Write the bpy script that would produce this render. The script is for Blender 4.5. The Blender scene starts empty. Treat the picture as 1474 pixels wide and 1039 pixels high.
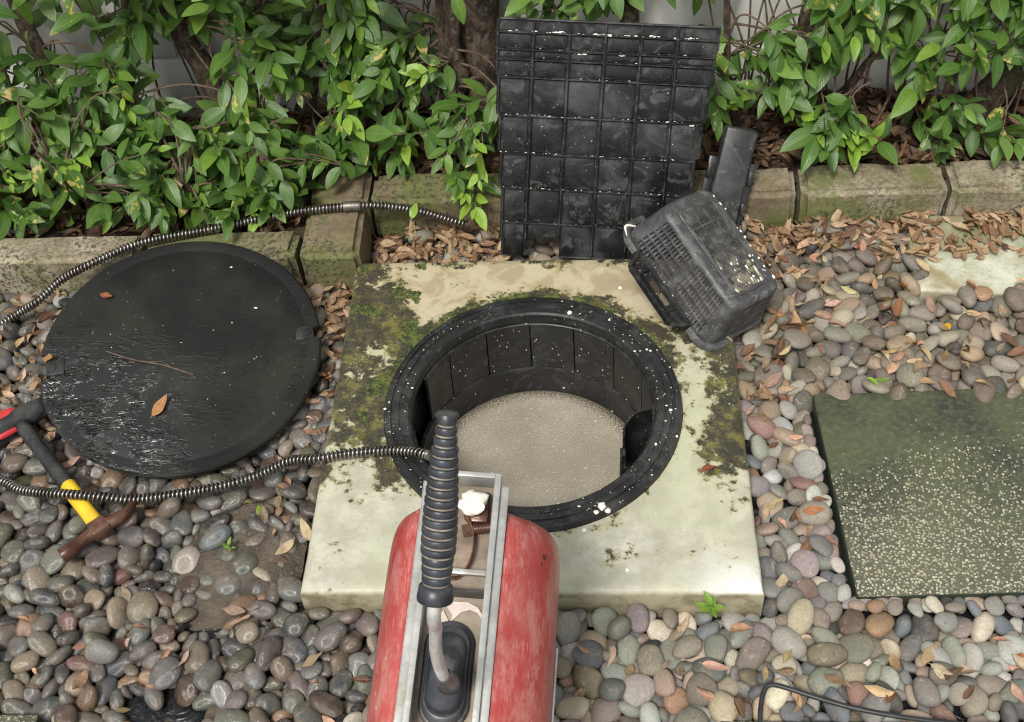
import bpy, bmesh, math, random
import numpy as np
from mathutils import Vector, Matrix, Euler, Quaternion, noise as mnoise
R=math.radians
rng=random.Random(11)
S=bpy.context.scene; COL=S.collection

# ---------------------------------------------------------------- camera
CAM=Vector((0.11388626560372284,-1.5692243723575383,1.931651318592545)); YAW,PIT,ROL=-0.09717995540931165,0.8477572926066704,-0.08443411498208216
FPX=1684.618
def cam_axes():
    cy,sy,cp,sp=math.cos(YAW),math.sin(YAW),math.cos(PIT),math.sin(PIT)
    f=Vector((sy*cp,cy*cp,-sp)); r=Vector((cy,-sy,0)); u=r.cross(f)
    c,s=math.cos(ROL),math.sin(ROL)
    return r*c+u*s, -r*s+u*c, f
AX_R,AX_U,AX_F=cam_axes()
cd=bpy.data.cameras.new('camera'); cam=bpy.data.objects.new('camera',cd); COL.objects.link(cam)
cam.matrix_world=Matrix.Translation(CAM)@Matrix((AX_R,AX_U,-AX_F)).transposed().to_4x4()
cd.sensor_width=36; cd.lens=FPX/1474*36; cd.clip_start=.05; cd.clip_end=200
cd.dof.use_dof=True; cd.dof.focus_distance=2.25; cd.dof.aperture_fstop=20
S.camera=cam

# ---------------------------------------------------------------- light
SUN_EL,SUN_AZ=58,200            # elevation, azimuth (from +Y clockwise): high, behind and right of the camera
w=bpy.data.worlds.new('World'); S.world=w; w.use_nodes=True
wn=w.node_tree; bg=wn.nodes['Background']
sky=wn.nodes.new('ShaderNodeTexSky'); sky.sky_type='NISHITA'; sky.sun_disc=False
sky.sun_elevation=R(SUN_EL); sky.sun_rotation=R(SUN_AZ); sky.dust_density=3; sky.air_density=1
hs=wn.nodes.new('ShaderNodeHueSaturation'); hs.inputs['Saturation'].default_value=.12   # overcast: a grey sky
wn.links.new(sky.outputs[0],hs.inputs['Color']); wn.links.new(hs.outputs[0],bg.inputs['Color'])
bg.inputs['Strength'].default_value=.080
sl=bpy.data.lights.new('sun','SUN'); sl.energy=1.5; sl.angle=R(12); sl.color=(1,.965,.91)
so=bpy.data.objects.new('sun',sl); COL.objects.link(so)
d=Vector((math.sin(R(SUN_AZ))*math.cos(R(SUN_EL)),math.cos(R(SUN_AZ))*math.cos(R(SUN_EL)),math.sin(R(SUN_EL))))
so.rotation_euler=d.to_track_quat('Z','Y').to_euler()
vs=S.view_settings; vs.view_transform='Standard'; vs.look='None'; vs.gamma=1; vs.use_curve_mapping=False
vs.exposure=0.98
S.cycles.filter_width=1.15

# ---------------------------------------------------------------- helpers
def ray(px,py):
    return AX_F+AX_R*((px-737)/FPX)-AX_U*((py-519.5)/FPX)
def atz(px,py,z):
    """the point of the horizontal plane z that the photograph shows at pixel px,py"""
    d=ray(px,py); return CAM+d*((z-CAM.z)/d.z)
def aty(px,py,y):
    d=ray(px,py); return CAM+d*((y-CAM.y)/d.y)
def tag(o,label=None,cat=None,group=None,kind=None):
    if label: o['label']=label
    if cat: o['category']=cat
    if group: o['group']=group
    if kind: o['kind']=kind
    return o
def thing(name,label,cat,loc=(0,0,0),rot=(0,0,0),group=None):
    o=bpy.data.objects.new(name,None); COL.objects.link(o); o.location=loc; o.rotation_euler=rot
    o.empty_display_size=.05
    return tag(o,label,cat,group)
def link(name,me,mat=None,parent=None,loc=None,rot=None):
    o=bpy.data.objects.new(name,me); COL.objects.link(o)
    if mat and not me.materials: me.materials.append(mat)
    if parent: o.parent=parent
    if loc is not None: o.location=loc
    if rot is not None: o.rotation_euler=rot
    return o
class MB:
    """collects shapes into one mesh"""
    def __init__(s): s.bm=bmesh.new()
    def box(s,c,size,rot=None,bevel=0,seg=2,mat=None,taper=None):
        r=bmesh.ops.create_cube(s.bm,size=1); vs=r['verts']
        for v in vs:
            k=1.0
            if taper and v.co.z>0: k=taper
            v.co=Vector((v.co.x*size[0]*k,v.co.y*size[1]*k,v.co.z*size[2]))
        if bevel:
            es=list({e for v in vs for e in v.link_edges})
            o=bmesh.ops.bevel(s.bm,geom=es,offset=bevel,segments=seg,affect='EDGES',profile=.5)
            vs=list({v for f in o['faces'] for v in f.verts}|{v for v in vs if v.is_valid})
        M=Matrix.Translation(Vector(c))@((rot if isinstance(rot,Matrix) else Euler(rot).to_matrix().to_4x4()) if rot is not None else Matrix())
        if mat is not None: M=mat@M
        for v in vs: v.co=M@v.co
        return s
    def tube(s,pts,rad,seg=10,cap=True,sx=1.0):
        pts=[Vector(p) for p in pts]; n=len(pts)
        rad=rad if hasattr(rad,'__len__') else [rad]*n
        T=[(pts[min(i+1,n-1)]-pts[max(i-1,0)]).normalized() for i in range(n)]
        a=T[0].orthogonal().normalized(); rings=[]
        for i in range(n):
            a=(a-T[i]*a.dot(T[i])); a=a.normalized() if a.length>1e-6 else T[i].orthogonal().normalized(); b=T[i].cross(a)
            rings.append([s.bm.verts.new(pts[i]+(a*math.cos(t)*sx+b*math.sin(t))*rad[i]) for t in [2*math.pi*k/seg for k in range(seg)]])
        for i in range(n-1):
            for k in range(seg):
                s.bm.faces.new((rings[i][k],rings[i][(k+1)%seg],rings[i+1][(k+1)%seg],rings[i+1][k]))
        if cap:
            s.bm.faces.new(rings[0][::-1]); s.bm.faces.new(rings[-1])
        return s
    def lathe(s,prof,seg=64,a0=0,a1=2*math.pi,mat=None,close=False):
        full=abs(a1-a0-2*math.pi)<1e-6; n=seg if full else seg+1
        rings=[]
        for i in range(n):
            t=a0+(a1-a0)*i/seg; c,sn=math.cos(t),math.sin(t)
            rings.append([s.bm.verts.new((mat@Vector((r*c,r*sn,z))) if mat else (r*c,r*sn,z)) for r,z in prof])
        m=len(prof)
        for i in range(seg):
            A,B=rings[i],rings[(i+1)%n]
            for k in range(m if close else m-1):
                s.bm.faces.new((A[k],B[k],B[(k+1)%m],A[(k+1)%m]))
        if close and not full:
            s.bm.faces.new(rings[0]); s.bm.faces.new(rings[-1][::-1])
        return s
    def prism(s,poly,z0,z1,mat=None):
        f=lambda p,z:(mat@Vector((p[0],p[1],z))) if mat else Vector((p[0],p[1],z))
        a=[s.bm.verts.new(f(p,z0)) for p in poly]; b=[s.bm.verts.new(f(p,z1)) for p in poly]
        n=len(poly); s.bm.faces.new(a[::-1]); s.bm.faces.new(b)
        for i in range(n): s.bm.faces.new((a[i],a[(i+1)%n],b[(i+1)%n],b[i]))
        return s
    def lump(s,c,r,seed=0,sub=2,sq=(1,1,1),amp=.35):
        o=bmesh.ops.create_icosphere(s.bm,subdivisions=sub,radius=1)
        for v in o['verts']:
            k=1+amp*mnoise.noise(v.co*1.7+Vector((seed*3.1,seed*1.7,seed)))
            v.co=Vector(c)+Vector((v.co.x*sq[0],v.co.y*sq[1],v.co.z*sq[2]))*r*k
        return s
    def mesh(s,name,smooth=40):
        bmesh.ops.recalc_face_normals(s.bm,faces=s.bm.faces)
        if smooth:
            for f in s.bm.faces: f.smooth=True
            for e in s.bm.edges:
                if len(e.link_faces)==2 and e.calc_face_angle(0)>R(smooth): e.smooth=False
        me=bpy.data.meshes.new(name); s.bm.to_mesh(me); s.bm.free(); return me
    def build(s,name,mat,parent=None,smooth=40,loc=None,rot=None):
        return link(name,s.mesh(name,smooth),mat,parent,loc,rot)
def spline(pts,n):
    """Catmull-Rom through pts, n points per span"""
    P=[Vector(p) for p in pts]; P=[P[0]*2-P[1]]+P+[P[-1]*2-P[-2]]; out=[]
    for i in range(1,len(P)-2):
        a,b,c,d=P[i-1],P[i],P[i+1],P[i+2]
        for k in range(n):
            t=k/n; out.append(.5*((2*b)+(c-a)*t+(2*a-5*b+4*c-d)*t*t+(-a+3*b-3*c+d)*t**3))
    out.append(P[-2]); return out

# ---------------------------------------------------------------- materials
class Mat:
    def __init__(s,name):
        s.m=bpy.data.materials.new(name); s.m.use_nodes=True; s.t=s.m.node_tree; s.N=s.t.nodes; s.L=s.t.links
        s.p=s.N['Principled BSDF']; s.out=s.N['Material Output']
        s.tc=s.N.new('ShaderNodeTexCoord'); s.obj=s.tc.outputs['Object']; s.uv=s.tc.outputs['UV']
    def put(s,sock,v):
        if isinstance(v,bpy.types.NodeSocket): s.L.new(v,sock)
        elif isinstance(v,(tuple,list)) and len(v)==3 and sock.type=='RGBA': sock.default_value=(*v,1)
        else: sock.default_value=v
    def noise(s,scale,vec=None,detail=4,rough=.55,dist=0,col=False):
        n=s.N.new('ShaderNodeTexNoise'); s.put(n.inputs['Vector'],vec or s.obj); n.inputs['Scale'].default_value=scale
        n.inputs['Detail'].default_value=detail; n.inputs['Roughness'].default_value=rough; n.inputs['Distortion'].default_value=dist
        return n.outputs['Color' if col else 'Fac']
    def voro(s,scale,vec=None,feature='F1',out='Distance',rnd=1):
        n=s.N.new('ShaderNodeTexVoronoi'); n.feature=feature; s.put(n.inputs['Vector'],vec or s.obj); n.inputs['Scale'].default_value=scale
        n.inputs['Randomness'].default_value=rnd
        return n.outputs[out]
    def ramp(s,fac,stops,interp='LINEAR'):
        n=s.N.new('ShaderNodeValToRGB'); s.put(n.inputs[0],fac); e=n.color_ramp.elements; n.color_ramp.interpolation=interp
        while len(e)<len(stops): e.new(.5)
        for k,(p,c) in enumerate(stops):
            e[k].position=p; e[k].color=(*c,1) if hasattr(c,'__len__') else (c,c,c,1)
        return n.outputs[0]
    def mr(s,v,a,b,c=0.,d=1.,smooth=True):
        n=s.N.new('ShaderNodeMapRange'); n.interpolation_type='SMOOTHSTEP' if smooth else 'LINEAR'; n.clamp=True
        s.put(n.inputs[0],v)
        for i,x in enumerate((a,b,c,d)): n.inputs[1+i].default_value=x
        return n.outputs[0]
    def mix(s,f,a,b,blend='MIX'):
        n=s.N.new('ShaderNodeMix'); n.data_type='RGBA'; n.blend_type=blend; n.clamp_factor=True
        s.put(n.inputs[0],f); s.put(n.inputs[6],a); s.put(n.inputs[7],b); return n.outputs[2]
    def ma(s,op,a,b=0.,c=0.):
        n=s.N.new('ShaderNodeMath'); n.operation=op
        for i,x in enumerate((a,b,c)): s.put(n.inputs[i],x)
        return n.outputs[0]
    def vec(s,op,a,b=(0,0,0)):
        n=s.N.new('ShaderNodeVectorMath'); n.operation=op; s.put(n.inputs[0],a); s.put(n.inputs[1],b); return n.outputs['Value' if op in('LENGTH','DISTANCE') else 0]
    def xyz(s,v=None):
        n=s.N.new('ShaderNodeSeparateXYZ'); s.put(n.inputs[0],v or s.obj); return n.outputs
    def bump(s,h,strength=.5,dist=.01,normal=None):
        n=s.N.new('ShaderNodeBump'); n.inputs['Strength'].default_value=strength; n.inputs['Distance'].default_value=dist
        s.put(n.inputs['Height'],h)
        if normal: s.put(n.inputs['Normal'],normal)
        return n.outputs[0]
    def info(s,o): 
        if not hasattr(s,'_oi'): s._oi=s.N.new('ShaderNodeObjectInfo')
        return s._oi.outputs[o]
    def attr(s,name,out='Color'):
        n=s.N.new('ShaderNodeAttribute'); n.attribute_name=name; return n.outputs[out]
    def set(s,col=None,rough=None,normal=None,**k):
        if col is not None: s.put(s.p.inputs['Base Color'],col)
        if rough is not None: s.put(s.p.inputs['Roughness'],rough)
        if normal is not None: s.put(s.p.inputs['Normal'],normal)
        for a,b in k.items(): s.put(s.p.inputs[a.replace('_',' ')],b)
        return s.m
    def translucent(s,col,f):
        t=s.N.new('ShaderNodeBsdfTranslucent'); s.put(t.inputs['Color'],col); x=s.N.new('ShaderNodeMixShader'); x.inputs[0].default_value=f
        s.L.new(s.p.outputs[0],x.inputs[1]); s.L.new(t.outputs[0],x.inputs[2]); s.L.new(x.outputs[0],s.out.inputs['Surface'])

def m_slab():
    m=Mat('slab_concrete'); x,y,z=m.xyz()[0:3]
    big=m.noise(7,detail=6,rough=.62); fine=m.noise(60,detail=5); mid=m.noise(18,detail=5,rough=.6)
    tanb=m.mr(y,.05,.32)
    clean=m.mix(m.mr(mid,.35,.7),(.38,.37,.285),(.55,.54,.45))
    clean=m.mix(m.mr(m.noise(4.5,detail=5),.42,.66,0,.7),clean,(.42,.43,.27)); clean=m.mix(m.mr(m.noise(42,detail=6,rough=.75),.50,.68,0,.5),clean,(.38,.36,.22)); clean=m.mix(m.ma('MULTIPLY',m.mr(x,.26,.42),m.mr(m.ma('ADD',y,m.ma('MULTIPLY',mid,.12)),-.29,-.37)),clean,(.72,.715,.67))
    tan=m.mix(m.mr(m.noise(13,detail=5,dist=.6),.44,.56),(.46,.385,.25),(.33,.26,.15))
    base=m.mix(m.ma('MULTIPLY',tanb,.85),clean,tan)
    # moss and black algae: the left side, the right edge, along the ring
    L=m.ma('MULTIPLY',m.mr(x,-.20,-.35,0,.72),m.mr(y,-.34,-.10))
    L2=m.ma('MULTIPLY',m.mr(x,-.05,-.25,0,.75),m.ma('MULTIPLY',m.mr(y,-.30,-.17),m.mr(y,-.05,-.15)))
    Rr=m.ma('MULTIPLY',m.mr(x,.27,.40,0,.68),m.ma('MULTIPLY',m.mr(y,-.30,-.10),m.mr(y,.33,.2)))
    rad=m.vec('LENGTH',m.vec('MULTIPLY',m.obj,(1,1,0)))
    Ri=m.ma('MULTIPLY',m.mr(rad,.385,.325,0,.70),m.mr(y,-.20,.12,.35,1))
    B=m.mr(y,.39,.45,0,.5)
    bias=m.ma('MAXIMUM',m.ma('MAXIMUM',L,Rr),m.ma('MAXIMUM',m.ma('MAXIMUM',Ri,B),L2))
    nz=m.ma('ADD',m.ma('MULTIPLY_ADD',big,2.3,-1.15),m.ma('ADD',m.ma('ADD',m.ma('MULTIPLY_ADD',m.noise(3.2,detail=3,dist=.4),1.3,-.65),m.ma('MULTIPLY_ADD',m.noise(34,detail=6,rough=.75),1.5,-.75)),m.ma('MULTIPLY_ADD',fine,.9,-.45)))
    v=m.ma('ADD',bias,nz)
    mask=m.mr(v,.40,.62); halo=m.mr(v,.22,.56)
    moss=m.ramp(m.noise(26,detail=6,rough=.65),[(.3,(.010,.009,.007)),(.47,(.024,.021,.010)),(.55,(.060,.052,.018)),(.62,(.14,.125,.022)),(.68,(.045,.070,.018)),(.8,(.22,.20,.07))])
    base=m.mix(m.ma('MULTIPLY',halo,.55),base,(.36,.33,.13))
    col=m.mix(m.ma('MULTIPLY',mask,.96),base,moss)
    sp=m.mr(m.voro(55),.10,.04); col=m.mix(m.ma('MULTIPLY',sp,.5),col,(.10,.08,.05))
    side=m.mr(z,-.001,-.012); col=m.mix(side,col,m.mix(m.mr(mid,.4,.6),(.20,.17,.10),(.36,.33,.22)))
    pit=m.mr(m.voro(38),.05,.02); col=m.mix(m.ma('MULTIPLY',pit,.7),col,(.14,.12,.08)); col=m.mix(m.mr(m.noise(150,detail=3,rough=.7),.56,.70,0,.35),col,(.30,.28,.20))
    h=m.ma('ADD',m.ma('MULTIPLY',mid,.6),m.ma('ADD',m.ma('MULTIPLY',fine,.3),m.ma('MULTIPLY',mask,m.noise(120,detail=3))))
    return m.set(col,m.mr(v,.3,.6,.5,.75),m.bump(h,.55,.006))
def m_plastic(name,base=.013,speck=.5,smear=.5,rough=.34,scale=1.,tint=(1,1,1),rel=.15):
    """wet black polyethylene with grease smears and pale splashes"""
    m=Mat(name); n1=m.noise(9*scale,detail=5,rough=.65,dist=.8); n2=m.noise(45*scale,detail=4)
    off=m.vec('ADD',m.obj,m.vec('MULTIPLY',m.vec('ADD',m.info('Random'),(0,0,0)),(3.7,5.1,2.3)))
    film=m.mr(m.noise(11*scale,off,detail=5,rough=.6,dist=2.2),.53,.60)
    sm=m.ma('MULTIPLY',m.ma('MAXIMUM',m.mr(n1,.45,.75),m.ma('MULTIPLY',film,m.mr(m.noise(23*scale,off,detail=5,rough=.7),.30,.65))),smear)
    c=m.mix(sm,tuple(base*t for t in tint),tuple((base*6+.015)*t for t in tint))
    d=m.voro(230*scale); clus=m.mr(m.noise(14*scale,detail=5),.46,.66)
    s1=m.ma('MULTIPLY',m.mr(d,.20,.10),m.ma('MULTIPLY',clus,speck))
    d2=m.voro(55*scale); s2=m.ma('MULTIPLY',m.mr(d2,.085,.05),min(1,speck*1.4))
    c=m.mix(m.ma('MAXIMUM',s1,s2),c,(.62,.60,.52))
    return m.set(c,m.mr(n1,.3,.75,rough-.10,rough+.22),m.bump(m.ma('ADD',n2,m.ma('MULTIPLY',s2,1.)),rel,.004),Specular_IOR_Level=.36)
def m_lid():
    m=Mat('lid_plastic'); x,y,z=m.xyz()[0:3]; n1=m.noise(6,detail=5)
    st=m.vec('MULTIPLY',m.obj,(8,36,1)); wv=m.noise(1.0,st,detail=4,rough=.6,dist=1.2)
    ridge=m.mr(m.ma('SUBTRACT',1.,m.ma('ABSOLUTE',m.ma('MULTIPLY',m.ma('SUBTRACT',wv,.5),6.))),.55,1.); ridge=m.ma('MULTIPLY',ridge,m.mr(m.noise(16,detail=3),.42,.60))
    n2=m.noise(70,detail=4)
    c=m.mix(m.mr(n1,.4,.7),(.010,.011,.010),(.021,.022,.016))
    d=m.voro(70); sp=m.ma('MULTIPLY',m.mr(d,.075,.045),m.mr(m.noise(5),.42,.6)); c=m.mix(m.ma('MULTIPLY',sp,.9),c,(.6,.58,.5))
    d2=m.voro(230); s3=m.ma('MULTIPLY',m.mr(d2,.2,.1),m.mr(m.noise(7,detail=5),.52,.68,0,.4)); c=m.mix(s3,c,(.3,.28,.2))
    rad=m.vec('LENGTH',m.vec('MULTIPLY',m.obj,(1,1,0)))
    inner=m.mr(rad,.310,.300); left=m.ma('MULTIPLY',m.mr(x,.16,-.14),m.mr(m.ma('ADD',y,m.ma('MULTIPLY',n1,.12)),.17,-.11))
    h=m.ma('ADD',m.ma('MULTIPLY',m.ma('MULTIPLY',ridge,inner),m.ma('MULTIPLY_ADD',left,1.0,.05)),m.ma('MULTIPLY',n2,.12))
    return m.set(c,m.ma('MULTIPLY_ADD',n1,.2,m.mr(left,0,1,.46,.12)),m.bump(h,.8,.006),Specular_IOR_Level=m.mr(left,0,1,.20,.85))
def m_pebble(name,stuff):
    m=Mat(name)
    if stuff: col=m.attr('pcol'); wet=m.attr('pcol','Alpha'); v=m.attr('pco','Vector')
    else: col=m.info('Color'); wet=m.info('Alpha'); v=m.vec('ADD',m.obj,m.vec('MULTIPLY',m.vec('ADD',m.info('Random'),(0,0,0)),(37,61,23)))
    n1=m.noise(1.1,v,detail=5,rough=.6); n2=m.noise(7,v,detail=6,rough=.7); n3=m.noise(2.6,v,detail=4,dist=1.)
    c=m.mix(m.mr(n1,.38,.66,0,.55),col,m.mix(.55,col,(.30,.23,.15)),'MIX')
    c=m.mix(m.mr(n2,.35,.7,0,.45),c,m.mix(1.,c,(.45,.45,.45),'MULTIPLY'))
    c=m.mix(m.mr(n3,.60,.72,0,.5),c,m.mix(.6,c,(.55,.52,.45)))
    ve=m.mr(m.ma('ABSOLUTE',m.ma('SUBTRACT',m.noise(.9,v,detail=2,dist=.8),.5)),.012,.004); c=m.mix(m.ma('MULTIPLY',ve,m.mr(n1,.56,.62,0,.38)),c,(.50,.47,.42)); c=m.mix(m.mr(m.noise(2.1,v,detail=6,rough=.75),.56,.70,0,.6),c,m.mix(1.,c,(.42,.36,.30),'MULTIPLY'))
    gt=m.mr(m.noise(16,v,detail=4,rough=.8),.55,.70,0,.45); c=m.mix(gt,c,m.mix(.5,c,(.10,.085,.065))); sp=m.mr(m.voro(7,v),.16,.08); c=m.mix(m.ma('MULTIPLY',sp,m.mr(n1,.45,.6,0,.75)),c,(.09,.075,.06))
    return m.set(c,m.ma('ADD',m.mr(wet,0,1,.55,.14),m.mr(n3,.4,.65,0,.15)),m.bump(n2,.22,.06),Specular_IOR_Level=m.mr(wet,0,1,.35,.6))
def m_leaf(name,stuff):
    m=Mat(name); u,v,_=m.xyz(m.uv)[0:3]
    r=m.attr('lrnd','Fac') if stuff else m.info('Random')
    new=m.attr('lnew','Fac') if stuff else m.info('Alpha')
    off=m.vec('ADD',m.vec('MULTIPLY',m.uv,(1,2,1)),m.vec('MULTIPLY',m.vec('ADD',r,(0,0,0)),(41,29,53)))
    n=m.noise(2.2,off,detail=4,rough=.6); nf=m.noise(14,off,detail=3)
    old=m.mix(m.mr(r,0,1,0,1,False),(.038,.108,.016),(.10,.185,.036))
    old=m.mix(m.mr(m.ma('FRACT',m.ma('MULTIPLY',r,7.3)),.6,1,0,.6),old,(.07,.13,.045))
    c=m.mix(new,old,(.26,.42,.05)); c=m.mix(m.mr(n,.35,.7,0,.45),c,m.mix(1.,c,(.55,.6,.55),'MULTIPLY'))
    mid=m.mr(m.ma('ABSOLUTE',m.ma('SUBTRACT',u,.5)),.045,.012)
    vein=m.ma('SINE',m.ma('MULTIPLY',m.ma('SUBTRACT',v,m.ma('MULTIPLY',m.ma('ABSOLUTE',m.ma('SUBTRACT',u,.5)),.5)),75.))
    c=m.mix(m.ma('MULTIPLY',mid,.55),c,(.17,.27,.07)); c=m.mix(m.mr(vein,.75,1,0,.18),c,(.14,.24,.06))
    # a few leaves with scorched or yellowed patches, pale specks on all
    bad=m.mr(m.ma('FRACT',m.ma('MULTIPLY',r,13.7)),.84,.90)
    edge=m.ma('MULTIPLY',bad,m.mr(m.noise(1.4,off,detail=3),.56,.62)); c=m.mix(edge,c,(.45,.40,.06)); 
    c=m.mix(m.ma('MULTIPLY',bad,m.mr(m.noise(1.4,off,detail=3),.62,.66)),c,(.52,.36,.22))
    c=m.mix(m.mr(m.voro(9,off),.10,.06,0,.6),c,(.40,.42,.30))
    m.set(c,m.mr(n,.3,.7,.28,.46),m.bump(m.ma('ADD',m.ma('MULTIPLY',vein,.25),m.ma('ADD',nf,m.ma('MULTIPLY',mid,-1.))),.22,.003),Specular_IOR_Level=.5)
    m.translucent(m.mix(.5,c,(.16,.30,.03)),.24); return m.m
DRIFT=[(0,(.13,.070,.036)),(.3,(.27,.160,.085)),(.55,(.40,.27,.15)),(.85,(.56,.42,.26)),(1,(.22,.10,.045))]
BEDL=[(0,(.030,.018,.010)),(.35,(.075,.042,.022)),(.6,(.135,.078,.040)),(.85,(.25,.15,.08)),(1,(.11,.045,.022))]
def m_dry(name,stuff,tone=None):
    m=Mat(name); u,v,_=m.xyz(m.uv)[0:3]
    r=m.attr('lrnd','Fac') if stuff else m.info('Random')
    off=m.vec('ADD',m.vec('MULTIPLY',m.uv,(1,2,1)),m.vec('MULTIPLY',m.vec('ADD',r,(0,0,0)),(41,29,53)))
    if stuff: c=m.ramp(r,tone)
    else: c=m.info('Color')
    n=m.noise(2.5,off,detail=5,rough=.65)
    c=m.mix(m.mr(n,.35,.7,0,.6),c,m.mix(1.,c,(.45,.38,.33),'MULTIPLY'))
    mid=m.mr(m.ma('ABSOLUTE',m.ma('SUBTRACT',u,.5)),.05,.01); c=m.mix(m.ma('MULTIPLY',mid,.4),c,(.42,.28,.16))
    m.set(c,.62,m.bump(m.noise(9,off,detail=4),.3,.004)); m.translucent(m.mix(.4,c,(.45,.22,.08)),.18); return m.m
def m_kerb():
    m=Mat('kerb_concrete'); g=m.N.new('ShaderNodeNewGeometry').outputs['Position']; x,y,z=m.xyz(g)[0:3]
    n=m.noise(8,g,detail=6,rough=.65); f=m.noise(90,g,detail=4,rough=.7); f2=m.noise(30,g,detail=5,rough=.7)
    c=m.mix(m.mr(n,.35,.65),(.18,.15,.09),(.33,.29,.20)); c=m.mix(m.mr(f,.42,.62,0,.65),c,m.mix(1.,c,(.45,.43,.40),'MULTIPLY')); c=m.mix(m.mr(m.voro(60,g),.16,.06,0,.8),c,(.04,.035,.025)); c=m.mix(m.mr(m.noise(200,g,detail=2),.6,.7,0,.6),c,(.45,.41,.30)); 
    brown_in=m.mr(x,-1.0,-.52); s2=m.mr(x,.45,.75)  # dirty brown along the middle stretch of kerb
    brown=m.ma('SUBTRACT',brown_in,s2); c=m.mix(m.ma('MULTIPLY',brown,.75),c,m.mix(m.mr(f2,.3,.7),(.085,.055,.030),(.17,.125,.07)))
    gr=m.mr(m.ma('ADD',m.noise(5,g,detail=5,rough=.6),m.ma('MULTIPLY',f,.25)),.57,.72); c=m.mix(m.ma('MULTIPLY',gr,.8),c,m.mix(f2,(.05,.085,.02),(.17,.17,.04)))
    bl=m.ma('MULTIPLY',m.mr(f,.50,.60),m.mr(m.noise(4,g,detail=4),.46,.60)); c=m.mix(m.ma('MULTIPLY',bl,.85),c,(.035,.035,.025))
    return m.set(c,.85,m.bump(m.ma('ADD',f,m.ma('MULTIPLY',n,.8)),.5,.005))
def m_step(name,dark=1.):
    m=Mat(name); g=m.N.new('ShaderNodeNewGeometry').outputs['Position']; x,y,z=m.xyz(g)[0:3]
    n=m.noise(5,g,detail=5,rough=.6); f=m.noise(70,g,detail=4,rough=.7)
    c=m.mix(m.mr(n,.38,.62),(.030,.034,.024),(.064,.076,.034)); c=m.mix(m.mr(f,.4,.7,0,.6),c,(.12,.125,.075))
    # washed aggregate shows where the moss has worn off, mostly towards the front
    worn=m.ma('ADD',m.mr(y,.0,-.38,.05,.62),m.ma('MULTIPLY',m.noise(3.5,g,detail=4),.75))
    dist_=m.vec('ADD',g,m.vec('MULTIPLY',m.noise(140,g,detail=2,col=True),(.007,.007,.007))); d=m.voro(165,dist_); cell=m.voro(165,dist_,out='Color')
    st=m.ma('MULTIPLY',m.mr(d,.50,.34),m.mr(m.ma('ADD',m.ma('MULTIPLY',m.xyz(cell)[0],.55),worn),.96,1.10))
    c=m.mix(m.mr(worn,.70,1.0,0,.32),c,(.14,.14,.095))
    c=m.mix(m.ma('MULTIPLY',st,.9),c,m.mix(m.xyz(cell)[1],(.52,.49,.36),(.27,.23,.14)))
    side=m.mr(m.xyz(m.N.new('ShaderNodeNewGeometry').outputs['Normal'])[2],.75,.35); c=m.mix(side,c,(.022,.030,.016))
    return m.set(c,.72,m.bump(m.ma('ADD',m.ma('MULTIPLY',st,.6),f),.6,.004))
def m_paleslab():
    m=Mat('pale_slab'); n=m.noise(9,detail=6,rough=.65); k=m.noise(4,detail=4)
    c=m.mix(m.mr(n,.35,.65),(.34,.34,.24),(.52,.52,.41)); c=m.mix(m.mr(m.noise(55,detail=5,rough=.8),.48,.66,0,.6),c,(.24,.23,.15)); c=m.mix(m.mr(k,.44,.60,0,.8),c,(.15,.21,.10)); c=m.mix(m.mr(m.noise(6,detail=5,dist=.5),.50,.66,0,.8),c,(.22,.17,.07))
    return m.set(c,.75,m.bump(n,.4,.004))
def m_simple(name,col,rough=.6,var=.25,scale=20,bump=.2,metal=0.,dirt=None,dirtf=.5,bd=.003):
    m=Mat(name); n=m.noise(scale,detail=5,rough=.62); c=m.mix(m.mr(n,.35,.68,0,1),tuple(x*(1-var) for x in col),tuple(min(1,x*(1+var)) for x in col))
    if dirt: c=m.mix(m.mr(m.noise(scale*.45,detail=6,rough=.7),.45,.65,0,dirtf),c,dirt)
    return m.set(c,rough,m.bump(m.noise(scale*3,detail=4),bump,bd),Metallic=metal)
def m_red():
    m=Mat('red_paint'); lo=m.vec('MULTIPLY',m.obj,(1,.40,1)); n=m.noise(30,lo,detail=8,rough=.80); n2=m.noise(6,detail=5)
    c=m.mix(m.mr(n2,.35,.7),(.34,.040,.036),(.44,.095,.08))
    c=m.mix(m.mr(n,.44,.66,0,.62),c,(.47,.25,.21))                        # dried splashes and chalked paint
    s=m.vec('MULTIPLY',m.vec('ADD',m.obj,m.vec('MULTIPLY',m.noise(3,col=True),(.05,.05,.05))),(150,15,150)); sc=m.mr(m.noise(2.2,s,detail=3),.62,.68)
    c=m.mix(m.ma('MULTIPLY',sc,.30),c,(.66,.45,.36))
    d=m.mr(m.voro(45),.14,.07,0,.7); c=m.mix(m.ma('MULTIPLY',d,m.mr(n2,.45,.6)),c,(.62,.50,.42))
    c=m.mix(m.mr(m.noise(28,detail=3),.70,.74),c,(.05,.03,.025))
    return m.set(c,m.mr(n,.4,.7,.30,.6),m.bump(n,.12,.003))
def m_bark():
    m=Mat('bark'); v=m.vec('MULTIPLY',m.obj,(1,1,.6)); n=m.noise(48,v,detail=7,rough=.72,dist=.4); k=m.noise(5,detail=4)
    c=m.ramp(n,[(.32,(.015,.009,.006)),(.48,(.060,.036,.022)),(.66,(.18,.12,.08))]); c=m.mix(m.mr(m.noise(55,detail=5,rough=.8),.48,.66,0,.6),c,(.24,.23,.15)); c=m.mix(m.mr(k,.55,.72,0,.6),c,(.07,.08,.025))
    return m.set(c,.85,m.bump(n,1.,.02))
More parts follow.
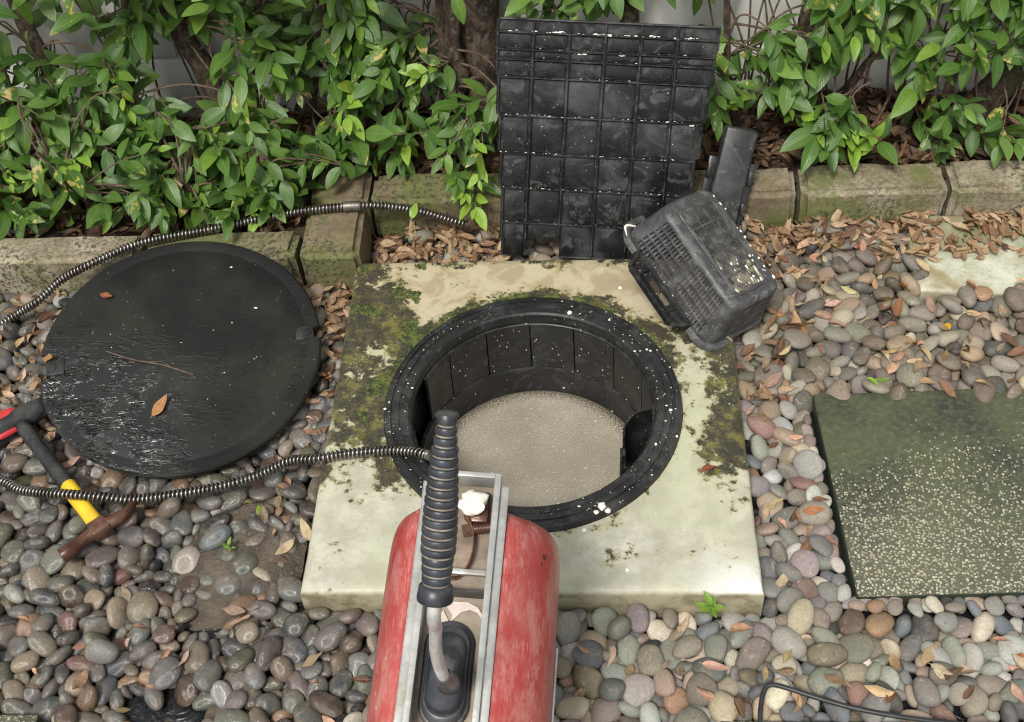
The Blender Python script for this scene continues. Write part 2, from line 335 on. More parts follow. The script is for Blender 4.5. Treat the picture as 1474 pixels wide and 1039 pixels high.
def m_water():
    m=Mat('foam_water'); n=m.noise(6,detail=5); f=m.noise(260,detail=3,rough=.75); v=m.voro(240)
    c=m.mix(m.mr(n,.35,.7),(.31,.275,.21),(.43,.39,.31)); c=m.mix(m.mr(f,.38,.66,0,.7),c,(.20,.17,.12)); c=m.mix(m.mr(v,.24,.10,0,.55),c,(.68,.64,.54))
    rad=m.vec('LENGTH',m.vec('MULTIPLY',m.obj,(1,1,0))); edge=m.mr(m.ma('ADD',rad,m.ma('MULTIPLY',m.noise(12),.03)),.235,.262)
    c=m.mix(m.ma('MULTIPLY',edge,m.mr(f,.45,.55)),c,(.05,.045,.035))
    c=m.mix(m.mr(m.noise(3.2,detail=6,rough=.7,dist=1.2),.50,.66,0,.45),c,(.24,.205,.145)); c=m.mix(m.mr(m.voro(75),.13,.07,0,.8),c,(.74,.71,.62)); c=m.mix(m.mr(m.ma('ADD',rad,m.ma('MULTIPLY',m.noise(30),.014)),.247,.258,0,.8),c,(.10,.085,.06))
    return m.set(c,m.mr(m.noise(4,detail=4),.4,.6,.12,.40),m.bump(m.ma('ADD',f,m.ma('MULTIPLY',v,-.8)),.30,.003))
def m_soil(name,a,b,rough=.9):
    m=Mat(name); n=m.noise(14,detail=7,rough=.7); f=m.noise(120,detail=4,rough=.7)
    return m.set(m.mix(m.mr(f,.6,.72,0,.7),m.mix(m.mr(n,.35,.68),a,b),(.34,.25,.14)),rough,m.bump(m.ma('ADD',n,f),.8,.01))
def m_sheet():
    m=Mat('black_sheet'); n=m.noise(9,detail=5,rough=.6,dist=1.5); f=m.noise(40,detail=4)
    c=m.mix(m.mr(f,.55,.75,0,.6),(.012,.013,.015),(.10,.08,.055))
    return m.set(c,.22,m.bump(n,.9,.02))
def m_wall():
    m=Mat('wall_paint'); n=m.noise(6,detail=5); z=m.xyz(m.N.new('ShaderNodeNewGeometry').outputs['Position'])[2]
    c=m.mix(m.mr(n,.35,.7),(.80,.79,.72),(.86,.85,.79)); st=m.ma('MULTIPLY',m.mr(z,.16,-.02),m.mr(m.noise(9,detail=6),.35,.65,.3,1)); c=m.mix(m.ma('MULTIPLY',st,.7),c,(.22,.20,.14))
    return m.set(c,.8,m.bump(m.noise(60),.15,.003))
M=dict(slab=m_slab(),ring=m_plastic('chamber_plastic',.014,.75,.40,.36),wallp=m_plastic('chamber_wall_plastic',.012,.5,.35,.34),
  panel=m_plastic('panel_plastic',.010,.22,.80,.30,.9),basket=m_plastic('basket_plastic',.050,.7,.30,.46,1.6),bar=m_plastic('casing_plastic',.018,.12,.45,.32,.7),
  lid=m_lid(),peb=m_pebble('pebble_stone',False),pebs=m_pebble('pebble_stone_mass',True),leaf=m_leaf('green_leaf',False),leafs=m_leaf('green_leaf_mass',True),
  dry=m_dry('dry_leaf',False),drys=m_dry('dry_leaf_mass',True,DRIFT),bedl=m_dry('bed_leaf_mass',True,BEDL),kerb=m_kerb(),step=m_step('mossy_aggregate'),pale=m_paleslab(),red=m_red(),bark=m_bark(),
  water=m_water(),soil=m_soil('bed_soil',(.030,.018,.010),(.075,.043,.024)),mud=m_soil('wet_mud',(.055,.045,.034),(.14,.11,.078),.35),sheet=m_sheet(),wall=m_wall(),
  steel=m_simple('spring_steel',(.30,.28,.25),.30,.25,60,.1,.9,(.05,.035,.02),.6),alu=m_simple('dull_aluminium',(.43,.435,.41),.42,.15,30,.15,.35,(.28,.24,.18),.6),
  floor=m_simple('dirty_metal',(.30,.245,.18),.6,.3,14,.4,.1,(.13,.09,.06),.8),dkmetal=m_simple('dark_metal',(.045,.042,.038),.45,.3,30,.2,.3),
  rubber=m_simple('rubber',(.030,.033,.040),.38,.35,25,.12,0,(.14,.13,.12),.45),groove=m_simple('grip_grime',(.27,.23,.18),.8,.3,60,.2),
  chrome=m_simple('worn_chrome',(.60,.60,.57),.34,.12,30,.08,.22,(.30,.26,.20),.5),rust=m_simple('wet_rust',(.085,.035,.022),.32,.45,28,.4,.25,(.22,.15,.10),.5),
  yellow=m_simple('yellow_plastic',(.78,.50,.02),.4,.08,20,.08,0,(.40,.24,.05),.35),redp=m_simple('red_plastic',(.55,.035,.04),.4,.15,20,.1),
  blackp=m_simple('black_grip',(.020,.021,.022),.42,.4,60,.35,0,(.09,.085,.075),.35),white=m_simple('white_grease',(.78,.75,.66),.5,.08,40,.3),
  copper=m_simple('brown_strip',(.20,.09,.05),.35,.3,30,.2,.6),twig=m_simple('twig_bark',(.11,.072,.048),.8,.35,60,.3),stem=m_simple('green_stem',(.16,.17,.05),.6,.3,60,.2),
  cord=m_simple('cord_rubber',(.022,.024,.024),.45,.3,40,.1))

# resting places of the river pebbles, nine numbers each: form, size, place x y z, rotation w x y z
PEB_DZ=0.0
PEBBLES=[
7,139,204,-617,-49,49,3,1,8,1,151,409,-547,-58,43,13,-5,20,14,148,542,-554,-45,2,2,2,-50,12,146,474,-529,-46,46,9,0,-18,0,143,-680,-593,-51,47,3,-5,17,0,148,-754,-452,
-53,37,4,3,-34,7,145,590,-533,-52,13,-8,1,47,15,147,503,-478,-38,27,7,2,-42,8,149,109,-599,-62,21,-6,-17,42,8,141,347,-657,-43,28,-9,-3,40,12,144,-376,-519,-51,47,2,-6,
15,7,132,307,-624,-53,17,8,6,-46,0,143,563,-132,-41,22,-6,-15,42,12,140,70,-501,-43,31,4,10,-38,11,140,-808,-554,-44,7,0,-24,43,11,127,707,-620,-51,37,2,-2,-33,1,136,
-364,-653,-45,48,-9,5,-12,5,144,224,-562,-50,35,-5,-1,35,7,135,106,-552,-49,4,-9,-1,-49,11,140,-592,-600,-45,26,-8,3,-42,15,142,-487,-552,-43,28,-13,16,-36,10,131,78,
-656,-50,49,-3,-10,-3,0,131,528,-359,-53,31,-1,-7,39,2,147,-633,-621,-64,26,18,-1,-39,4,140,532,-605,-45,48,-7,-2,13,8,148,139,-656,-66,24,5,2,-44,14,146,-644,-295,-51,
46,11,-4,15,4,148,-623,-560,-57,28,-4,-7,41,15,150,647,-487,-55,45,-6,9,20,12,142,793,-630,-66,40,-11,-4,28,10,124,-929,-535,-51,14,10,0,47,4,141,729,-488,-67,31,0,-2,
-39,4,150,-467,-405,-66,9,5,8,48,7,144,-691,-340,-65,38,13,-3,30,0,133,881,-532,-58,38,4,-4,-32,7,139,-453,-535,-64,28,1,-3,41,12,122,290,-538,-42,11,4,-8,-48,4,127,
596,-484,-51,26,2,-8,-42,11,142,183,-534,-67,40,5,2,30,5,147,-807,-458,-64,32,-15,17,-31,6,148,837,-487,-67,41,12,2,26,1,144,544,-655,-43,33,23,-13,-27,7,150,-859,-338,
-51,47,-10,2,13,10,124,203,-478,-48,33,-3,-6,37,12,145,560,-242,-45,3,-6,-4,49,11,149,611,-656,-37,16,8,-7,-46,2,123,-446,-490,-54,42,3,-3,27,8,139,-891,-659,-67,48,-3,
-1,12,10,118,-345,-605,-61,28,0,1,-41,12,136,152,-622,-42,23,-15,12,40,2,151,-577,-344,-70,27,-1,1,42,1,125,774,-538,-62,27,-16,-16,36,2,136,-603,-392,-71,11,1,1,-49,
11,122,246,-606,-49,36,6,-7,-34,13,133,699,-524,-66,15,15,-4,-45,9,146,803,-555,-66,37,-3,-17,29,5,123,342,-538,-46,31,4,-6,-39,2,141,140,-475,-62,5,-14,12,-46,2,145,
815,111,-47,47,9,-7,-11,1,136,-816,-296,-46,48,10,-7,-6,3,146,-952,-438,-45,48,-14,6,-3,0,144,-965,-349,-50,43,0,-7,24,4,147,-630,-199,-64,48,-5,-9,11,8,134,490,-439,
-52,45,14,9,15,13,136,-538,-563,-49,24,-3,-10,-43,11,129,444,-630,-44,19,6,-7,-45,2,119,-903,-430,-52,46,18,1,6,14,139,-816,-646,-61,15,21,1,-43,11,117,-953,-569,-52,
48,-6,1,12,5,150,-394,-675,-53,25,2,10,42,12,138,484,-17,-54,12,8,2,48,12,112,-459,-584,-52,42,12,8,-22,9,135,-791,-618,-71,36,5,3,35,14,148,-312,-486,-62,21,-11,9,43,
7,120,-1051,-335,-48,40,3,-3,-29,3,149,-507,-596,-51,27,-4,10,41,9,146,-723,-256,-55,41,-4,2,-29,12,143,168,-499,-43,24,-25,7,35,8,143,583,-587,-66,47,5,-1,16,2,135,
269,-636,-70,46,6,10,-15,5,134,-980,-395,-50,22,12,7,43,4,135,-335,-520,-64,29,-18,3,37,2,127,-476,-653,-67,46,11,14,-9,8,141,1086,317,-26,28,1,-2,42,1,128,-941,-665,
-62,46,10,11,-12,2,112,-538,-509,-49,4,7,2,-49,11,135,831,-601,-69,48,0,3,-14,7,146,593,228,-52,49,-3,7,2,7,138,-1004,-346,-66,46,18,8,0,4,105,770,-479,-52,6,-9,6,-48,
10,112,-561,-634,-55,24,10,-4,43,8,145,624,153,-66,39,3,-1,-31,13,135,-518,-456,-57,4,-2,-7,49,1,146,-782,-568,-71,12,2,2,-49,2,130,-838,-493,-61,3,18,-21,42,4,120,586,
-628,-54,39,-1,8,-31,8,134,329,-581,-49,10,-6,3,48,12,149,-533,-690,-47,49,0,-6,-6,8,126,244,-493,-68,49,-2,9,-4,2,147,286,-685,-47,16,7,3,-47,2,126,-1112,-116,-36,44,
0,3,24,15,146,-816,-329,-66,32,-14,-2,-36,7,149,504,118,-54,7,-9,-15,47,12,150,-922,-359,-66,31,0,3,39,12,112,-734,-542,-57,14,1,-10,-47,2,143,-501,-180,-52,49,-9,6,-2,
3,142,-750,-235,-36,14,11,22,-41,7,115,568,-320,-50,39,-9,2,-30,3,138,1019,135,-38,48,1,-2,-12,11,141,957,61,-46,41,-2,-17,23,14,146,634,323,-53,15,5,-11,-46,10,123,
-841,-678,-46,43,-5,-9,-23,10,126,-896,-553,-61,18,8,-21,-41,2,113,467,-664,-53,46,-1,4,-18,11,136,-961,-631,-68,40,-5,8,-28,15,128,674,234,-46,49,2,3,-7,3,131,-696,
-629,-71,43,-2,5,-24,6,133,543,-517,-52,48,4,1,-14,6,141,391,-513,-47,42,13,7,23,12,123,217,-671,-52,37,-11,11,-30,8,150,654,61,-55,38,4,-14,29,1,123,161,-587,-55,13,
-2,1,48,6,139,847,269,-52,42,26,-7,-5,11,138,461,-168,-64,3,-15,9,-47,0,93,763,-621,-56,45,0,-13,17,0,95,-701,-511,-53,50,2,2,4,2,101,-532,-648,-48,25,8,-1,-43,2,103,
565,-415,-57,9,1,-3,49,15,106,-914,-602,-57,45,5,-8,20,8,120,-353,-563,-68,32,-8,13,-35,7,132,516,-416,-70,14,9,9,-46,6,124,-747,-503,-56,34,-9,9,-34,8,114,693,-482,
-66,30,-31,-11,24,3,125,495,-375,-54,47,7,-2,-14,0,95,-430,-644,-59,37,7,0,33,10,150,263,-540,-67,41,-2,6,28,10,120,-980,-537,-54,47,4,-12,-12,13,130,472,-65,-66,39,5,
13,-28,2,147,-548,-597,-70,6,6,-4,-49,11,121,-300,-602,-54,34,18,6,32,15,127,528,-47,-54,46,-5,0,-18,2,131,581,56,-66,29,17,-3,37,11,151,948,114,-50,45,-5,10,19,5,115,
-856,-435,-54,17,-6,-4,46,3,113,-886,-518,-56,47,1,10,14,4,134,-316,-572,-68,39,4,7,-30,14,128,-422,-610,-68,43,4,7,-25,7,151,469,-403,-67,48,-13,5,0,4,108,-898,-484,
-58,46,9,-6,-17,11,131,722,243,-48,47,7,5,-14,15,119,739,-542,-60,46,-4,4,-18,14,142,887,454,-38,47,9,9,-13,5,144,512,-241,-70,49,-3,-5,8,2,132,842,-662,-62,38,-1,32,
-7,0,119,797,-483,-71,39,-11,0,29,3,147,-845,-568,-66,4,-9,-10,-48,2,122,458,-356,-70,12,-6,-10,47,8,137,507,37,-68,35,-1,7,35,4,120,-935,-403,-50,2,2,-12,-49,12,149,
-903,-133,-46,43,3,0,25,3,119,-845,-384,-48,29,14,7,38,8,139,-1014,-517,-62,23,-4,23,-38,9,132,-741,-294,-67,40,26,-8,12,3,125,-1023,-423,-55,46,-11,4,-15,7,130,-565,
-174,-70,45,-13,6,16,0,145,-968,-499,-67,29,15,3,38,1,134,-654,-260,-61,14,7,0,-48,11,113,-496,-296,-71,36,-8,6,-33,12,135,874,298,-44,2,1,9,49,6,147,986,341,-41,33,0,
1,38,1,117,861,-618,-51,48,-3,-4,11,14,150,-515,-26,-68,16,-3,-5,47,0,115,645,-585,-69,42,10,-15,-19,4,119,-1056,-210,-44,47,10,4,-12,0,84,862,-453,-45,27,2,-1,42,11,
108,-941,-492,-51,26,-5,0,-43,0,143,910,158,-52,27,-11,-3,-41,13,149,-551,-537,-69,10,6,-5,48,12,125,327,-502,-63,43,-19,-17,6,11,138,1015,183,-44,1,-2,-7,-49,15,124,
-986,-277,-59,34,-10,-4,35,11,129,-1067,-122,-44,7,-1,-4,49,15,137,-763,-263,-65,47,13,10,-8,5,121,-681,-389,-73,18,-5,4,46,15,141,-695,-561,-68,1,-2,10,-49,9,140,-590,
-632,-70,46,4,2,19,12,108,-1003,-452,-70,9,-7,-15,-47,14,122,733,-662,-70,23,-3,-11,43,1,150,343,-607,-71,50,-2,-3,4,11,120,833,-531,-71,8,-6,-1,49,15,127,-1016,-311,
-52,47,-13,-9,-2,12,135,657,213,-67,14,-5,3,48,10,133,748,-583,-61,3,14,-11,47,6,125,482,-328,-63,33,21,6,-30,2,151,781,482,-43,19,-11,-1,-45,12,119,959,170,-45,50,2,5,
4,5,98,-812,-588,-58,43,2,-4,-25,7,97,-1010,-243,-48,4,4,1,-50,12,135,689,282,-41,19,4,-9,-45,14,124,545,-192,-70,2,-4,5,-49,10,135,810,207,-47,15,0,-8,-47,12,145,429,
-504,-65,24,-9,-9,42,11,147,-1260,284,-51,38,10,31,-5,15,124,591,129,-67,18,-6,5,46,12,140,-839,-609,-63,33,-2,18,33,7,138,740,82,-48,45,-11,11,15,4,108,538,-476,-52,
43,-8,2,-24,0,129,385,-476,-68,36,-3,12,33,2,103,-673,-460,-73,45,-10,1,20,0,94,-405,-581,-57,50,-4,-6,0,13,131,-674,-211,-53,46,-14,-9,-9,6,139,-564,-446,-65,46,6,3,
17,9,109,875,-477,-72,46,9,7,-17,4,123,-600,-274,-66,44,10,15,-14,7,138,121,-517,-72,47,4,4,16,5,136,488,231,-54,39,4,9,30,6,150,639,-626,-64,40,19,-3,-23,6,135,864,
385,-43,36,25,-4,-23,12,121,57,-578,-46,37,-10,-14,-29,6,100,623,-578,-58,27,-5,-5,-41,12,111,750,208,-45,47,-2,-7,-16,9,112,664,-533,-66,27,5,-27,32,7,133,-870,-148,
-68,29,-13,-10,38,15,122,568,-449,-72,24,-2,-6,-44,14,119,402,-589,-64,45,6,20,0,12,109,454,-441,-66,24,-19,-4,39,10,105,-923,-636,-67,37,9,19,-26,12,84,831,-572,-54,4,
-10,13,47,15,121,-928,-266,-41,30,-6,-8,-39,2,105,465,-565,-59,5,0,-2,-50,13,133,184,-649,-63,46,-9,15,7,2,109,-774,-298,-49,45,-12,16,-7,13,134,-779,-329,-59,1,30,0,
-40,7,121,471,-266,-68,42,-20,2,19,9,123,722,176,-52,27,4,-8,-42,0,135,1034,234,-48,37,9,10,31,4,135,993,245,-62,47,9,-14,-4,12,136,-997,-595,-65,36,-12,9,-31,5,118,
-1022,-272,-57,28,-8,-3,-40,10,121,-345,-473,-50,32,-20,9,31,7,123,481,-209,-74,33,2,0,-38,8,131,781,59,-53,41,10,2,27,15,130,816,455,-48,42,-14,-11,20,14,118,-507,
-412,-70,36,13,-17,-28,11,107,510,-284,-72,41,-10,5,-27,4,138,883,128,-63,6,-13,15,-46,15,91,263,-470,-58,37,-3,-3,-33,4,121,917,222,-49,46,-13,-4,13,15,132,-1114,-191,
-71,45,-2,-5,-22,4,124,-514,-634,-66,45,1,-14,-18,12,131,1059,316,-50,37,8,4,32,0,125,-424,-511,-69,47,2,-14,9,2,107,544,34,-63,13,11,3,47,6,114,-479,-603,-72,1,1,-4,
-50,13,97,-877,-592,-60,32,4,8,37,13,132,-387,-627,-59,34,22,5,29,15,86,-408,-465,-56,50,3,-2,-1,10,107,522,-136,-52,28,34,9,-22,11,123,-693,-233,-66,42,-14,-10,-22,11,
126,417,-656,-66,35,16,5,32,10,136,-462,-215,-67,39,-13,-4,-28,6,99,-763,-639,-73,28,-5,-15,39,3,112,-761,-671,-72,8,1,2,49,8,151,-1101,-300,-43,45,4,4,21,8,118,-565,
-255,-67,43,-19,5,-17,3,118,-895,-616,-70,29,11,-19,-34,5,131,708,95,-65,33,9,16,-32,3,138,805,247,-53,48,0,4,12,15,102,-720,-430,-69,1,18,14,45,15,109,938,308,-32,44,
-17,9,-12,1,143,-454,-170,-65,29,-19,14,-33,1,125,-476,-471,-73,16,5,4,47,7,141,563,-159,-67,47,-15,3,-3,8,139,-485,-694,-54,28,-5,-14,38,8,97,-1051,-367,-57,14,7,-26,
-39,10,97,-879,-376,-54,47,0,8,-16,4,120,508,189,-57,33,-6,1,37,0,146,-625,-321,-70,18,-6,2,46,1,106,719,459,-51,22,4,-12,43,1,141,855,342,-46,38,-15,0,-29,7,135,-1249,
190,-49,48,5,12,-7,1,128,712,325,-49,13,3,-1,-48,14,112,730,419,-51,4,7,-11,-48,12,107,966,268,-43,19,-8,8,-45,12,136,701,209,-67,31,0,-13,-37,14,147,543,339,-41,37,13,
7,31,8,104,500,-599,-71,20,-11,-7,44,10,79,754,-451,-45,24,5,1,44,14,119,-1045,-241,-61,48,8,3,12,6,89,-314,-632,-60,0,-5,0,-50,7,95,1017,340,-31,28,0,0,-42,7,143,786,
156,-51,6,-4,2,-49,3,145,-804,-683,-68,49,-1,9,-1,1,145,-384,-479,-71,19,1,-7,-46,9,104,-466,-270,-74,28,5,-4,-41,12,81,825,-634,-58,18,-7,7,-46,1,132,-995,-83,-43,21,
9,12,43,2,131,523,256,-57,8,19,-10,-44,12,78,646,-454,-45,50,5,2,6,10,132,802,372,-54,35,-5,-11,-33,2,105,-554,-140,-65,30,8,11,-37,6,87,898,-459,-48,-50,-1,-8,4,6,114,
-826,-375,-72,46,-2,-1,19,9,116,-604,-536,-73,26,-8,-5,42,14,146,463,88,-67,46,1,6,-18,14,120,-493,-119,-71,37,8,-11,-31,15,100,490,-104,-74,24,-3,1,-44,11,125,567,
-276,-65,21,-18,5,41,8,128,75,-545,-66,46,12,-2,14,14,149,602,475,-54,16,-14,10,-44,2,112,626,403,-50,17,0,6,46,0,70,682,-454,-46,-21,-5,-1,45,8,79,593,-420,-55,41,3,
-3,28,10,148,619,-515,-69,45,2,-2,-21,12,108,496,-139,-70,46,-2,9,17,4,137,986,79,-56,31,13,-5,-36,8,107,753,388,-53,39,-29,8,-5,4,113,530,-95,-64,42,-3,-27,5,15,150,
-1236,385,-59,47,-10,15,0,11,147,-1248,243,-61,24,-12,-10,-41,8,97,-762,-398,-72,48,-9,4,9,6,147,-806,-139,-68,37,2,-3,33,15,148,-1170,168,-67,20,-9,8,-44,15,119,-852,
-471,-69,10,-7,18,-45,11,105,755,459,-52,15,13,-10,45,13,114,298,-474,-72,28,-2,4,41,10,99,374,-553,-73,39,10,8,29,12,131,-976,-135,-66,45,13,-10,14,9,94,-544,-49,-74,
27,-1,12,-40,13,119,-867,-467,-40,20,-21,10,40,8,150,856,474,-59,29,19,7,-35,5,141,-882,-407,-70,44,-5,6,-22,11,136,-837,-257,-47,47,-2,-12,11,4,120,384,-662,-64,37,20,
23,15,8,103,1020,326,-51,6,11,2,-48,15,97,-752,-324,-74,17,1,-7,46,14,151,-915,-322,-47,4,-5,-13,-48,0,110,501,-176,-68,44,-5,17,15,14,132,830,395,-51,44,-3,23,9,6,148,
765,117,-68,32,4,1,38,6,118,325,-469,-64,35,-20,-20,-20,14,123,-588,-60,-60,12,-6,-1,48,10,73,591,-360,-53,29,1,-3,41,15,141,557,-340,-69,49,-3,-2,-6,0,107,686,144,-73,
46,-2,-11,-17,9,132,570,171,-68,30,-11,20,-33,0,95,-494,29,-62,49,7,-3,7,11,128,-1218,292,-54,24,3,-15,-41,2,148,-1107,-73,-48,9,3,3,-49,1,137,735,531,-48,48,-3,-12,-5,
2,113,969,206,-53,13,6,3,-48,14,129,-828,-525,-61,15,-22,-12,-41,13,98,687,-616,-73,40,0,6,-29,15,127,-935,-462,-71,11,2,-3,49,8,112,9,556,-70,48,-11,8,-6,9,130,682,
-666,-70,48,9,-8,-7,6,143,-1216,165,-66,39,20,-23,-8,3,117,676,173,-70,4,10,-7,-48,8,91,-448,-670,-71,41,24,11,9,2,131,-868,-292,-51,7,-13,-13,-46,0,112,571,-197,-57,
21,-12,12,-42,9,76,718,-460,-44,25,-4,0,43,3,119,-852,-643,-63,34,-13,31,16,15,89,-743,-373,-75,49,-1,-6,-6,7,113,-490,53,-69,9,0,20,-45,5,101,681,442,-59,3,7,11,-48,9,
108,877,209,-51,17,8,-6,-46,12,82,-730,-614,-73,9,7,26,41,6,131,547,291,-52,0,3,0,50,14,78,790,-453,-47,50,-5,3,4,11,77,826,-455,-49,26,14,8,43,4,76,-675,-425,-74,32,
-9,0,-38,6,147,-303,602,-67,48,9,0,12,11,102,-693,-525,-73,47,-4,-1,-17,10,87,-481,-239,-74,4,7,-5,49,10,131,-991,-230,-62,9,-17,-8,45,14,124,424,-615,-69,45,19,8,5,0,
145,1028,60,-58,40,13,23,-14,11,107,989,124,-53,41,-7,-1,-28,12,114,-832,-164,-47,34,7,19,-31,1,119,875,89,-50,46,-4,1,-20,8,127,-1057,-145,-68,24,0,1,-44,15,123,-562,
-296,-70,46,7,5,17,2,119,-487,113,-67,2,-23,3,44,2,79,-717,-458,-72,24,14,-11,40,14,112,729,-618,-70,46,-9,-11,12,4,79,284,-573,-59,46,-15,-4,12,4,81,428,-590,-56,20,
-5,-5,-45,9,113,-530,-252,-69,37,30,-6,-14,2,99,787,-593,-69,46,-21,-1,-1,15,131,749,170,-71,46,-5,-3,-19,8,98,505,-71,-69,42,-6,-17,21,11,138,654,284,-65,37,-2,-18,28,
13,107,459,122,-56,50,-6,-1,1,3,112,624,191,-55,9,0,-10,-48,6,108,-537,-372,-72,11,5,4,48,5,107,457,-97,-73,18,4,13,44,10,126,528,-8,-71,25,-3,2,43,15,100,572,100,-70,
13,7,9,-47,0,90,-960,-597,-71,45,19,-8,1,15,71,-747,-583,-62,17,0,9,46,10,127,-1100,-236,-68,43,-16,1,-21,6,88,-776,-376,-71,44,18,2,13,5,151,-732,-163,-61,44,-2,-13,
20,5,114,-525,10,-55,3,-7,16,47,14,89,-796,-368,-56,46,-19,1,-8,5,88,540,-441,-60,49,4,-3,8,11,93,793,294,-57,44,-4,-2,23,7,98,-308,-687,-55,37,12,23,-22,4,82,923,189,
-47,46,3,-9,-17,2,106,603,88,-70,41,19,1,21,12,139,-665,-140,-64,14,17,6,44,12,129,-758,-142,-44,15,-11,-6,46,13,119,-718,-494,-64,41,-1,21,-20,4,135,600,430,-63,17,
-18,8,-43,12,148,-494,248,-48,48,10,-1,10,6,143,904,262,-63,25,-13,-15,-39,13,73,610,-452,-45,-50,-6,1,6,15,119,-1058,-282,-71,27,-3,3,42,3,127,-483,-506,-70,0,1,-17,
47,13,125,638,366,-68,42,13,-11,21,1,94,-754,-597,-76,48,-1,-1,15,4,73,906,-475,-75,44,-4,7,-22,3,129,771,419,-56,17,-3,-10,-46,14,137,-554,-481,-69,50,-3,-3,-5,0,98,
-650,-521,-68,4,20,-10,-44,12,101,-384,-574,-72,31,-4,3,39,6,86,495,-651,-62,13,0,1,48,6,105,-658,-109,-73,49,-4,-2,7,12,77,819,-650,-75,33,-2,0,38,5,106,774,328,-73,
48,0,-9,10,1,83,-295,-524,-62,26,16,9,38,11,94,72,-592,-70,44,1,21,9,0,106,762,237,-51,12,24,9,-41,7,78,387,-611,-73,29,23,9,-32,10,121,-541,404,-55,18,2,3,-47,2,71,
589,-390,-57,40,0,-2,30,8,134,465,202,-67,2,4,4,50,11,74,-473,-439,-76,12,1,-10,47,1,112,719,363,-53,1,0,4,50,2,97,-642,-379,-74,40,-7,8,28,13,118,770,361,-72,13,5,-6,
48,5,101,-711,-595,-71,9,6,-16,46,7,96,737,318,-59,37,-8,-6,32,10,83,634,236,-53,7,10,-28,39,7,131,-556,-668,-73,49,1,4,7,8,97,514,-325,-68,37,20,-13,24,11,97,640,-552,
-71,41,-26,-11,1,0,128,660,503,-70,45,-12,-4,-17,1,122,-707,-134,-73,10,3,2,-49,11,96,522,-668,-71,6,-2,-23,44,3,133,523,-574,-70,49,1,0,-11,7,111,39,-632,-52,5,14,-4,
47,3,111,-1038,-436,-72,20,-2,1,46,1,115,-792,-530,-72,47,-2,7,15,13,103,-759,-352,-66,16,-27,4,39,4,133,833,315,-50,39,4,18,26,4,103,-956,-152,-47,38,13,10,28,10,94,
599,187,-74,34,-4,-8,36,15,108,868,550,-53,47,13,-5,-9,0,97,-1027,-473,-72,47,-8,10,11,13,129,463,45,-72,8,5,-1,49,15,140,529,595,-69,15,5,12,46,0,69,-939,-126,-54,2,
-2,11,-49,6,108,892,413,-45,46,4,-4,18,0,124,-1100,-145,-68,26,-9,10,40,9,121,728,491,-58,46,11,-5,-14,14,124,-1158,262,-43,46,14,-4,14,14,132,492,-476,-70,2,-4,-8,-49,
8,140,-1134,-119,-65,36,1,-12,-32,3,105,571,17,-72,18,8,14,-44,1,82,691,-559,-76,14,0,13,46,12,128,698,406,-66,40,-15,8,-25,0,80,534,-262,-76,44,-9,-3,22,13,95,-1076,
-226,-59,30,4,9,39,8,92,720,-577,-73,49,3,9,1,11,79,577,-60,-58,40,5,-14,30,11,110,-529,39,-71,49,3,-3,7,12,83,243,-659,-70,37,6,29,17,15,69,682,-581,-77,28,7,4,40,9,
78,274,-507,-56,1,16,-11,-46,10,83,903,-432,-64,24,4,0,44,15,109,917,310,-51,36,-15,-2,31,5,129,869,-634,-72,43,7,-2,-25,12,75,-306,-655,-57,38,-15,9,28,0,93,-461,-126,
-64,32,-11,-7,-36,9,142,462,158,-69,18,-9,4,46,13,127,-1012,-556,-71,7,0,0,-49,5,99,836,-436,-62,-50,8,-3,7,0,135,224,-622,-72,43,2,3,-26,12,84,479,-289,-74,7,3,3,49,9,
115,1020,96,-57,31,1,-8,38,13,143,948,269,-66,49,4,9,-5,5,139,723,597,-49,40,-9,-3,29,2,118,657,462,-73,23,2,5,-44,10,89,448,-474,-75,49,1,-5,6,3,140,-950,-278,-61,24,
-3,6,44,13,78,-696,-444,-76,41,15,0,25,15,81,-552,-26,-60,40,-4,-7,29,5,93,380,-583,-70,44,4,22,-7,7,99,659,-504,-75,0,-5,4,50,12,129,-1008,-188,-67,24,-1,12,-42,8,130,
-635,-77,-64,11,-17,-8,-45,11,132,361,-515,-69,47,-2,2,17,9,136,1105,265,-67,8,13,-7,47,15,130,577,-666,-67,48,-8,5,10,2,130,949,234,-67,8,10,16,-46,8,83,-1204,233,-69,
3,-12,0,-49,8,101,-1057,-48,-71,3,-4,4,-50,13,120,-577,-563,-68,39,-15,-10,-25,0,90,86,-468,-57,49,-7,-7,2,12,135,551,202,-59,13,-25,17,38,15,108,-1099,16,-69,36,-27,2,
-22,15,86,859,-554,-74,2,11,4,48,10,96,587,350,-69,34,-5,-26,26,10,69,-749,-621,-71,6,-28,-16,-38,0,90,-1186,312,-54,49,4,9,-3,12,120,-832,-232,-70,50,4,1,3,10,143,185,
-685,-69,49,-5,2,-11,13,138,656,534,-61,38,-3,-30,-10,4,81,551,133,-60,31,11,-19,32,13,82,-1071,-262,-55,9,-1,9,48,6,93,509,-634,-74,31,4,3,-39,14,139,836,437,-69,45,
-6,-4,-21,6,81,-508,-207,-76,48,-5,4,-12,12,114,570,-18,-70,45,0,5,22,10,111,943,337,-46,49,-4,-1,-8,14,132,-275,-559,-55,26,-1,-6,-42,4,70,420,-465,-75,46,-6,-4,-18,
13,102,-870,-224,-55,49,2,-9,-1,7,109,888,-593,-70,47,4,15,-7,10,73,577,-30,-60,31,7,-4,39,9,85,-725,-404,-76,13,3,0,-48,13,143,-466,317,-69,34,4,-12,-34,14,70,-794,
-499,-76,41,13,-3,26,10,86,-649,-408,-76,48,-4,-1,-14,8,82,-629,-512,-71,9,-20,-10,44,7,114,-568,-81,-75,42,-2,0,27,9,106,-477,-24,-72,48,8,-12,-2,7,91,683,378,-52,48,
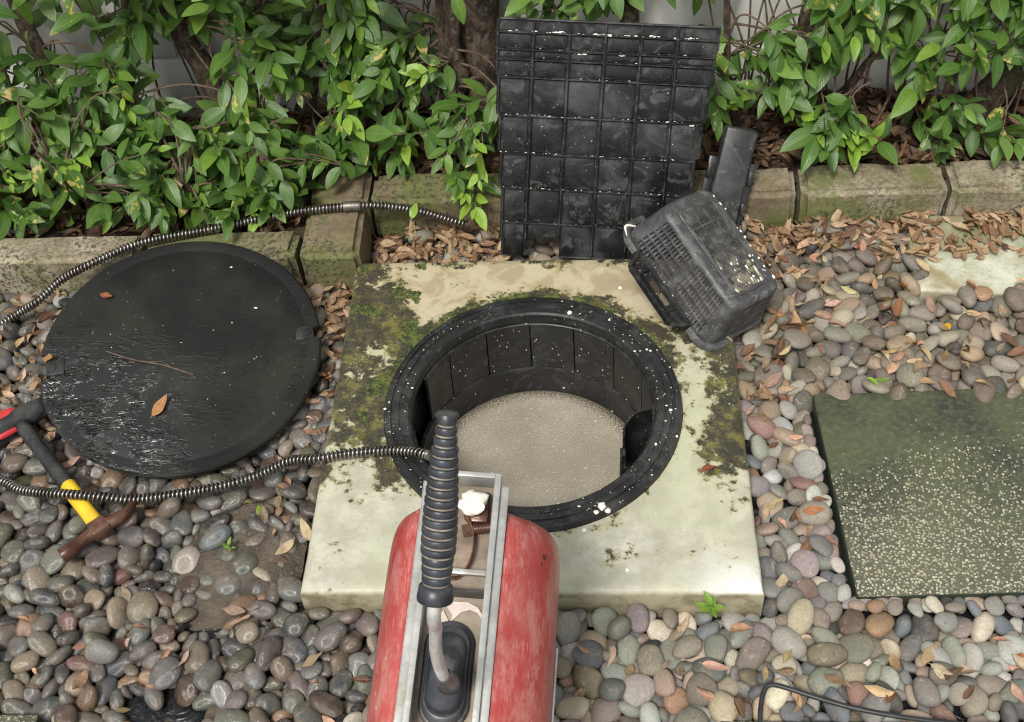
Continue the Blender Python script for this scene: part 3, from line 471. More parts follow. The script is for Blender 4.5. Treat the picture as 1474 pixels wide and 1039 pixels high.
-10,12,4,8,133,309,-543,-68,24,7,-3,-43,5,98,792,-670,-75,48,10,5,5,2,138,764,272,-68,23,-9,-1,-43,9,138,-462,236,-68,44,-9,-6,-22,6,141,-133,604,-69,48,2,-3,12,13,98,
445,-671,-64,1,-14,2,-48,7,143,-497,-543,-72,50,-1,5,3,14,91,-1162,107,-56,38,31,6,-5,15,96,-845,-407,-71,30,-12,2,38,6,106,446,-540,-72,42,-23,-8,11,0,112,-461,179,
-58,46,-3,0,18,14,98,-332,-647,-74,49,5,-4,-5,11,82,450,-295,-73,37,8,15,-30,6,114,-524,-508,-71,20,6,-6,-45,4,148,-1276,337,-49,30,-11,-5,38,9,88,-730,-352,-76,17,-4,
-7,46,0,98,454,-15,-74,41,9,4,27,6,74,-792,-655,-76,50,2,-2,2,1,82,659,150,-73,45,6,-15,-14,8,68,587,-180,-56,30,5,-3,40,8,70,-668,-505,-73,42,-6,-17,-21,4,139,1066,
203,-60,10,25,12,-41,4,88,-722,-322,-72,26,-9,-14,39,10,93,-410,-551,-70,37,0,-23,25,12,143,563,453,-67,26,4,6,42,5,114,-459,4,-72,46,14,5,13,6,124,562,-492,-71,45,-11,
-3,18,3,91,860,-583,-75,48,3,2,-13,4,108,148,-550,-65,29,-27,-6,-30,6,90,716,-547,-72,30,-3,-21,-34,5,103,-792,-224,-69,22,-13,-15,-40,13,100,-567,-37,-74,19,-9,0,-45,
1,76,575,-371,-76,21,-11,0,44,9,123,-1179,403,-72,26,-4,1,43,4,85,436,-568,-72,47,-14,-1,-11,11,97,835,77,-54,23,-8,10,-43,15,126,1060,157,-52,31,-2,14,37,12,104,686,
606,-58,31,-7,-4,-38,12,113,-1248,351,-67,33,-2,-21,-31,4,121,990,162,-67,45,-4,-9,-20,5,147,-527,315,-54,39,1,-1,32,0,88,456,-324,-77,13,0,2,-48,4,71,-1202,188,-55,40,
0,2,-30,0,80,-682,-493,-71,38,-24,-20,-8,15,87,-511,-233,-75,39,-5,2,-30,0,107,11,520,-73,45,-2,6,-22,10,117,90,-484,-71,30,0,-9,-39,5,79,-602,-81,-74,29,8,22,33,15,
134,-505,198,-49,17,-4,3,-47,9,76,-383,-548,-67,14,0,10,47,15,95,606,367,-70,46,3,-20,-1,5,100,-485,-86,-57,35,5,1,35,9,110,-541,-199,-74,49,4,0,9,6,143,554,-631,-67,
27,26,15,29,6,133,562,-75,-69,49,-2,8,4,15,90,-1043,-74,-74,4,6,-11,48,3,78,-698,-416,-76,34,6,4,36,8,101,-486,-62,-71,47,1,-7,14,8,81,479,55,-54,44,4,11,20,12,73,-715,
-378,-75,26,7,1,-42,14,122,297,-597,-71,39,2,2,31,11,108,100,-668,-71,33,8,2,-37,11,101,224,-526,-69,5,9,-29,-39,3,118,-1174,-62,-72,47,-5,-3,17,2,83,-554,-222,-64,6,8,
1,-49,9,120,301,-660,-64,1,7,1,-49,2,81,-708,-286,-75,44,-7,3,-22,6,80,212,-508,-73,43,-4,12,23,2,134,-803,-182,-56,22,-25,8,36,6,92,155,-516,-74,28,-13,15,-36,12,95,
645,99,-60,43,-8,9,-22,14,100,784,-439,-64,-32,9,0,39,12,73,-502,-342,-75,31,-7,13,-36,6,136,927,77,-68,36,14,-9,-31,0,139,-940,-186,-69,27,-9,8,-40,4,76,-23,581,-73,
40,3,-12,27,2,81,-537,-400,-75,37,14,4,30,8,70,78,-615,-73,3,7,-20,45,5,79,-805,-388,-75,3,8,-17,-46,9,100,553,-389,-72,9,-13,0,47,11,97,591,391,-71,47,11,12,6,12,85,
-1238,150,-72,11,15,20,42,14,112,645,431,-71,4,0,-16,47,15,139,755,605,-70,50,7,-1,0,14,87,1053,120,-56,42,2,-4,27,1,82,466,-234,-71,25,27,-6,-33,9,143,-457,79,-69,24,
-9,1,43,14,74,661,-615,-75,7,-9,-9,48,15,87,-778,-474,-75,35,0,5,35,11,96,-792,-414,-73,35,-3,4,35,3,120,461,-598,-72,20,3,2,46,13,107,-909,-514,-66,39,-5,24,-19,0,103,
-797,-252,-73,43,0,9,24,5,113,-775,-159,-73,46,4,-5,17,15,73,-502,-260,-72,28,-9,31,-25,4,81,-1158,77,-61,45,9,-1,-20,11,116,960,304,-57,32,-9,-8,36,15,102,-725,-203,
-74,48,-4,-2,-12,8,126,-1197,65,-69,22,8,4,-44,2,79,-1042,-376,-76,39,-4,-2,31,0,100,-593,-144,-76,49,0,-3,9,15,123,561,334,-69,21,7,2,-45,9,121,595,311,-71,48,-13,6,
-1,10,82,1085,283,-73,43,3,13,-22,6,140,501,-510,-69,3,1,7,-49,13,96,720,150,-73,22,3,-24,-38,11,84,804,-441,-60,-24,8,1,44,11,116,-955,-224,-66,38,31,-8,6,8,89,1058,
286,-71,3,-16,5,-47,0,110,546,262,-69,6,-15,3,47,13,109,872,170,-66,4,28,-7,41,10,105,-1131,161,-55,3,-5,-3,50,10,106,-999,-119,-50,41,-5,-17,-22,12,139,-271,-683,-45,
40,6,3,-30,7,99,1014,297,-68,42,4,-20,18,8,104,-1181,40,-48,19,-21,-21,-35,3,99,768,-502,-74,14,-3,-2,48,1,83,586,-330,-58,38,7,2,33,9,91,-1316,419,-74,7,2,18,-46,10,
84,-871,-528,-74,16,8,-2,-46,13,80,-592,-499,-73,43,-19,-15,-3,12,100,-435,-574,-72,11,1,6,-48,11,81,702,-644,-73,40,6,-5,29,12,127,678,355,-65,39,-10,-13,-27,1,129,
-980,-423,-68,6,6,18,46,15,71,526,-155,-77,28,10,-14,-38,4,107,-455,37,-65,41,-18,-22,-4,4,111,-461,146,-70,47,-6,-5,-15,7,145,70,560,-72,50,-1,2,-6,11,96,891,195,-73,
4,2,10,-49,4,144,-349,-691,-62,47,-3,-15,-9,5,124,622,259,-71,46,5,-8,-16,8,99,-838,-437,-72,46,-9,2,18,8,112,699,480,-68,45,-20,5,-9,3,80,804,-509,-76,5,1,7,49,15,119,
1104,297,-51,45,-2,-15,-15,12,85,-1154,385,-59,47,-2,11,14,9,81,606,-437,-64,49,-2,-1,12,13,92,863,228,-63,36,9,3,33,7,99,-520,-98,-60,35,0,8,35,13,123,200,-581,-72,27,
1,-2,42,6,72,746,-637,-74,36,6,19,29,8,104,824,179,-66,32,21,11,-30,4,77,919,137,-73,37,-4,-15,29,15,77,739,136,-76,39,-7,-8,30,12,76,-697,-262,-73,35,6,-27,-23,9,77,
490,-566,-69,22,20,25,32,10,99,800,332,-50,36,-19,4,28,3,69,581,0,-57,37,0,4,34,2,129,-996,-383,-70,45,11,3,18,14,89,-462,116,-68,8,-25,2,43,6,111,931,303,-72,27,-19,
21,-31,15,82,-933,-150,-68,34,-17,24,21,12,75,297,-511,-56,40,4,-5,-29,10,137,-1138,194,-49,47,-16,-3,-4,15,119,-1023,-142,-47,28,-8,0,41,1,94,-445,-630,-76,37,3,-4,
-33,5,105,260,-601,-74,48,11,2,-9,13,84,-816,-414,-76,29,5,-4,40,9,79,-613,-107,-75,40,19,-9,-22,15,104,-1064,-67,-52,26,4,1,43,13,80,589,-270,-57,38,-2,-4,33,11,128,
-1070,-13,-68,45,-12,-7,17,3,151,-917,-228,-57,11,35,11,-32,4,114,-1300,373,-70,31,9,15,35,1,100,-939,-561,-76,2,1,6,50,4,75,-350,-483,-75,19,6,-16,-43,13,74,852,181,
-54,16,8,-8,-46,10,91,452,-130,-75,38,0,-6,-32,11,134,-695,-175,-69,28,4,0,-41,12,109,-1235,319,-71,46,0,-6,20,1,79,-474,-629,-76,13,3,6,-48,14,100,-284,-470,-71,44,-6,
12,-19,9,81,-913,-165,-60,5,-9,10,48,10,77,-524,-128,-76,46,2,-1,20,4,96,-489,181,-73,33,0,3,-37,8,119,556,555,-69,44,-3,0,-24,2,78,587,-210,-55,39,-3,-2,32,14,133,629,
-667,-70,7,6,7,49,14,118,810,547,-69,41,19,-1,22,11,87,-641,-120,-52,30,17,-12,-34,0,130,53,510,-73,41,-3,0,-29,11,76,115,-465,-75,45,1,-6,-22,15,105,-1197,276,-72,34,
6,14,33,8,83,-1211,415,-72,23,-8,19,-40,1,109,213,-467,-70,1,-12,8,48,13,102,506,76,-62,49,2,-7,7,1,107,688,533,-71,23,-8,-9,-43,0,114,806,605,-70,7,-1,-16,47,13,75,
-700,-477,-77,39,-7,-2,-30,6,90,-56,523,-75,50,-2,1,0,2,70,448,-247,-75,33,10,-18,-31,13,89,725,-439,-64,40,2,0,30,9,103,-1073,-379,-74,14,0,-8,47,8,100,-627,-128,-71,
33,-2,-7,36,8,104,-436,-471,-72,28,6,2,-41,13,95,619,112,-75,48,0,-4,-13,12,151,837,143,-66,11,4,-1,-49,7,84,-792,-362,-76,28,1,12,-39,0,123,8,602,-73,11,-1,1,-49,7,72,
-312,-533,-77,44,-9,6,21,0,80,749,-438,-61,42,-3,-9,27,5,78,-571,-505,-70,31,-1,39,2,5,106,-454,-58,-72,41,-4,-10,26,8,70,857,-507,-74,25,-10,11,-40,11,70,-534,-424,
-74,49,1,-10,2,14,139,492,595,-48,17,-27,-5,39,12,149,1068,79,-39,49,-5,-4,-6,0,95,-1222,123,-75,48,-8,1,11,13,71,-502,-485,-73,38,14,27,12,4,80,710,174,-75,4,1,2,-50,
13,125,804,423,-72,44,-5,-5,-24,13,115,834,227,-65,22,14,13,-40,9,135,948,156,-71,7,-5,0,49,10,144,-1143,132,-61,43,-25,8,4,8,151,770,559,-63,45,-6,-6,-19,14,69,-496,
-190,-74,45,-13,12,13,12,90,-929,-498,-72,19,9,0,-45,15,114,-660,-590,-72,47,2,-3,16,6,74,667,-595,-76,44,-7,9,-20,5,88,891,-506,-75,37,3,8,-33,3,69,-26,557,-77,48,5,0,
12,4,105,852,197,-70,8,4,-7,49,4,123,1108,350,-42,46,13,2,15,4,78,-1193,374,-75,47,6,7,-13,14,149,29,-533,-51,19,6,1,46,3,91,1015,274,-58,48,4,2,-13,12,82,665,-439,-60,
-48,3,-2,14,6,85,933,-433,-61,6,-1,-7,50,10,70,581,-150,-53,35,1,0,35,11,104,-901,-180,-72,17,7,-2,-47,6,112,-847,-356,-71,13,-5,-9,-47,6,81,350,-479,-72,15,14,18,-42,
7,76,449,17,-71,12,20,-4,44,11,141,754,512,-68,22,-5,4,45,9,110,-521,402,-74,32,-8,-6,37,15,90,666,-564,-68,24,-20,4,39,5,98,1065,256,-72,34,-6,-14,-33,13,103,-756,
-531,-73,28,12,14,37,11,98,190,-492,-72,44,1,-7,-23,11,129,679,313,-70,44,5,2,-24,13,72,543,-288,-77,2,-10,2,-49,11,105,809,314,-72,49,4,3,-10,4,86,-589,-195,-74,27,-5,
8,41,5,96,-402,541,-73,16,1,-11,46,12,74,-1216,251,-74,39,17,-3,26,2,94,-1142,-34,-53,17,-19,6,43,11,74,-1029,-399,-73,22,13,-1,43,9,82,-744,-562,-75,23,8,-13,-42,13,
128,455,-640,-72,42,4,-5,27,6,99,552,520,-74,46,-5,4,-18,4,82,705,507,-74,45,17,3,-13,12,87,-1056,-406,-72,14,-9,-4,-47,12,69,-1026,-215,-58,47,-10,-6,-12,9,112,-891,
-248,-68,29,21,-6,34,14,73,-584,-521,-76,28,5,-2,41,14,143,-1184,-40,-53,21,-6,-8,-44,5,80,-659,-229,-71,35,14,23,-23,5,103,-519,-63,-70,3,-17,11,45,6,106,567,405,-73,
37,4,0,33,3,94,-870,-619,-74,40,0,-5,-30,13,118,-460,-95,-72,47,10,-6,12,8,86,632,-434,-63,13,-1,-1,48,5,79,110,-636,-77,10,-1,-3,49,10,120,536,166,-69,24,-10,-8,-42,
10,99,78,-638,-72,11,3,-15,46,3,109,1037,302,-73,31,13,-10,-36,0,75,474,-574,-78,26,2,5,43,5,105,454,265,-75,30,0,-5,-40,3,107,73,-690,-50,10,-2,-5,-49,12,98,268,-678,
-72,29,4,-5,41,10,70,400,-633,-77,44,0,1,-24,7,114,-1138,407,-74,45,8,1,-19,3,74,-520,-473,-76,47,-10,-1,-15,1,72,273,-574,-78,38,-6,-6,32,12,74,490,173,-73,17,-13,-18,
-41,4,104,539,104,-72,37,-6,1,33,7,93,742,305,-76,10,2,-5,49,14,125,-1078,-346,-71,49,-3,-2,9,2,74,-976,-292,-77,50,5,2,-5,8,70,-439,-687,-61,10,-4,2,-49,10,73,-1174,
203,-57,47,-8,15,0,2,139,-1065,-460,-63,6,-6,26,42,0,133,-214,603,-69,48,12,-1,-8,2,72,-14,538,-77,39,6,-4,-30,10,115,-972,-88,-67,44,8,-15,17,8,92,607,-554,-70,6,-17,
-10,46,15,132,-572,-710,-65,29,18,-7,36,11,108,-208,558,-72,26,-1,7,-42,0,92,-1179,352,-73,36,10,8,-32,11,136,-886,-192,-47,45,11,11,-14,10,99,488,264,-71,44,21,3,12,6,
71,-1102,-7,-76,41,-20,2,-20,11,134,-991,-658,-48,39,0,8,31,1,116,-981,-319,-73,15,3,-8,47,12,104,-185,514,-67,34,-16,-15,-29,6,84,573,500,-75,27,-9,2,-41,4,88,800,462,
-74,40,2,4,-29,15,102,-223,523,-72,38,1,5,-32,5,81,914,109,-77,50,1,-2,-5,6,98,686,-437,-60,43,-2,8,26,8,83,-249,541,-74,47,2,3,-16,0,77,539,73,-71,39,-9,22,20,11,80,
-767,-501,-75,13,9,3,-47,8,85,-527,-297,-72,43,-2,-13,21,4,86,-1218,201,-69,4,-24,-3,-44,13,72,-488,1,-75,31,8,9,-38,9,125,555,-554,-72,50,-2,-2,3,9,84,565,71,-74,45,
15,12,11,1,124,680,563,-68,46,-15,-10,-5,5,112,-513,125,-56,23,4,3,-44,6,84,581,-90,-57,35,1,2,35,0,69,-970,-447,-78,26,-3,7,42,4,86,-957,-380,-74,48,-3,-3,-14,13,116,
-839,-147,-72,35,-6,4,-35,9,123,-757,-125,-72,48,-7,-3,-11,7,140,-277,-636,-71,44,-1,-5,24,0,108,-1127,63,-55,20,25,2,-38,5,87,-656,-554,-76,33,1,8,37,15,77,-367,-534,
-77,5,3,5,49,3,80,453,236,-76,45,-21,2,-2,3,100,863,416,-50,44,17,17,0,2,87,45,-678,-54,39,-24,5,-19,9,71,639,485,-77,50,-1,4,5,2,107,742,210,-73,14,3,-11,-47,6,102,
-295,524,-72,27,-10,-2,-41,8,82,-1133,-157,-70,41,4,-25,-14,14,101,613,-605,-73,22,-6,10,-43,7,97,602,224,-75,28,2,-7,-41,9,117,625,397,-73,41,2,-1,29,0,96,-322,-617,
-76,45,0,1,21,13,89,643,185,-75,11,0,-3,49,10,115,593,538,-72,41,6,-1,27,7,81,-1187,100,-77,48,-4,-2,12,12,92,-528,-169,-73,48,-5,4,-13,14,71,751,341,-66,38,-1,4,-33,9,
69,-1293,405,-76,9,10,2,48,4,96,477,10,-73,46,-2,4,-18,9,121,-1019,-156,-72,20,-2,13,-44,0,73,-583,-423,-76,40,10,-10,-26,0,101,-368,604,-76,28,-3,-3,-41,8,72,32,578,
-76,38,-4,2,33,4,80,509,-38,-74,36,-8,-1,33,4,151,-1355,406,-58,4,12,11,47,0,151,-1139,-229,-61,9,-18,6,46,9,98,-893,-216,-75,31,1,6,39,1,78,-664,-175,-60,46,7,5,-18,9,
131,-490,358,-71,2,-3,2,50,3,120,507,294,-72,42,2,6,-27,9,138,930,198,-69,46,2,-8,-18,8,76,-869,-500,-75,47,-1,-1,-16,11,74,-829,-202,-74,46,15,1,13,8,96,513,-540,-70,
3,-4,20,45,0,74,494,-310,-74,31,9,15,-35,6,92,-492,80,-74,16,1,3,47,0,84,578,-513,-72,32,7,18,-34,15,110,-1131,2,-72,14,5,15,45,9,89,-848,-535,-74,34,-1,-13,-34,3,95,
-580,-222,-75,44,-8,-1,23,13,111,-241,576,-73,4,1,0,50,9,90,476,-38,-75,3,-4,-4,-50,14,131,999,209,-69,47,17,-4,3,10,136,899,589,-62,27,-13,13,38,7,132,-882,-309,-73,
38,-2,2,-32,0,107,-551,5,-72,46,0,12,-17,1,79,628,301,-78,37,-2,1,33,10,70,767,193,-76,21,0,9,45,15,87,902,300,-70,47,0,16,-1,11,123,-1049,-192,-70,35,-2,0,36,8,128,
-326,500,-65,43,0,-17,-19,14,116,719,287,-71,17,4,-10,46,3,98,828,525,-73,44,-5,8,22,13,110,-627,-158,-59,1,1,7,-49,3,93,674,393,-70,29,-11,-33,20,12,106,986,318,-70,
39,6,-5,31,3,141,-1119,101,-50,45,-6,-12,17,5,81,-541,-117,-72,46,-4,-19,6,15,88,47,-465,-64,45,-9,-17,-12,5,69,-606,-173,-77,40,-7,-7,28,3,69,-447,-601,-77,12,1,6,-48,
5,135,-924,-92,-57,46,8,7,17,2,88,-510,11,-76,49,0,3,11,7,100,477,-668,-76,17,-1,0,-47,9,131,855,98,-71,16,2,-2,47,1,72,-1198,140,-77,27,1,7,41,15,85,-478,414,-74,40,
-17,3,-24,12,95,621,509,-73,38,5,-4,-31,3,71,-729,-577,-76,10,-10,-2,48,14,69,378,-631,-77,27,-3,3,42,6,78,-917,-197,-60,42,7,-8,-24,3,151,94,515,-68,41,5,1,-29,0,80,
585,-120,-56,30,-1,-2,40,8,86,-1237,417,-71,42,23,14,5,10,93,-1157,-86,-73,26,13,-7,-40,3,145,-1013,-61,-68,22,-7,-18,40,6,128,-87,528,-65,44,-7,-18,-14,0,111,46,-613,
-74,32,5,5,38,2,104,516,227,-74,25,-5,2,43,2,119,559,369,-67,43,23,10,1,11,75,-845,-305,-75,11,-9,-11,47,5,102,459,-504,-71,27,16,-12,-37,5,74,658,382,-72,43,5,-23,9,
11,82,-745,-423,-72,20,25,22,32,5,99,616,337,-76,47,5,-1,-16,3,85,659,122,-76,41,-10,-3,26,0,81,774,210,-70,41,-4,27,7,7,74,594,511,-68,35,10,18,-28,5,82,921,-501,-77,
2,5,-1,50,2,66,589,-300,-56,35,1,4,35,13,82,-1223,273,-76,41,10,6,26,4,76,502,-385,-76,26,0,9,42,6,95,703,119,-74,47,1,3,17,1,78,-972,-246,-77,43,-6,-4,-24,14,83,-730,
-518,-75,43,1,0,-25,5,71,517,76,-78,42,8,-1,-26,9,93,891,327,-53,48,6,-2,14,7,117,-845,-678,-72,45,-10,4,-19,5,136,-790,-292,-71,4,5,6,49,12,105,844,607,-67,41,19,21,4,
3,76,-123,570,-76,45,5,2,20,0,77,634,84,-77,11,-6,1,48,5,86,746,-522,-77,50,2,4,2,8,77,-968,-574,-75,49,-4,7,-8,8,108,-882,-453,-71,46,0,6,20,5,101,-499,324,-71,37,23,
-11,-22,4,70,-511,66,-73,42,-4,25,-7,2,83,-404,581,-76,18,0,-1,-47,13,86,676,104,-74,44,-4,-14,-18,15,72,-898,-585,-72,24,21,-15,36,6,71,-908,-450,-76,32,13,-1,36,9,78,
-476,-180,-74,20,-1,23,40,13,108,-274,555,-73,39,1,-2,31,0,103,141,-583,-75,33,0,2,38,14,108,333,-663,-73,34,0,1,37,10,76,655,406,-73,47,1,16,-6,6,72,1083,309,-77,37,4,
-3,-33,1,78,-1275,337,-78,49,-2,0,10,14,78,-1012,-419,-76,33,6,-4,-37,7,94,-126,535,-76,23,-3,0,44,3,74,171,-569,-72,40,11,20,-18,4,91,796,102,-74,44,1,7,23,4,75,870,
250,-75,44,2,-1,-24,7,78,-518,100,-76,48,-2,12,10,12,72,787,140,-74,34,-10,7,-35,0,114,-514,-676,-74,44,5,-3,23,6,96,-508,-150,-74,49,3,1,-8,9,148,-1164,231,-67,47,9,
-12,-9,2,102,-783,-197,-72,47,-9,-2,-14,2,72,355,-574,-77,49,2,9,-5,7,143,936,-490,-60,8,1,-2,-49,2,87,532,-59,-75,46,-5,0,20,11,82,-588,-112,-74,42,-14,-2,-23,11,72,
475,117,-75,44,-6,11,21,9,72,588,-240,-55,34,-2,-1,36,7,127,-923,-419,-73,48,-1,-1,-14,11,79,-697,-314,-75,43,2,1,-26,9,94,558,-47,-71,42,-20,-9,-17,0,116,814,348,-74,
12,-2,-1,48,10,94,845,375,-73,47,-10,-10,6,10,151,1025,133,-68,41,5,-2,28,15,115,-1079,-308,-71,22,-3,4,45,12,85,-451,354,-73,22,15,2,42,13,81,-94,596,-71,27,-8,24,33,
15,108,365,527,-72,35,13,10,32,12,88,486,-624,-68,38,-6,26,18,5,72,557,136,-78,36,4,-2,-34,15,76,704,-597,-75,46,-13,-2,-14,1,94,904,170,-76,50,-3,3,-2,10,105,875,280,
-73,50,1,1,5,11,79,-881,-570,-75,49,11,3,-3,9,142,-367,510,-69,45,9,-3,20,8,70,-26,517,-75,10,-13,-2,47,6,90,343,-552,-74,42,-21,-10,15,0,73,575,227,-66,45,0,9,-21,9,
125,517,328,-59,24,-9,-2,-43,13,102,698,450,-74,19,2,-3,46,13,103,735,410,-72,47,-7,3,17,0,79,783,400,-72,44,-10,-22,0,2,94,770,477,-75,14,-3,4,48,2,119,812,276,-73,6,
4,-1,-49,5,94,-1214,348,-76,7,1,3,49,6,80,822,104,-76,35,-3,3,36,10,97,846,546,-68,4,-21,1,-45,9,77,-1026,-95,-77,49,2,-1,12,11,94,-379,560,-74,36,-2,5,34,10,72,790,
377,-77,18,4,3,46,4,70,-452,-25,-76,30,8,0,-39,10,84,-160,528,-68,13,30,9,-37,8,86,-1144,-57,-69,41,-4,-26,10,12,88,-760,-181,-60,27,22,-12,-34,6,70,940,119,-76,45,-21,
-1,3,12,85,-1030,-26,-72,2,-7,14,-47,12,77,547,229,-74,45,7,4,-21,12,88,592,279,-74,32,4,-2,-38,13,96,833,-566,-75,30,1,-2,40,6,86,842,248,-74,47,-2,-12,11,1,151,-688,
-179,-40,11,1,1,49,9,116,-352,544,-67,39,25,8,-17,4,79,528,-490,-71,23,-10,20,38,2,102,527,513,-71,40,-6,-13,27,13,97,-870,-255,-59,36,14,1,32,7,70,-363,-603,-77,10,-4,
6,-48,11,75,-682,-278,-76,42,-5,8,25,7,110,-543,361,-62,49,-5,2,-10,5,139,170,-611,-72,12,4,-4,-48,14,133,339,550,-70,27,5,-8,-41,2,93,564,294,-75,45,9,1,-21,7,69,521,
572,-78,28,-1,7,41,7,137,652,598,-71,5,-5,-2,-49,7,98,897,-559,-76,50,3,0,-2,11,95,-741,-696,-73,49,1,3,12,15,83,-580,-13,-73,43,23,-9,-3,7,71,-535,374,-78,17,-3,2,47,
14,100,-180,557,-72,31,22,10,31,10,99,66,-666,-74,19,3,5,46,6,71,174,-467,-75,9,-7,8,48,5,70,573,211,-78,48,-1,-1,-14,8,75,796,216,-73,34,-9,-14,-33,3,120,-594,415,-40,
49,4,4,-5,9,111,-596,-590,-73,48,-4,-2,-12,8,83,783,240,-72,38,18,18,21,14,108,888,228,-72,45,0,0,21,6,84,-998,-487,-73,44,-9,-15,15,10,69,-865,-588,-76,22,5,-13,-43,
15,73,269,-467,-76,33,10,-7,-35,3,108,566,-306,-73,49,9,1,-1,12,91,-1127,30,-67,33,14,-32,13,14,74,225,-583,-76,30,-2,6,40,2,75,-1215,94,-75,49,0,-8,4,2,82,-932,-613,
-76,24,0,2,44,10,108,-930,-123,-73,1,-3,-4,-50,15,99,-895,-115,-73,22,-2,-1,45,10,90,310,-635,-75,14,-3,4,48,9,109,503,-356,-74,48,1,1,14,12,71,566,587,-76,22,6,3,44,6,
102,733,460,-73,47,4,-2,15,13,143,721,564,-70,45,0,0,22,1,110,881,553,-74,31,5,4,39,6,131,-1289,251,-66,29,6,15,-37,1,70,-1222,227,-78,20,1,4,46,12,85,-968,-668,-74,19,
7,3,46,14,84,-964,-543,-71,24,-5,22,38,7,72,-499,-378,-78,14,0,2,48,3,82,-407,-588,-74,39,-13,-7,-28,8,83,-1090,-271,-72,36,6,-18,-30,15,82,-755,-204,-76,34,-6,-2,-36,
6,142,-730,-101,-69,11,-4,1,49,5,80,-510,-448,-77,42,2,1,26,14,71,-498,150,-74,45,-12,11,16,13,84,-299,-511,-76,40,-2,-1,30,11,70,789,-526,-76,21,2,-7,45,4,104,-1096,
46,-57,34,-1,0,37,14,85,64,-470,-75,35,-11,-10,33,5,77,249,-574,-78,28,4,2,-41,3,70,775,-567,-74,28,-11,19,35,13,76,868,-437,-60,-24,-5,0,44,15,103,-859,-208,-73,16,4,
-1,-47,11,75,-825,-261,-76,19,-5,1,46,13,94,-630,-261,-75,48,10,-4,7,9,71,-479,216,-78,4,-1,9,-49,2,100,-456,273,-73,46,-6,1,-20,9,115,60,-508,-73,40,4,3,-29,13,72,846,
270,-76,13,-7,-9,47,11,98,895,89,-71,38,9,-10,-29,13,124,1056,93,-71,1,6,9,49,3,130,-1235,66,-70,30,-7,2,40,0,119,-1246,205,-73,17,-9,2,-46,1,108,-1155,329,-63,45,-14,
-16,-7,0,85,-421,-683,-71,22,-20,-6,40,3,90,-55,559,-75,34,5,3,36,12,74,727,236,-75,50,-4,3,-1,3,97,809,78,-71,35,-16,9,31,11,90,842,296,-73,41,-15,1,-25,8,73,872,612,
-74,23,7,-17,-41,14,71,952,325,-76,37,4,3,-33,10,103,987,282,-71,43,13,2,-21,5,74,-896,-491,-78,28,-4,-4,41,9,70,-858,-128,-77,25,-4,-9,42,10,87,-363,-631,-75,21,-5,-2,
45,12,87,-1248,127,-61,25,23,8,36,9,70,-405,-642,-73,39,10,26,12,6,70,714,528,-76,27,8,-7,41,15,108,-1165,-162,-71,47,8,8,14,8,73,-740,-450,-75,47,4,10,-12,3,73,-613,
-54,-77,36,-3,-6,34,12,79,761,-614,-75,30,3,-1,40,10,81,-1270,162,-70,40,17,24,7,15,106,-1275,309,-73,16,-1,-10,-46,1,104,-1185,203,-74,49,0,8,-2,0,96,-378,-660,-76,49,
5,2,5,7,84,-397,-526,-77,46,1,-2,19,2,144,-260,-509,-68,33,-8,9,35,14,73,652,248,-77,44,8,-4,-22,2,110,801,500,-74,34,3,1,37,5,132,867,321,-73,41,2,-3,-29,12,108,-1266,
408,-71,34,1,5,36,3,98,-1142,90,-74,44,1,-1,-23,0,99,-1174,124,-73,48,-3,10,9,13,86,-871,-186,-75,7,-7,7,-49,12,84,-761,-232,-70,13,-13,21,42,11,112,129,516,-66,42,2,
20,-17,1,139,126,477,-65,44,5,-13,20,13,103,535,300,-74,33,-1,-5,37,2,79,577,-399,-72,38,-12,-15,26,14,71,567,239,-77,14,6,4,47,0,85,590,602,-77,4,-4,-1,-50,10,95,714,
605,-74,34,4,0,37,6,78,852,521,-76,46,2,0,19,0,78,-1098,-336,-55,49,-5,2,-11,2,75,-860,-381,-74,24,-7,-16,-40,15,89,-517,132,-75,4,4,3,50,2,70,-483,22,-78,36,4,-2,-34,
12,86,285,-502,-74,49,3,1,-7,11,90,676,239,-72,19,11,12,43,10,133,894,509,-62,33,-10,18,31,1,86,-1082,-115,-66,23,5,-6,44,0,72,-1018,-246,-77,15,6,5,-47,14,70,-520,315,
-77,28,4,2,-42,11,113,51,605,-70,19,-2,-6,-46,7,83,601,572,-72,21,26,-7,-37,4,78,1044,237,-75,33,1,6,37,13,146,-1546,405,-69,43,-4,-8,-23,11,77,-1484,252,-75,32,-8,7,
-37,13,110,-1443,322,-71,30,-12,-16,34,5,114,-1439,411,-71,49,1,-10,2,7,97,-1453,52,-75,16,-6,-8,46,9,125,-1424,73,-71,50,-4,-6,-1,14,74,-1431,174,-77,16,5,4,47,1,100,
-1404,265,-76,50,1,2,1,3,116,-1426,291,-72,33,4,-6,-37,13,129,-1388,412,-69,16,-15,-1,-45,12,107,-1379,-15,-71,46,-4,4,18,15,73,-1348,94,-77,49,5,1,9,7,103,-1354,123,
-76,36,2,-3,-35,12,92,-1334,187,-71,46,4,-15,11,7,111,-1340,213,-67,36,-28,-2,20,13,136,-1347,297,-71,49,0,-6,-4,11,114,-1332,362,-66,31,16,16,-32,9,118,-1309,-232,-62,
35,4,35,7,11,113,-1309,-137,-71,49,-2,1,8,1,95,-1325,-56,-71,13,-9,-13,-46,2,131,-1276,65,-72,49,2,3,7,9,95,-1316,65,-72,33,20,-2,32,11,97,-1310,211,-73,19,0,7,-46,7,
98,-1302,276,-76,39,2,3,-31,5,105,-1286,-361,-74,15,-6,6,47,13,81,-1265,-333,-76,42,13,7,23,13,75,-1230,-234,-77,48,1,1,-14,6,99,-1236,-176,-73,23,-1,4,44,1,82,-1279,
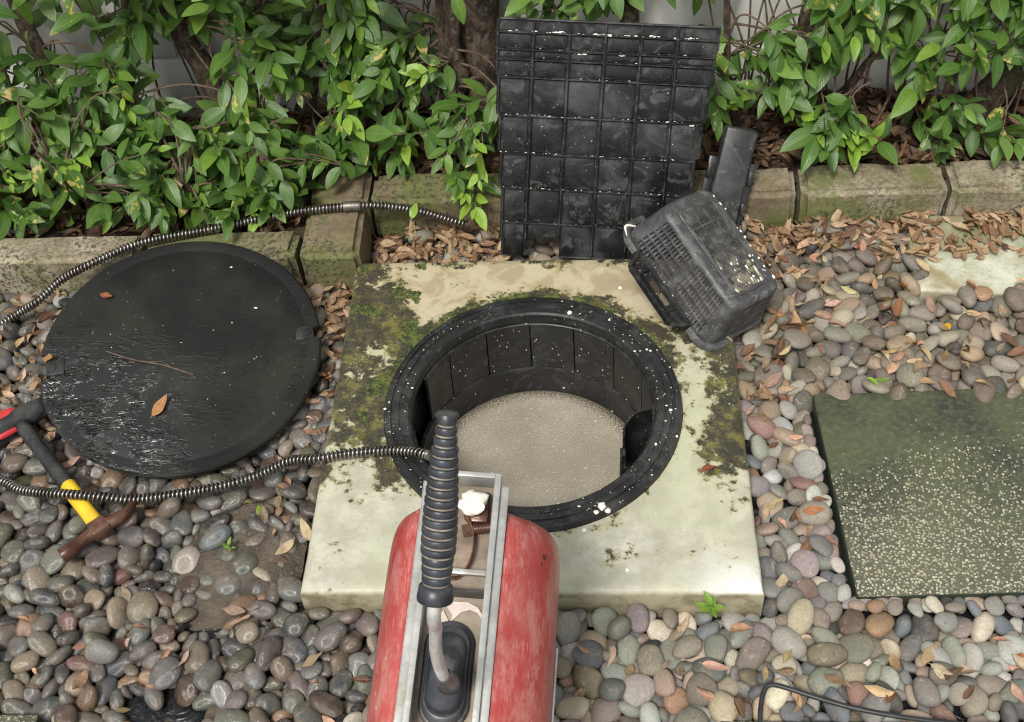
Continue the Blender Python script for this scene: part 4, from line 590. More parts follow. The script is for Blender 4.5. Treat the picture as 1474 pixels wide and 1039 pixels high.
-119,-77,43,-3,-3,-25,9,73,-1249,-115,-75,27,-8,14,39,12,112,-1206,28,-68,7,1,-14,48,13,127,-1284,196,-72,34,4,-5,-36,14,78,-1281,-393,-76,29,1,-5,-40,5,79,-1176,-317,
-77,39,0,-2,-32,5,128,-1205,-314,-68,24,1,-18,-40,6,71,-1186,-258,-73,46,9,18,-5,6,90,-1203,-48,-75,2,3,-6,50,10,86,-1175,36,-75,39,2,-4,31,15,135,-1165,280,-70,38,6,
-5,-32,1,116,-1191,319,-72,42,1,9,-25,5,69,-1124,379,-76,15,-10,10,46,13,78,-1126,-583,-76,28,0,6,41,2,140,-1205,-592,-71,30,2,3,40,4,138,-1118,-479,-64,44,-12,-8,18,
13,128,-1155,-433,-70,27,-4,1,42,0,139,-1125,-399,-72,47,-3,-1,18,12,110,-1114,-323,-71,49,5,2,-10,12,105,-1158,-267,-68,17,-11,-18,42,6,69,-1127,-245,-76,45,14,7,16,2,
99,-1086,-622,-75,30,3,4,39,3,128,-1055,-558,-70,19,6,-12,-44,13,99,-1090,-489,-74,38,16,6,27,9,76,-1056,-637,-77,47,-12,4,-10,10,134,-1024,-626,-70,16,4,1,47,9,76,
-913,-324,-75,46,-18,6,7,3,111,-866,-783,-73,29,5,1,-40,8,93,-789,-831,-71,33,-7,-11,35,11,117,-821,-822,-71,36,-2,-5,34,9,105,-783,-757,-67,41,5,-26,-8,11,125,-793,
-717,-60,42,10,-25,-1,13,83,-715,-792,-72,9,16,-7,-46,10,118,-748,-759,-68,41,-18,-7,21,11,91,-771,-702,-74,25,5,-1,-43,13,124,-727,-838,-72,9,-6,0,-49,6,96,-645,-720,
-73,26,-2,5,43,13,148,-622,-894,-61,43,10,-23,5,2,92,-669,-782,-71,9,15,-2,47,9,72,-585,-795,-77,46,2,5,-19,7,126,-586,-749,-61,32,-17,-17,-30,11,137,-599,411,-69,49,4,
3,-7,9,76,-537,-809,-76,23,-2,-9,-43,10,125,-524,173,-71,34,-2,-2,-36,6,115,-478,-785,-72,17,1,2,47,0,131,-525,-716,-72,45,5,-4,-21,10,76,-469,-689,-73,47,11,-14,-2,3,
78,-481,-858,-71,25,21,15,-34,0,77,-421,-820,-78,45,3,-2,-23,1,99,-468,-751,-75,42,3,-5,26,10,111,-446,-710,-71,48,-2,8,10,14,144,-426,-790,-68,49,-3,-6,-4,6,127,-354,
-765,-70,31,-5,-2,39,0,145,-303,-843,-67,39,3,11,29,15,111,-324,-772,-73,26,-5,-3,-42,10,69,-328,557,-76,36,-9,5,33,12,75,-297,-776,-75,26,3,2,-42,15,124,-187,-681,-51,
47,-2,-14,-6,14,96,-207,-651,-72,12,-14,20,-42,5,96,-198,-520,-75,8,-2,10,48,11,107,-172,-636,-71,48,-9,5,7,6,101,-190,-608,-73,50,-1,-1,-6,6,74,-40,-665,-76,44,16,-14,
-13,13,141,-43,-518,-67,27,7,4,-42,13,92,-52,587,-73,45,-19,-10,3,7,144,-14,-702,-71,22,6,1,-45,5,110,20,-566,-73,41,5,7,-27,5,96,-13,-536,-76,45,1,6,20,14,124,-25,
-474,-68,23,-4,22,-38,13,82,-10,498,-76,0,-4,-7,-49,9,106,48,-879,-72,30,-16,17,-32,6,128,31,-693,-70,26,-4,3,43,12,78,32,-508,-73,34,-7,-12,-34,4,138,131,-809,-68,49,
9,-3,-6,12,70,100,-780,-76,45,-5,-1,-22,4,110,68,-704,-71,45,-2,7,20,3,87,140,-779,-76,4,-3,-7,49,14,100,168,-787,-68,28,9,21,-35,11,82,150,-739,-75,49,4,6,5,7,117,163,
492,-73,49,9,2,0,10,120,205,-795,-72,15,3,-1,-48,0,118,194,-753,-74,34,-4,-1,-36,0,102,233,-689,-75,46,0,1,19,7,69,269,-856,-78,25,-2,10,-42,6,81,246,-779,-75,15,4,-9,
47,0,89,255,-753,-76,16,-6,-8,-46,9,70,307,-715,-75,16,-10,-19,-42,4,72,481,237,-76,12,0,-3,49,15,81,470,354,-72,31,-18,-8,-34,3,76,540,52,-76,12,-5,15,-46,4,82,478,
289,-73,30,-9,13,-37,8,130,511,400,-68,26,4,5,-42,4,112,523,474,-70,44,2,-4,24,4,74,570,264,-74,32,-13,2,36,3,125,520,363,-66,46,6,18,-3,14,86,621,-475,-71,42,-5,18,
-19,15,75,622,206,-76,31,6,-12,-37,14,82,720,430,-72,25,17,2,-40,9,92,779,76,-75,44,2,1,-24,12,84,774,446,-74,9,-5,0,49,2,86,835,496,-76,33,5,4,-37,6,85,870,435,-69,6,
-30,2,40,11,127,978,-666,-69,12,-1,-13,47,15,94,951,-568,-75,21,2,-3,-45,13,110,970,-517,-73,47,1,3,-15,2,122,979,-481,-72,4,7,2,-49,1,84,1012,-646,-74,40,25,8,15,14,
118,1017,-576,-71,50,3,3,4,3,101,1010,-547,-74,45,-5,3,22,6,69,1013,-479,-77,47,-4,0,15,14,73,1016,240,-76,36,0,-3,-35,4,76,1155,120,-73,42,8,-12,23,3,122,1173,94,-72,
49,-9,3,-3,9,146,1121,109,-68,48,8,-4,-9,12,91,1244,211,-72,16,0,14,45,11,77,1160,229,-75,42,0,7,-27,7,115,1132,316,-62,42,6,5,-27,11,92,1239,120,-74,42,2,1,-27,14,72,
1277,124,-76,18,-10,15,-43,1,137,1291,159,-72,26,1,-3,42,10,90,1290,236,-75,26,2,5,43,7,88,1283,320,-77,6,3,1,-49,6,78,1276,292,-76,25,9,-12,-41,4,103,1319,276,-72,50,
-4,2,0,14,76,-1472,220,-75,34,-8,13,-34,2,112,-1522,243,-74,46,1,6,18,11,90,-1551,340,-74,41,-5,6,27,13,70,-1427,245,-77,30,-6,9,-38,6,73,-1388,237,-74,45,-8,17,-9,8,
137,-1392,299,-65,28,-11,2,-40,6,113,-1414,383,-72,34,-2,1,37,7,145,-1413,-234,-72,33,1,2,37,12,95,-1361,31,-73,41,3,0,-29,11,129,-1413,35,-62,5,-18,-15,44,5,115,-1344,
105,-58,26,1,0,-43,6,132,-1359,170,-68,32,25,-15,-25,2,70,-1367,221,-77,41,-6,5,28,0,107,-1324,265,-67,38,12,-22,21,0,116,-1330,330,-70,44,14,-6,18,8,84,-1362,373,-74,
30,-4,1,40,1,104,-1383,-94,-75,31,-1,-1,39,0,76,-1367,-127,-78,50,-1,-1,-1,8,112,-1304,-26,-70,38,1,4,-33,4,81,-1319,9,-75,47,5,4,-14,10,77,-1326,112,-74,37,19,-14,-25,
5,106,-1306,304,-58,36,-3,4,34,6,126,-1250,-306,-70,49,-1,-1,-10,9,146,-1280,-244,-70,38,-6,0,-33,6,134,-1247,-143,-70,2,-4,4,-50,2,77,-1293,6,-64,49,-6,-5,6,12,112,
-1257,-415,-66,7,21,-12,-43,10,71,-1188,-418,-75,48,-3,-13,-4,13,148,-1250,-369,-69,37,-3,0,-34,14,102,-1223,-286,-73,2,-3,0,50,6,125,-1195,-226,-71,6,-1,5,-49,13,89,
-1177,-107,-71,32,7,14,-35,12,131,-1223,-84,-68,43,-3,-3,-25,7,105,-1149,-560,-74,49,-5,-2,-9,4,105,-1293,-524,-72,49,7,-1,7,1,109,-1300,-478,-70,18,-10,-9,-44,4,96,
-1117,-355,-70,39,10,-10,28,7,145,-1157,-309,-64,25,14,10,40,3,106,-1161,-195,-73,29,1,-5,-40,15,111,-1200,-182,-73,13,-3,4,-48,11,113,-1125,-664,-72,12,0,6,-48,13,76,
-1109,-602,-77,32,1,-7,-38,3,118,-1097,-577,-72,49,-3,6,2,9,127,-1080,-523,-72,35,1,1,-36,10,139,-1103,-373,-51,2,4,-2,50,14,151,-1038,-665,-67,48,-13,2,-3,8,95,-1055,
-488,-73,48,1,4,-14,7,75,-948,-298,-78,47,1,7,14,7,119,-862,-743,-66,36,18,-15,-25,3,136,-842,-107,-67,34,-4,-12,-34,9,98,-841,-767,-75,46,-6,-2,-19,13,117,-842,-723,
-66,43,7,-24,6,4,94,-866,-702,-69,31,-22,-9,-31,2,143,-740,-801,-64,10,-19,2,45,6,93,-769,-736,-73,16,-12,-7,45,11,101,-693,-856,-71,45,12,-4,-18,8,108,-695,-766,-68,
15,0,21,-43,4,99,-593,-884,-70,37,-11,1,-32,15,116,-652,-750,-68,16,14,-7,44,0,84,-577,-837,-70,21,25,16,35,12,105,-619,-767,-69,15,4,15,-45,11,113,-577,380,-68,43,20,
4,16,9,70,-544,-836,-78,35,0,5,-35,15,129,-543,267,-71,43,-3,-2,-25,6,88,-520,289,-74,49,9,-7,1,2,142,-549,-885,-71,17,-2,-1,47,11,88,-505,-798,-74,9,-2,-15,47,0,75,
-472,382,-78,9,5,3,49,1,124,-451,-823,-65,38,0,20,26,2,142,-445,-750,-55,14,3,-5,48,6,131,-386,-730,-69,47,-4,-7,-14,1,98,-374,-797,-76,37,2,-2,33,6,70,-354,-731,-77,9,
1,11,48,11,137,-277,-801,-68,50,3,5,-2,3,145,-267,-754,-69,28,5,-4,-41,9,129,-323,-719,-71,10,-4,-3,-49,2,102,-269,-595,-73,49,-7,3,-6,13,70,-238,498,-77,11,-7,9,-47,
10,149,-233,-624,-66,32,-10,-6,36,9,123,-221,-558,-59,30,16,3,37,13,119,-233,-537,-72,42,10,4,24,1,112,-226,-469,-63,17,25,-7,39,10,146,-165,478,-68,46,-8,-4,18,5,151,
17,-790,-71,43,-3,4,-26,3,151,-51,-567,-67,40,-7,16,-25,5,114,64,-842,-71,48,6,13,3,5,149,67,-795,-71,33,3,1,-37,12,117,116,-872,-70,45,-4,2,-21,4,73,125,-731,-76,48,2,
1,13,13,109,164,-844,-74,28,4,3,41,10,80,160,-764,-76,46,3,4,-19,9,130,220,-730,-71,41,-13,8,-24,7,106,164,-713,-72,28,-2,15,39,2,71,228,-815,-78,42,2,0,-27,10,121,259,
-754,-53,44,3,2,24,14,110,288,-735,-72,5,0,14,-48,13,102,313,-831,-74,23,3,-6,44,6,115,310,-691,-72,6,-2,-4,49,14,131,305,476,-64,29,7,19,-35,6,100,454,409,-73,21,6,
-15,-43,1,72,485,372,-78,21,-1,4,45,14,90,516,438,-70,9,-22,14,-42,4,72,529,543,-74,25,-8,-10,41,9,70,582,474,-78,47,4,3,-18,7,76,612,611,-74,7,-13,-7,-47,11,126,700,
261,-70,47,3,6,-17,5,107,793,180,-74,39,3,10,29,8,70,846,349,-73,46,0,-19,-8,13,140,909,-666,-70,6,1,2,50,6,70,875,149,-77,49,8,1,4,12,107,915,-532,-71,48,6,-2,-12,1,
81,986,-636,-77,26,8,4,42,0,110,1119,-501,-69,16,-16,-1,45,8,116,1087,111,-51,16,16,11,-43,12,122,1089,143,-67,5,-10,10,48,13,82,1092,198,-75,34,12,-7,-33,6,110,1118,
211,-70,7,-10,6,48,5,104,1180,268,-74,49,-9,1,0,6,141,1209,107,-69,28,6,-1,41,14,136,1183,146,-69,41,2,0,29,15,98,1124,185,-69,5,10,17,-46,1,93,1229,282,-67,20,19,-18,
38,7,76,1194,327,-76,22,-12,0,43,7,79,1223,175,-76,44,9,9,-19,11,74,1219,327,-75,14,7,-5,-47,7,84,1173,325,-73,48,-3,-13,-1,6,87,1285,266,-75,9,-2,-6,49,12,123,1317,
318,-65,28,24,-2,34,14,72,-1589,389,-76,30,10,-14,-36,6,81,-1498,219,-75,2,4,13,-48,15,94,-1438,356,-72,42,22,-4,15,11,108,-1511,413,-65,0,40,-9,-29,2,85,-1443,18,-75,
2,5,7,-49,14,151,-1389,152,-67,39,-8,-1,-30,9,93,-1452,223,-69,26,-20,-10,-37,9,129,-1423,-15,-72,7,-2,3,49,6,99,-1388,22,-74,33,0,2,-38,14,116,-1350,66,-63,38,13,21,
-22,9,82,-1375,198,-77,50,-6,0,1,3,143,-1353,244,-68,3,2,-16,47,13,146,-1357,319,-51,44,-2,-7,24,0,110,-1342,-213,-71,9,-11,-4,48,15,93,-1263,-187,-74,4,5,-9,49,9,108,
-1310,-82,-74,33,-1,-4,-37,4,124,-1279,-27,-52,46,-2,19,3,6,84,-1335,41,-74,29,7,0,-40,14,91,-1307,91,-75,49,7,0,4,8,90,-1293,141,-71,29,-6,-11,-39,3,126,-1325,145,-71,
19,-13,-13,42,10,139,-1294,225,-46,25,4,-11,42,14,107,-1238,-258,-72,47,16,-3,5,13,151,-1318,-273,-69,28,-3,-4,-41,7,86,-1281,-164,-76,42,10,-2,-26,1,73,-1263,-91,-78,
16,-2,-2,47,6,134,-1254,31,-69,5,-5,-4,-49,9,129,-1247,94,-53,2,11,10,-48,1,93,-1265,133,-75,25,4,4,-43,6,88,-1272,375,-74,45,-1,-6,-20,7,71,-1203,-459,-78,41,5,-1,-28,
11,106,-1191,-344,-72,49,2,4,-8,14,97,-1184,-284,-74,50,0,-3,-1,10,143,-1188,-141,-62,40,-15,-24,10,5,73,-1189,-92,-74,42,7,16,-21,1,83,-1139,306,-62,1,2,-8,49,15,149,
-1209,-660,-64,13,-7,24,-41,7,81,-1114,-553,-78,46,-2,1,-19,0,101,-1191,-495,-76,13,3,3,48,11,107,-1243,-456,-72,41,2,-3,-28,11,117,-1154,-361,-71,35,-1,4,36,14,81,
-1164,-132,-70,15,-24,1,41,10,133,-1101,407,-66,46,5,12,-14,13,97,-1080,-665,-75,24,-1,-4,-44,0,78,-1070,-596,-75,7,-14,-3,-47,8,101,-1112,-522,-68,18,-21,-2,42,9,103,
-1074,-496,-52,36,-3,-4,34,6,93,-1085,-404,-74,42,3,-3,-26,11,73,-1075,-73,-76,6,5,2,-49,10,110,-1069,31,-72,42,3,-5,26,10,94,-1112,344,-53,2,3,6,49,4,122,-1051,-525,
-50,32,-5,-6,37,3,137,-917,-268,-69,42,-20,3,-18,15,81,-832,-747,-66,47,-5,3,15,15,78,-860,-334,-76,15,-5,2,-47,6,127,-850,-876,-70,49,4,2,6,0,73,-774,-809,-78,43,1,-3,
-25,0,73,-806,-742,-77,40,4,8,29,15,83,-760,-859,-74,27,-3,10,-41,2,118,-692,-732,-53,7,-5,-3,-49,13,112,-688,-805,-67,15,13,10,-45,4,70,-722,-763,-76,39,-5,1,30,1,128,
-642,-803,-71,19,8,-1,-46,1,112,-603,-813,-74,17,-3,-4,47,13,99,-577,-773,-74,12,10,2,47,5,121,-542,-781,-71,14,4,13,46,1,86,-470,-836,-77,49,8,-1,-8,14,81,-476,-724,
-76,2,2,0,50,8,138,-513,-836,-67,47,1,4,-17,10,86,-467,-575,-75,34,3,1,37,14,70,-353,-830,-76,2,2,-14,48,9,146,-468,-885,-69,7,-4,-7,-49,13,95,-417,-734,-75,35,6,4,35,
7,115,-420,-710,-55,31,2,-3,39,7,99,-315,-801,-69,30,30,26,6,15,129,-291,-718,-52,45,10,-3,-19,11,140,-249,-589,-47,22,6,-2,-45,9,85,-247,-469,-75,40,-7,-10,27,7,116,
-241,-673,-74,38,1,1,-33,3,141,-197,-597,-46,5,-3,6,-49,6,69,-208,-624,-77,33,-1,-4,-37,11,146,-183,-565,-66,33,1,11,-36,7,138,-90,493,-72,20,0,8,45,13,112,1,-654,-73,
14,-3,7,-47,1,108,-8,-510,-65,12,-20,-10,-43,7,119,27,-837,-71,38,-12,-6,29,8,143,68,-747,-54,48,12,3,-4,7,130,12,-618,-66,41,15,-9,-22,10,114,18,-571,-51,34,7,3,-36,1,
121,18,-483,-68,7,13,4,-48,1,95,104,-837,-73,3,10,-7,-48,2,145,105,-712,-59,34,-7,-4,-36,12,74,139,-850,-74,21,16,3,42,3,81,171,-812,-75,1,-6,12,-48,2,109,138,-759,-58,
31,5,3,-38,8,79,147,-692,-62,43,9,24,-4,1,124,176,508,-50,41,-1,0,-28,13,72,211,-836,-76,3,5,5,-49,13,74,187,-829,-77,28,0,-3,-41,1,95,194,-727,-58,39,-19,-11,22,7,81,
247,-845,-77,49,-7,4,2,2,74,271,-830,-77,48,3,4,-14,1,93,277,-709,-71,4,-5,-1,-49,9,88,316,-749,-75,41,11,-2,26,12,69,535,-311,-76,31,-1,-4,-39,7,76,518,192,-78,38,0,
-2,-32,8,108,477,383,-58,38,3,3,33,14,118,495,568,-72,32,0,-4,-38,7,93,621,57,-76,49,2,-1,11,12,93,957,-633,-72,39,7,13,27,8,70,901,-633,-75,30,6,-10,-38,13,101,1062,
-667,-72,38,-17,-16,22,13,121,979,-599,-72,8,-4,4,-49,6,86,924,-564,-75,38,-3,-1,-32,3,124,981,-557,-71,31,4,13,37,2,138,1059,-508,-67,24,3,14,-41,7,97,1078,232,-76,41,
1,-1,29,15,92,1099,182,-59,36,7,-10,32,4,72,1106,236,-72,17,-26,8,38,3,102,1129,286,-69,9,-18,-7,-45,6,103,1147,151,-73,44,-16,6,-16,0,69,1145,210,-77,43,9,4,-24,1,150,
1200,207,-70,27,1,-9,-41,3,104,1157,294,-73,34,-4,12,-34,12,74,1159,338,-47,25,-12,-10,41,8,144,1269,89,-66,50,0,1,5,14,90,1251,162,-75,45,4,-6,-20,2,77,1316,246,-77,
44,-1,4,-24,6,106,1235,309,-71,43,-3,7,24,14,128,1270,319,-57,0,-2,2,50,2,138,1373,293,-70,48,0,8,-10,7,97,-1457,291,-76,36,1,-2,35,8,103,-1474,325,-71,23,10,-7,-42,10,
112,-1467,366,-72,20,-3,5,-45,1,119,-1426,207,-72,33,-4,-8,-37,15,71,-1401,189,-74,4,-11,17,46,14,123,-1409,334,-61,2,0,11,-49,11,149,-1473,404,-61,41,-7,-7,-26,9,98,
-1352,-66,-75,48,-6,2,-12,10,126,-1342,-19,-70,33,9,4,36,7,130,-1392,104,-73,16,-2,0,47,5,90,-1384,262,-62,42,17,14,15,8,117,-1383,367,-58,7,-16,-2,47,6,117,-1345,-166,
-71,32,-26,15,-24,5,70,-1319,-111,-78,22,1,-1,-45,6,90,-1280,-60,-74,44,0,2,-23,4,88,-1296,31,-74,49,5,5,7,12,119,-1304,167,-57,48,9,-1,-11,10,144,-1308,-185,-69,37,-2,
-1,-33,6,136,-1316,41,-53,30,1,-9,-39,15,82,-1243,102,-75,13,0,8,48,1,91,-1183,-369,-68,12,20,-13,42,4,106,-1184,-196,-55,37,12,7,31,1,84,-1153,63,-76,18,-5,-3,-46,8,
87,-1163,-591,-74,50,-2,-2,6,15,97,-1236,-535,-74,36,7,1,34,6,97,-1126,-439,-71,40,8,-24,-15,2,142,-1158,-402,-52,44,-4,4,22,7,108,-1148,366,-73,28,-10,-4,40,5,71,
-1115,-627,-78,7,-2,2,49,14,102,-1144,-640,-73,11,4,-6,-48,10,134,-1156,-521,-70,11,0,-8,-48,0,130,-1092,-430,-64,44,24,1,-3,5,93,-1065,-226,-76,21,4,-5,-45,6,100,
-1054,-593,-63,39,9,-5,-30,0,91,-853,-815,-76,9,5,0,49,1,115,-803,-788,-74,46,-1,-1,-18,0,82,-822,-705,-77,40,-5,3,-30,6,78,-775,-779,-72,23,-20,-12,-38,6,79,-712,-696,
-75,43,-6,6,24,5,105,-669,-836,-68,41,1,-24,-17,0,101,-593,-21,-60,48,7,-12,-3,7,70,-553,-736,-72,43,-7,-22,-14,9,93,-558,417,-74,48,10,-5,-9,7,140,-522,-763,-59,39,3,
12,29,13,81,-492,399,-74,16,-6,10,46,0,139,-418,-860,-72,39,-4,1,-31,5,80,-374,-846,-75,41,-1,14,25,1,77,-392,-821,-78,46,1,-3,-19,7,139,-341,-865,-71,49,9,3,-4,12,115,
-302,-746,-65,16,-22,-5,-42,13,72,-308,566,-77,31,-4,-7,39,3,144,-227,-689,-50,46,-8,-13,12,7,83,-218,-588,-77,15,0,-1,-48,2,71,-261,-544,-76,35,-9,-6,34,1,95,-204,491,
-74,14,6,-9,47,0,113,-27,-635,-74,15,-2,2,-48,13,93,-20,-583,-59,45,8,-11,-18,3,69,39,-761,-77,49,6,1,-9,11,150,110,-772,-42,8,26,2,-42,2,94,145,-709,-48,41,20,-5,21,4,
84,196,-775,-55,50,4,4,0,1,86,227,-867,-77,46,4,-2,-19,0,135,277,-794,-70,43,2,7,25,12,86,247,-720,-71,4,-12,-36,32,0,73,313,-800,-73,34,-20,-9,29,11,99,359,-641,-69,
46,-3,-14,-13,12,78,472,519,-60,49,-1,-3,-11,7,105,493,492,-70,14,-9,12,-46,10,73,625,459,-77,41,4,4,28,15,125,692,58,-70,43,-10,-6,-22,2,78,807,573,-77,49,3,1,-10,2,
109,947,-597,-57,35,-2,-6,36,15,97,918,-601,-74,39,2,-5,-31,11,117,1016,-508,-71,47,2,-1,16,0,111,1165,216,-59,5,-1,0,-50,12,106,1131,235,-65,42,-2,22,-15,8,111,1160,
181,-70,9,-10,-1,48,9,145,1199,248,-53,42,13,-9,22,11,98,1223,151,-72,9,2,-12,48,14,118,1233,236,-65,34,-9,-18,-30,14,92,1253,269,-74,25,-3,0,-43,4,126,1189,339,-42,25,
9,13,40,12,119,-1494,289,-69,47,14,-8,5,13,123,-1523,314,-72,8,-3,-4,-49,15,81,-1395,217,-73,44,-17,-8,-16,15,149,-1445,255,-62,2,13,-5,-48,7,139,-1514,357,-70,1,9,4,
-49,4,81,-1356,270,-73,42,25,3,-11,7,90,-1279,4,-77,10,-2,2,49,7,75,-1297,117,-77,1,-6,11,48,6,74,-1308,197,-58,3,10,-7,48,2,126,-1232,-206,-65,43,23,-5,9,10,80,-1180,
-451,-74,38,-4,-16,28,4,71,-1206,-264,-74,29,-9,-16,36,2,96,-1209,-119,-51,30,-4,8,39,14,96,-1124,-262,-61,49,-9,-3,-3,7,110,-1182,-250,-53,29,-2,3,-40,10,150,-1120,
237,-44,32,-6,2,-38,0,69,-1081,-554,-63,43,5,-11,23,15,82,-1101,-506,-49,10,7,4,48,5,148,-1045,17,-44,28,3,2,41,7,86,-1037,-588,-77,38,2,-3,-32,8,144,-1031,-570,-44,35,
6,3,-35,15,92,-745,-722,-63,23,-5,18,-41,1,126,-711,-727,-73,49,1,1,11,11,133,-634,-844,-65,34,5,-8,35,11,102,-606,-718,-70,47,3,16,-6,6,101,-564,-805,-66,35,-18,21,23,
8,75,-625,-739,-74,29,-12,0,39,13,92,-496,-741,-75,38,-6,-2,-32,5,73,-424,-761,-76,48,-12,-1,4,2,122,-393,-765,-66,1,22,4,-45,6,91,-386,-696,-74,40,-15,6,-25,5,90,-345,
-805,-76,36,1,1,35,8,114,-261,-475,-54,37,0,11,32,11,132,-203,-493,-64,18,-12,-3,-45,7,115,-162,-472,-73,33,-4,8,37,7,112,-22,-621,-56,50,-4,4,-4,7,114,15,-654,-55,19,
15,8,43,2,116,3,-483,-49,31,-7,-16,34,5,101,248,-824,-65,32,0,0,39,10,139,301,-769,-55,48,3,10,-10,14,77,512,154,-76,43,6,-3,-24,4,96,492,455,-60,38,-6,-10,-30,11,70,
548,492,-76,29,-5,-2,40,10,110,540,422,-65,43,11,-24,-1,2,93,837,574,-70,46,-7,-17,-6,7,75,945,-657,-78,50,1,2,1,3,106,928,-634,-73,45,11,10,16,3,108,951,-534,-72,22,
-2,-18,41,15,146,1017,-612,-64,14,12,-14,44,3,98,1117,157,-74,44,6,3,-22,7,86,1143,260,-77,13,1,5,-48,6,110,1194,296,-72,49,1,2,11,10,125,1238,348,-44,45,-3,-3,-21,9,
96,963,-436,-62,-40,-9,-9,30,12,93,994,-434,-66,-49,-4,-10,9,15,95,1019,-436,-65,49,1,5,9,13,79,1051,-440,-60,8,6,1,49,11,80,1080,-432,-61,-50,3,1,4,5,86,934,-459,-50,
32,1,-7,38,0,85,970,-449,-46,-6,5,-6,50,11,70,1006,-458,-50,-31,-5,-4,39,14,90,1042,-450,-46,-17,-3,3,47,3,73,1078,-452,-47,28,8,-5,41,]
# ================================================================ SETTING
CX,CY=-.0036,-.0036            # centre of the chamber
def plate_with_hole(x0,x1,y0,y1,z0,z1,cx,cy,r,nseg=128,jit=0.):
    """square slab with a round hole, small chamfer on the outer top edge"""
    bm=bmesh.new(); per=[]; n4=nseg//4
    for (ax,ay),(bx,by) in (((x1,y0),(x1,y1)),((x1,y1),(x0,y1)),((x0,y1),(x0,y0)),((x0,y0),(x1,y0))):
        for k in range(n4): per.append((ax+(bx-ax)*k/n4,ay+(by-ay)*k/n4))
    rows=[]
    inn=[]; mids=[]; 
    for px,py in per:
        a=math.atan2(py-cy,px-cx); inn.append((cx+r*math.cos(a),cy+r*math.sin(a)))
    def row(pts): rows.append([bm.verts.new(p) for p in pts])
    row([(a,b,z0) for a,b in inn]); row([(a,b,z1) for a,b in inn])
    for t in (.3,.6,.85): row([(a+(p-a)*t,b+(q-b)*t,z1+.0012*mnoise.noise(Vector((a+(p-a)*t,b+(q-b)*t,0))*9)) for (a,b),(p,q) in zip(inn,per)])
    def ins(p,q,e):
        ch=jit*abs(mnoise.noise(Vector((p*14,q*14,3.3))))+jit*1.8*max(0,mnoise.noise(Vector((p*5,q*5,7.3)))-.25)
        ex=e+ch; return (min(max(p,x0+ex),x1-ex),min(max(q,y0+ex),y1-ex))
    row([(*ins(p,q,.008),z1) for p,q in per]); row([(*ins(p,q,.002),z1-.005) for p,q in per]); row([(*ins(p,q,0),z1-.014) for p,q in per]); row([(p,q,z0) for p,q in per])
    n=len(per)
    for A,B in zip(rows,rows[1:]):
        for k in range(n): bm.faces.new((A[k],A[(k+1)%n],B[(k+1)%n],B[k]))
    for k in range(n): bm.faces.new((rows[-1][k],rows[-1][(k+1)%n],rows[0][(k+1)%n],rows[0][k]))
    bmesh.ops.recalc_face_normals(bm,faces=bm.faces)
    for f in bm.faces: f.smooth=True
    for e in bm.edges:
        if len(e.link_faces)==2 and e.calc_face_angle(0)>R(55): e.smooth=False
    me=bpy.data.meshes.new('slab'); bm.to_mesh(me); bm.free(); return me
# ground: one sheet with the pit of the chamber left open
bm=bmesh.new(); rows=[]
for r in (.30,.6,1.,1.6,3.,8.,40.):
    rows.append([bm.verts.new((CX+r*math.cos(2*math.pi*k/96),CY+r*math.sin(2*math.pi*k/96),-.086)) for k in range(96)])
for A,B in zip(rows,rows[1:]):
    for k in range(96): bm.faces.new((A[k],B[k],B[(k+1)%96],A[(k+1)%96]))
me=bpy.data.meshes.new('ground'); bm.to_mesh(me); bm.free(); tag(link('ground',me,M['sheet']),kind='structure')
# planting bed behind the kerb
def sheet(name,x0,x1,y0,y1,nx,ny,zf,mat):
    bm=bmesh.new(); g=[[bm.verts.new((x0+(x1-x0)*i/nx,y0+(y1-y0)*j/ny,0)) for i in range(nx+1)] for j in range(ny+1)]
    for row in g:
        for v in row: v.co.z=zf(v.co.x,v.co.y)
    for j in range(ny):
        for i in range(nx): bm.faces.new((g[j][i],g[j][i+1],g[j+1][i+1],g[j+1][i]))
    for f in bm.faces: f.smooth=True
    me=bpy.data.meshes.new(name); bm.to_mesh(me); bm.free(); return link(name,me,mat)
bedz=lambda x,y: .004+.018*mnoise.noise(Vector((x*5,y*5,1)))+.008*mnoise.noise(Vector((x*15,y*15,2)))
tag(sheet('planting_bed',-2.4,2.4,.70,1.10,160,16,bedz,M['soil']),kind='structure')
tag(sheet('planting_bed',-2.4,-.57,.50,.70,70,10,bedz,M['soil']),kind='structure')
mz=lambda x,y: -.112+.053*math.exp(-(((x+.60)/.19)**2+((y+.31)/.19)**2)**1.5)+.009*mnoise.noise(Vector((x*22,y*22,4)))
tag(sheet('mud_patch',-.95,-.46,-.62,-.08,50,54,mz,M['mud']),kind='structure')
# garden wall: two courses of long blocks with a recessed joint
wall=thing('garden_wall','pale grey rendered garden wall of long blocks behind the shrubs','wall',(0,1.05,-.12))
MB().box((0,.07,.75),(6.,.10,1.5)).build('mortar_core',M['wall'],wall)
zj=.195+.12
for x0 in (-2.75,-1.55,-.35,.85,2.05): MB().box((x0+.6,.01,zj/2-.003),(1.192,.06,zj-.006),bevel=.005).build('wall_block',M['wall'],wall)
for x0 in (-2.15,-.95,.25,1.45): MB().box((x0+.6,.01,zj+.30),(1.192,.06,.592),bevel=.005).build('wall_block',M['wall'],wall)
for x0 in (-2.75,-1.55,-.35,.85,2.05): MB().box((x0+.6,.01,zj+.90),(1.192,.06,.592),bevel=.005).build('wall_block',M['wall'],wall)
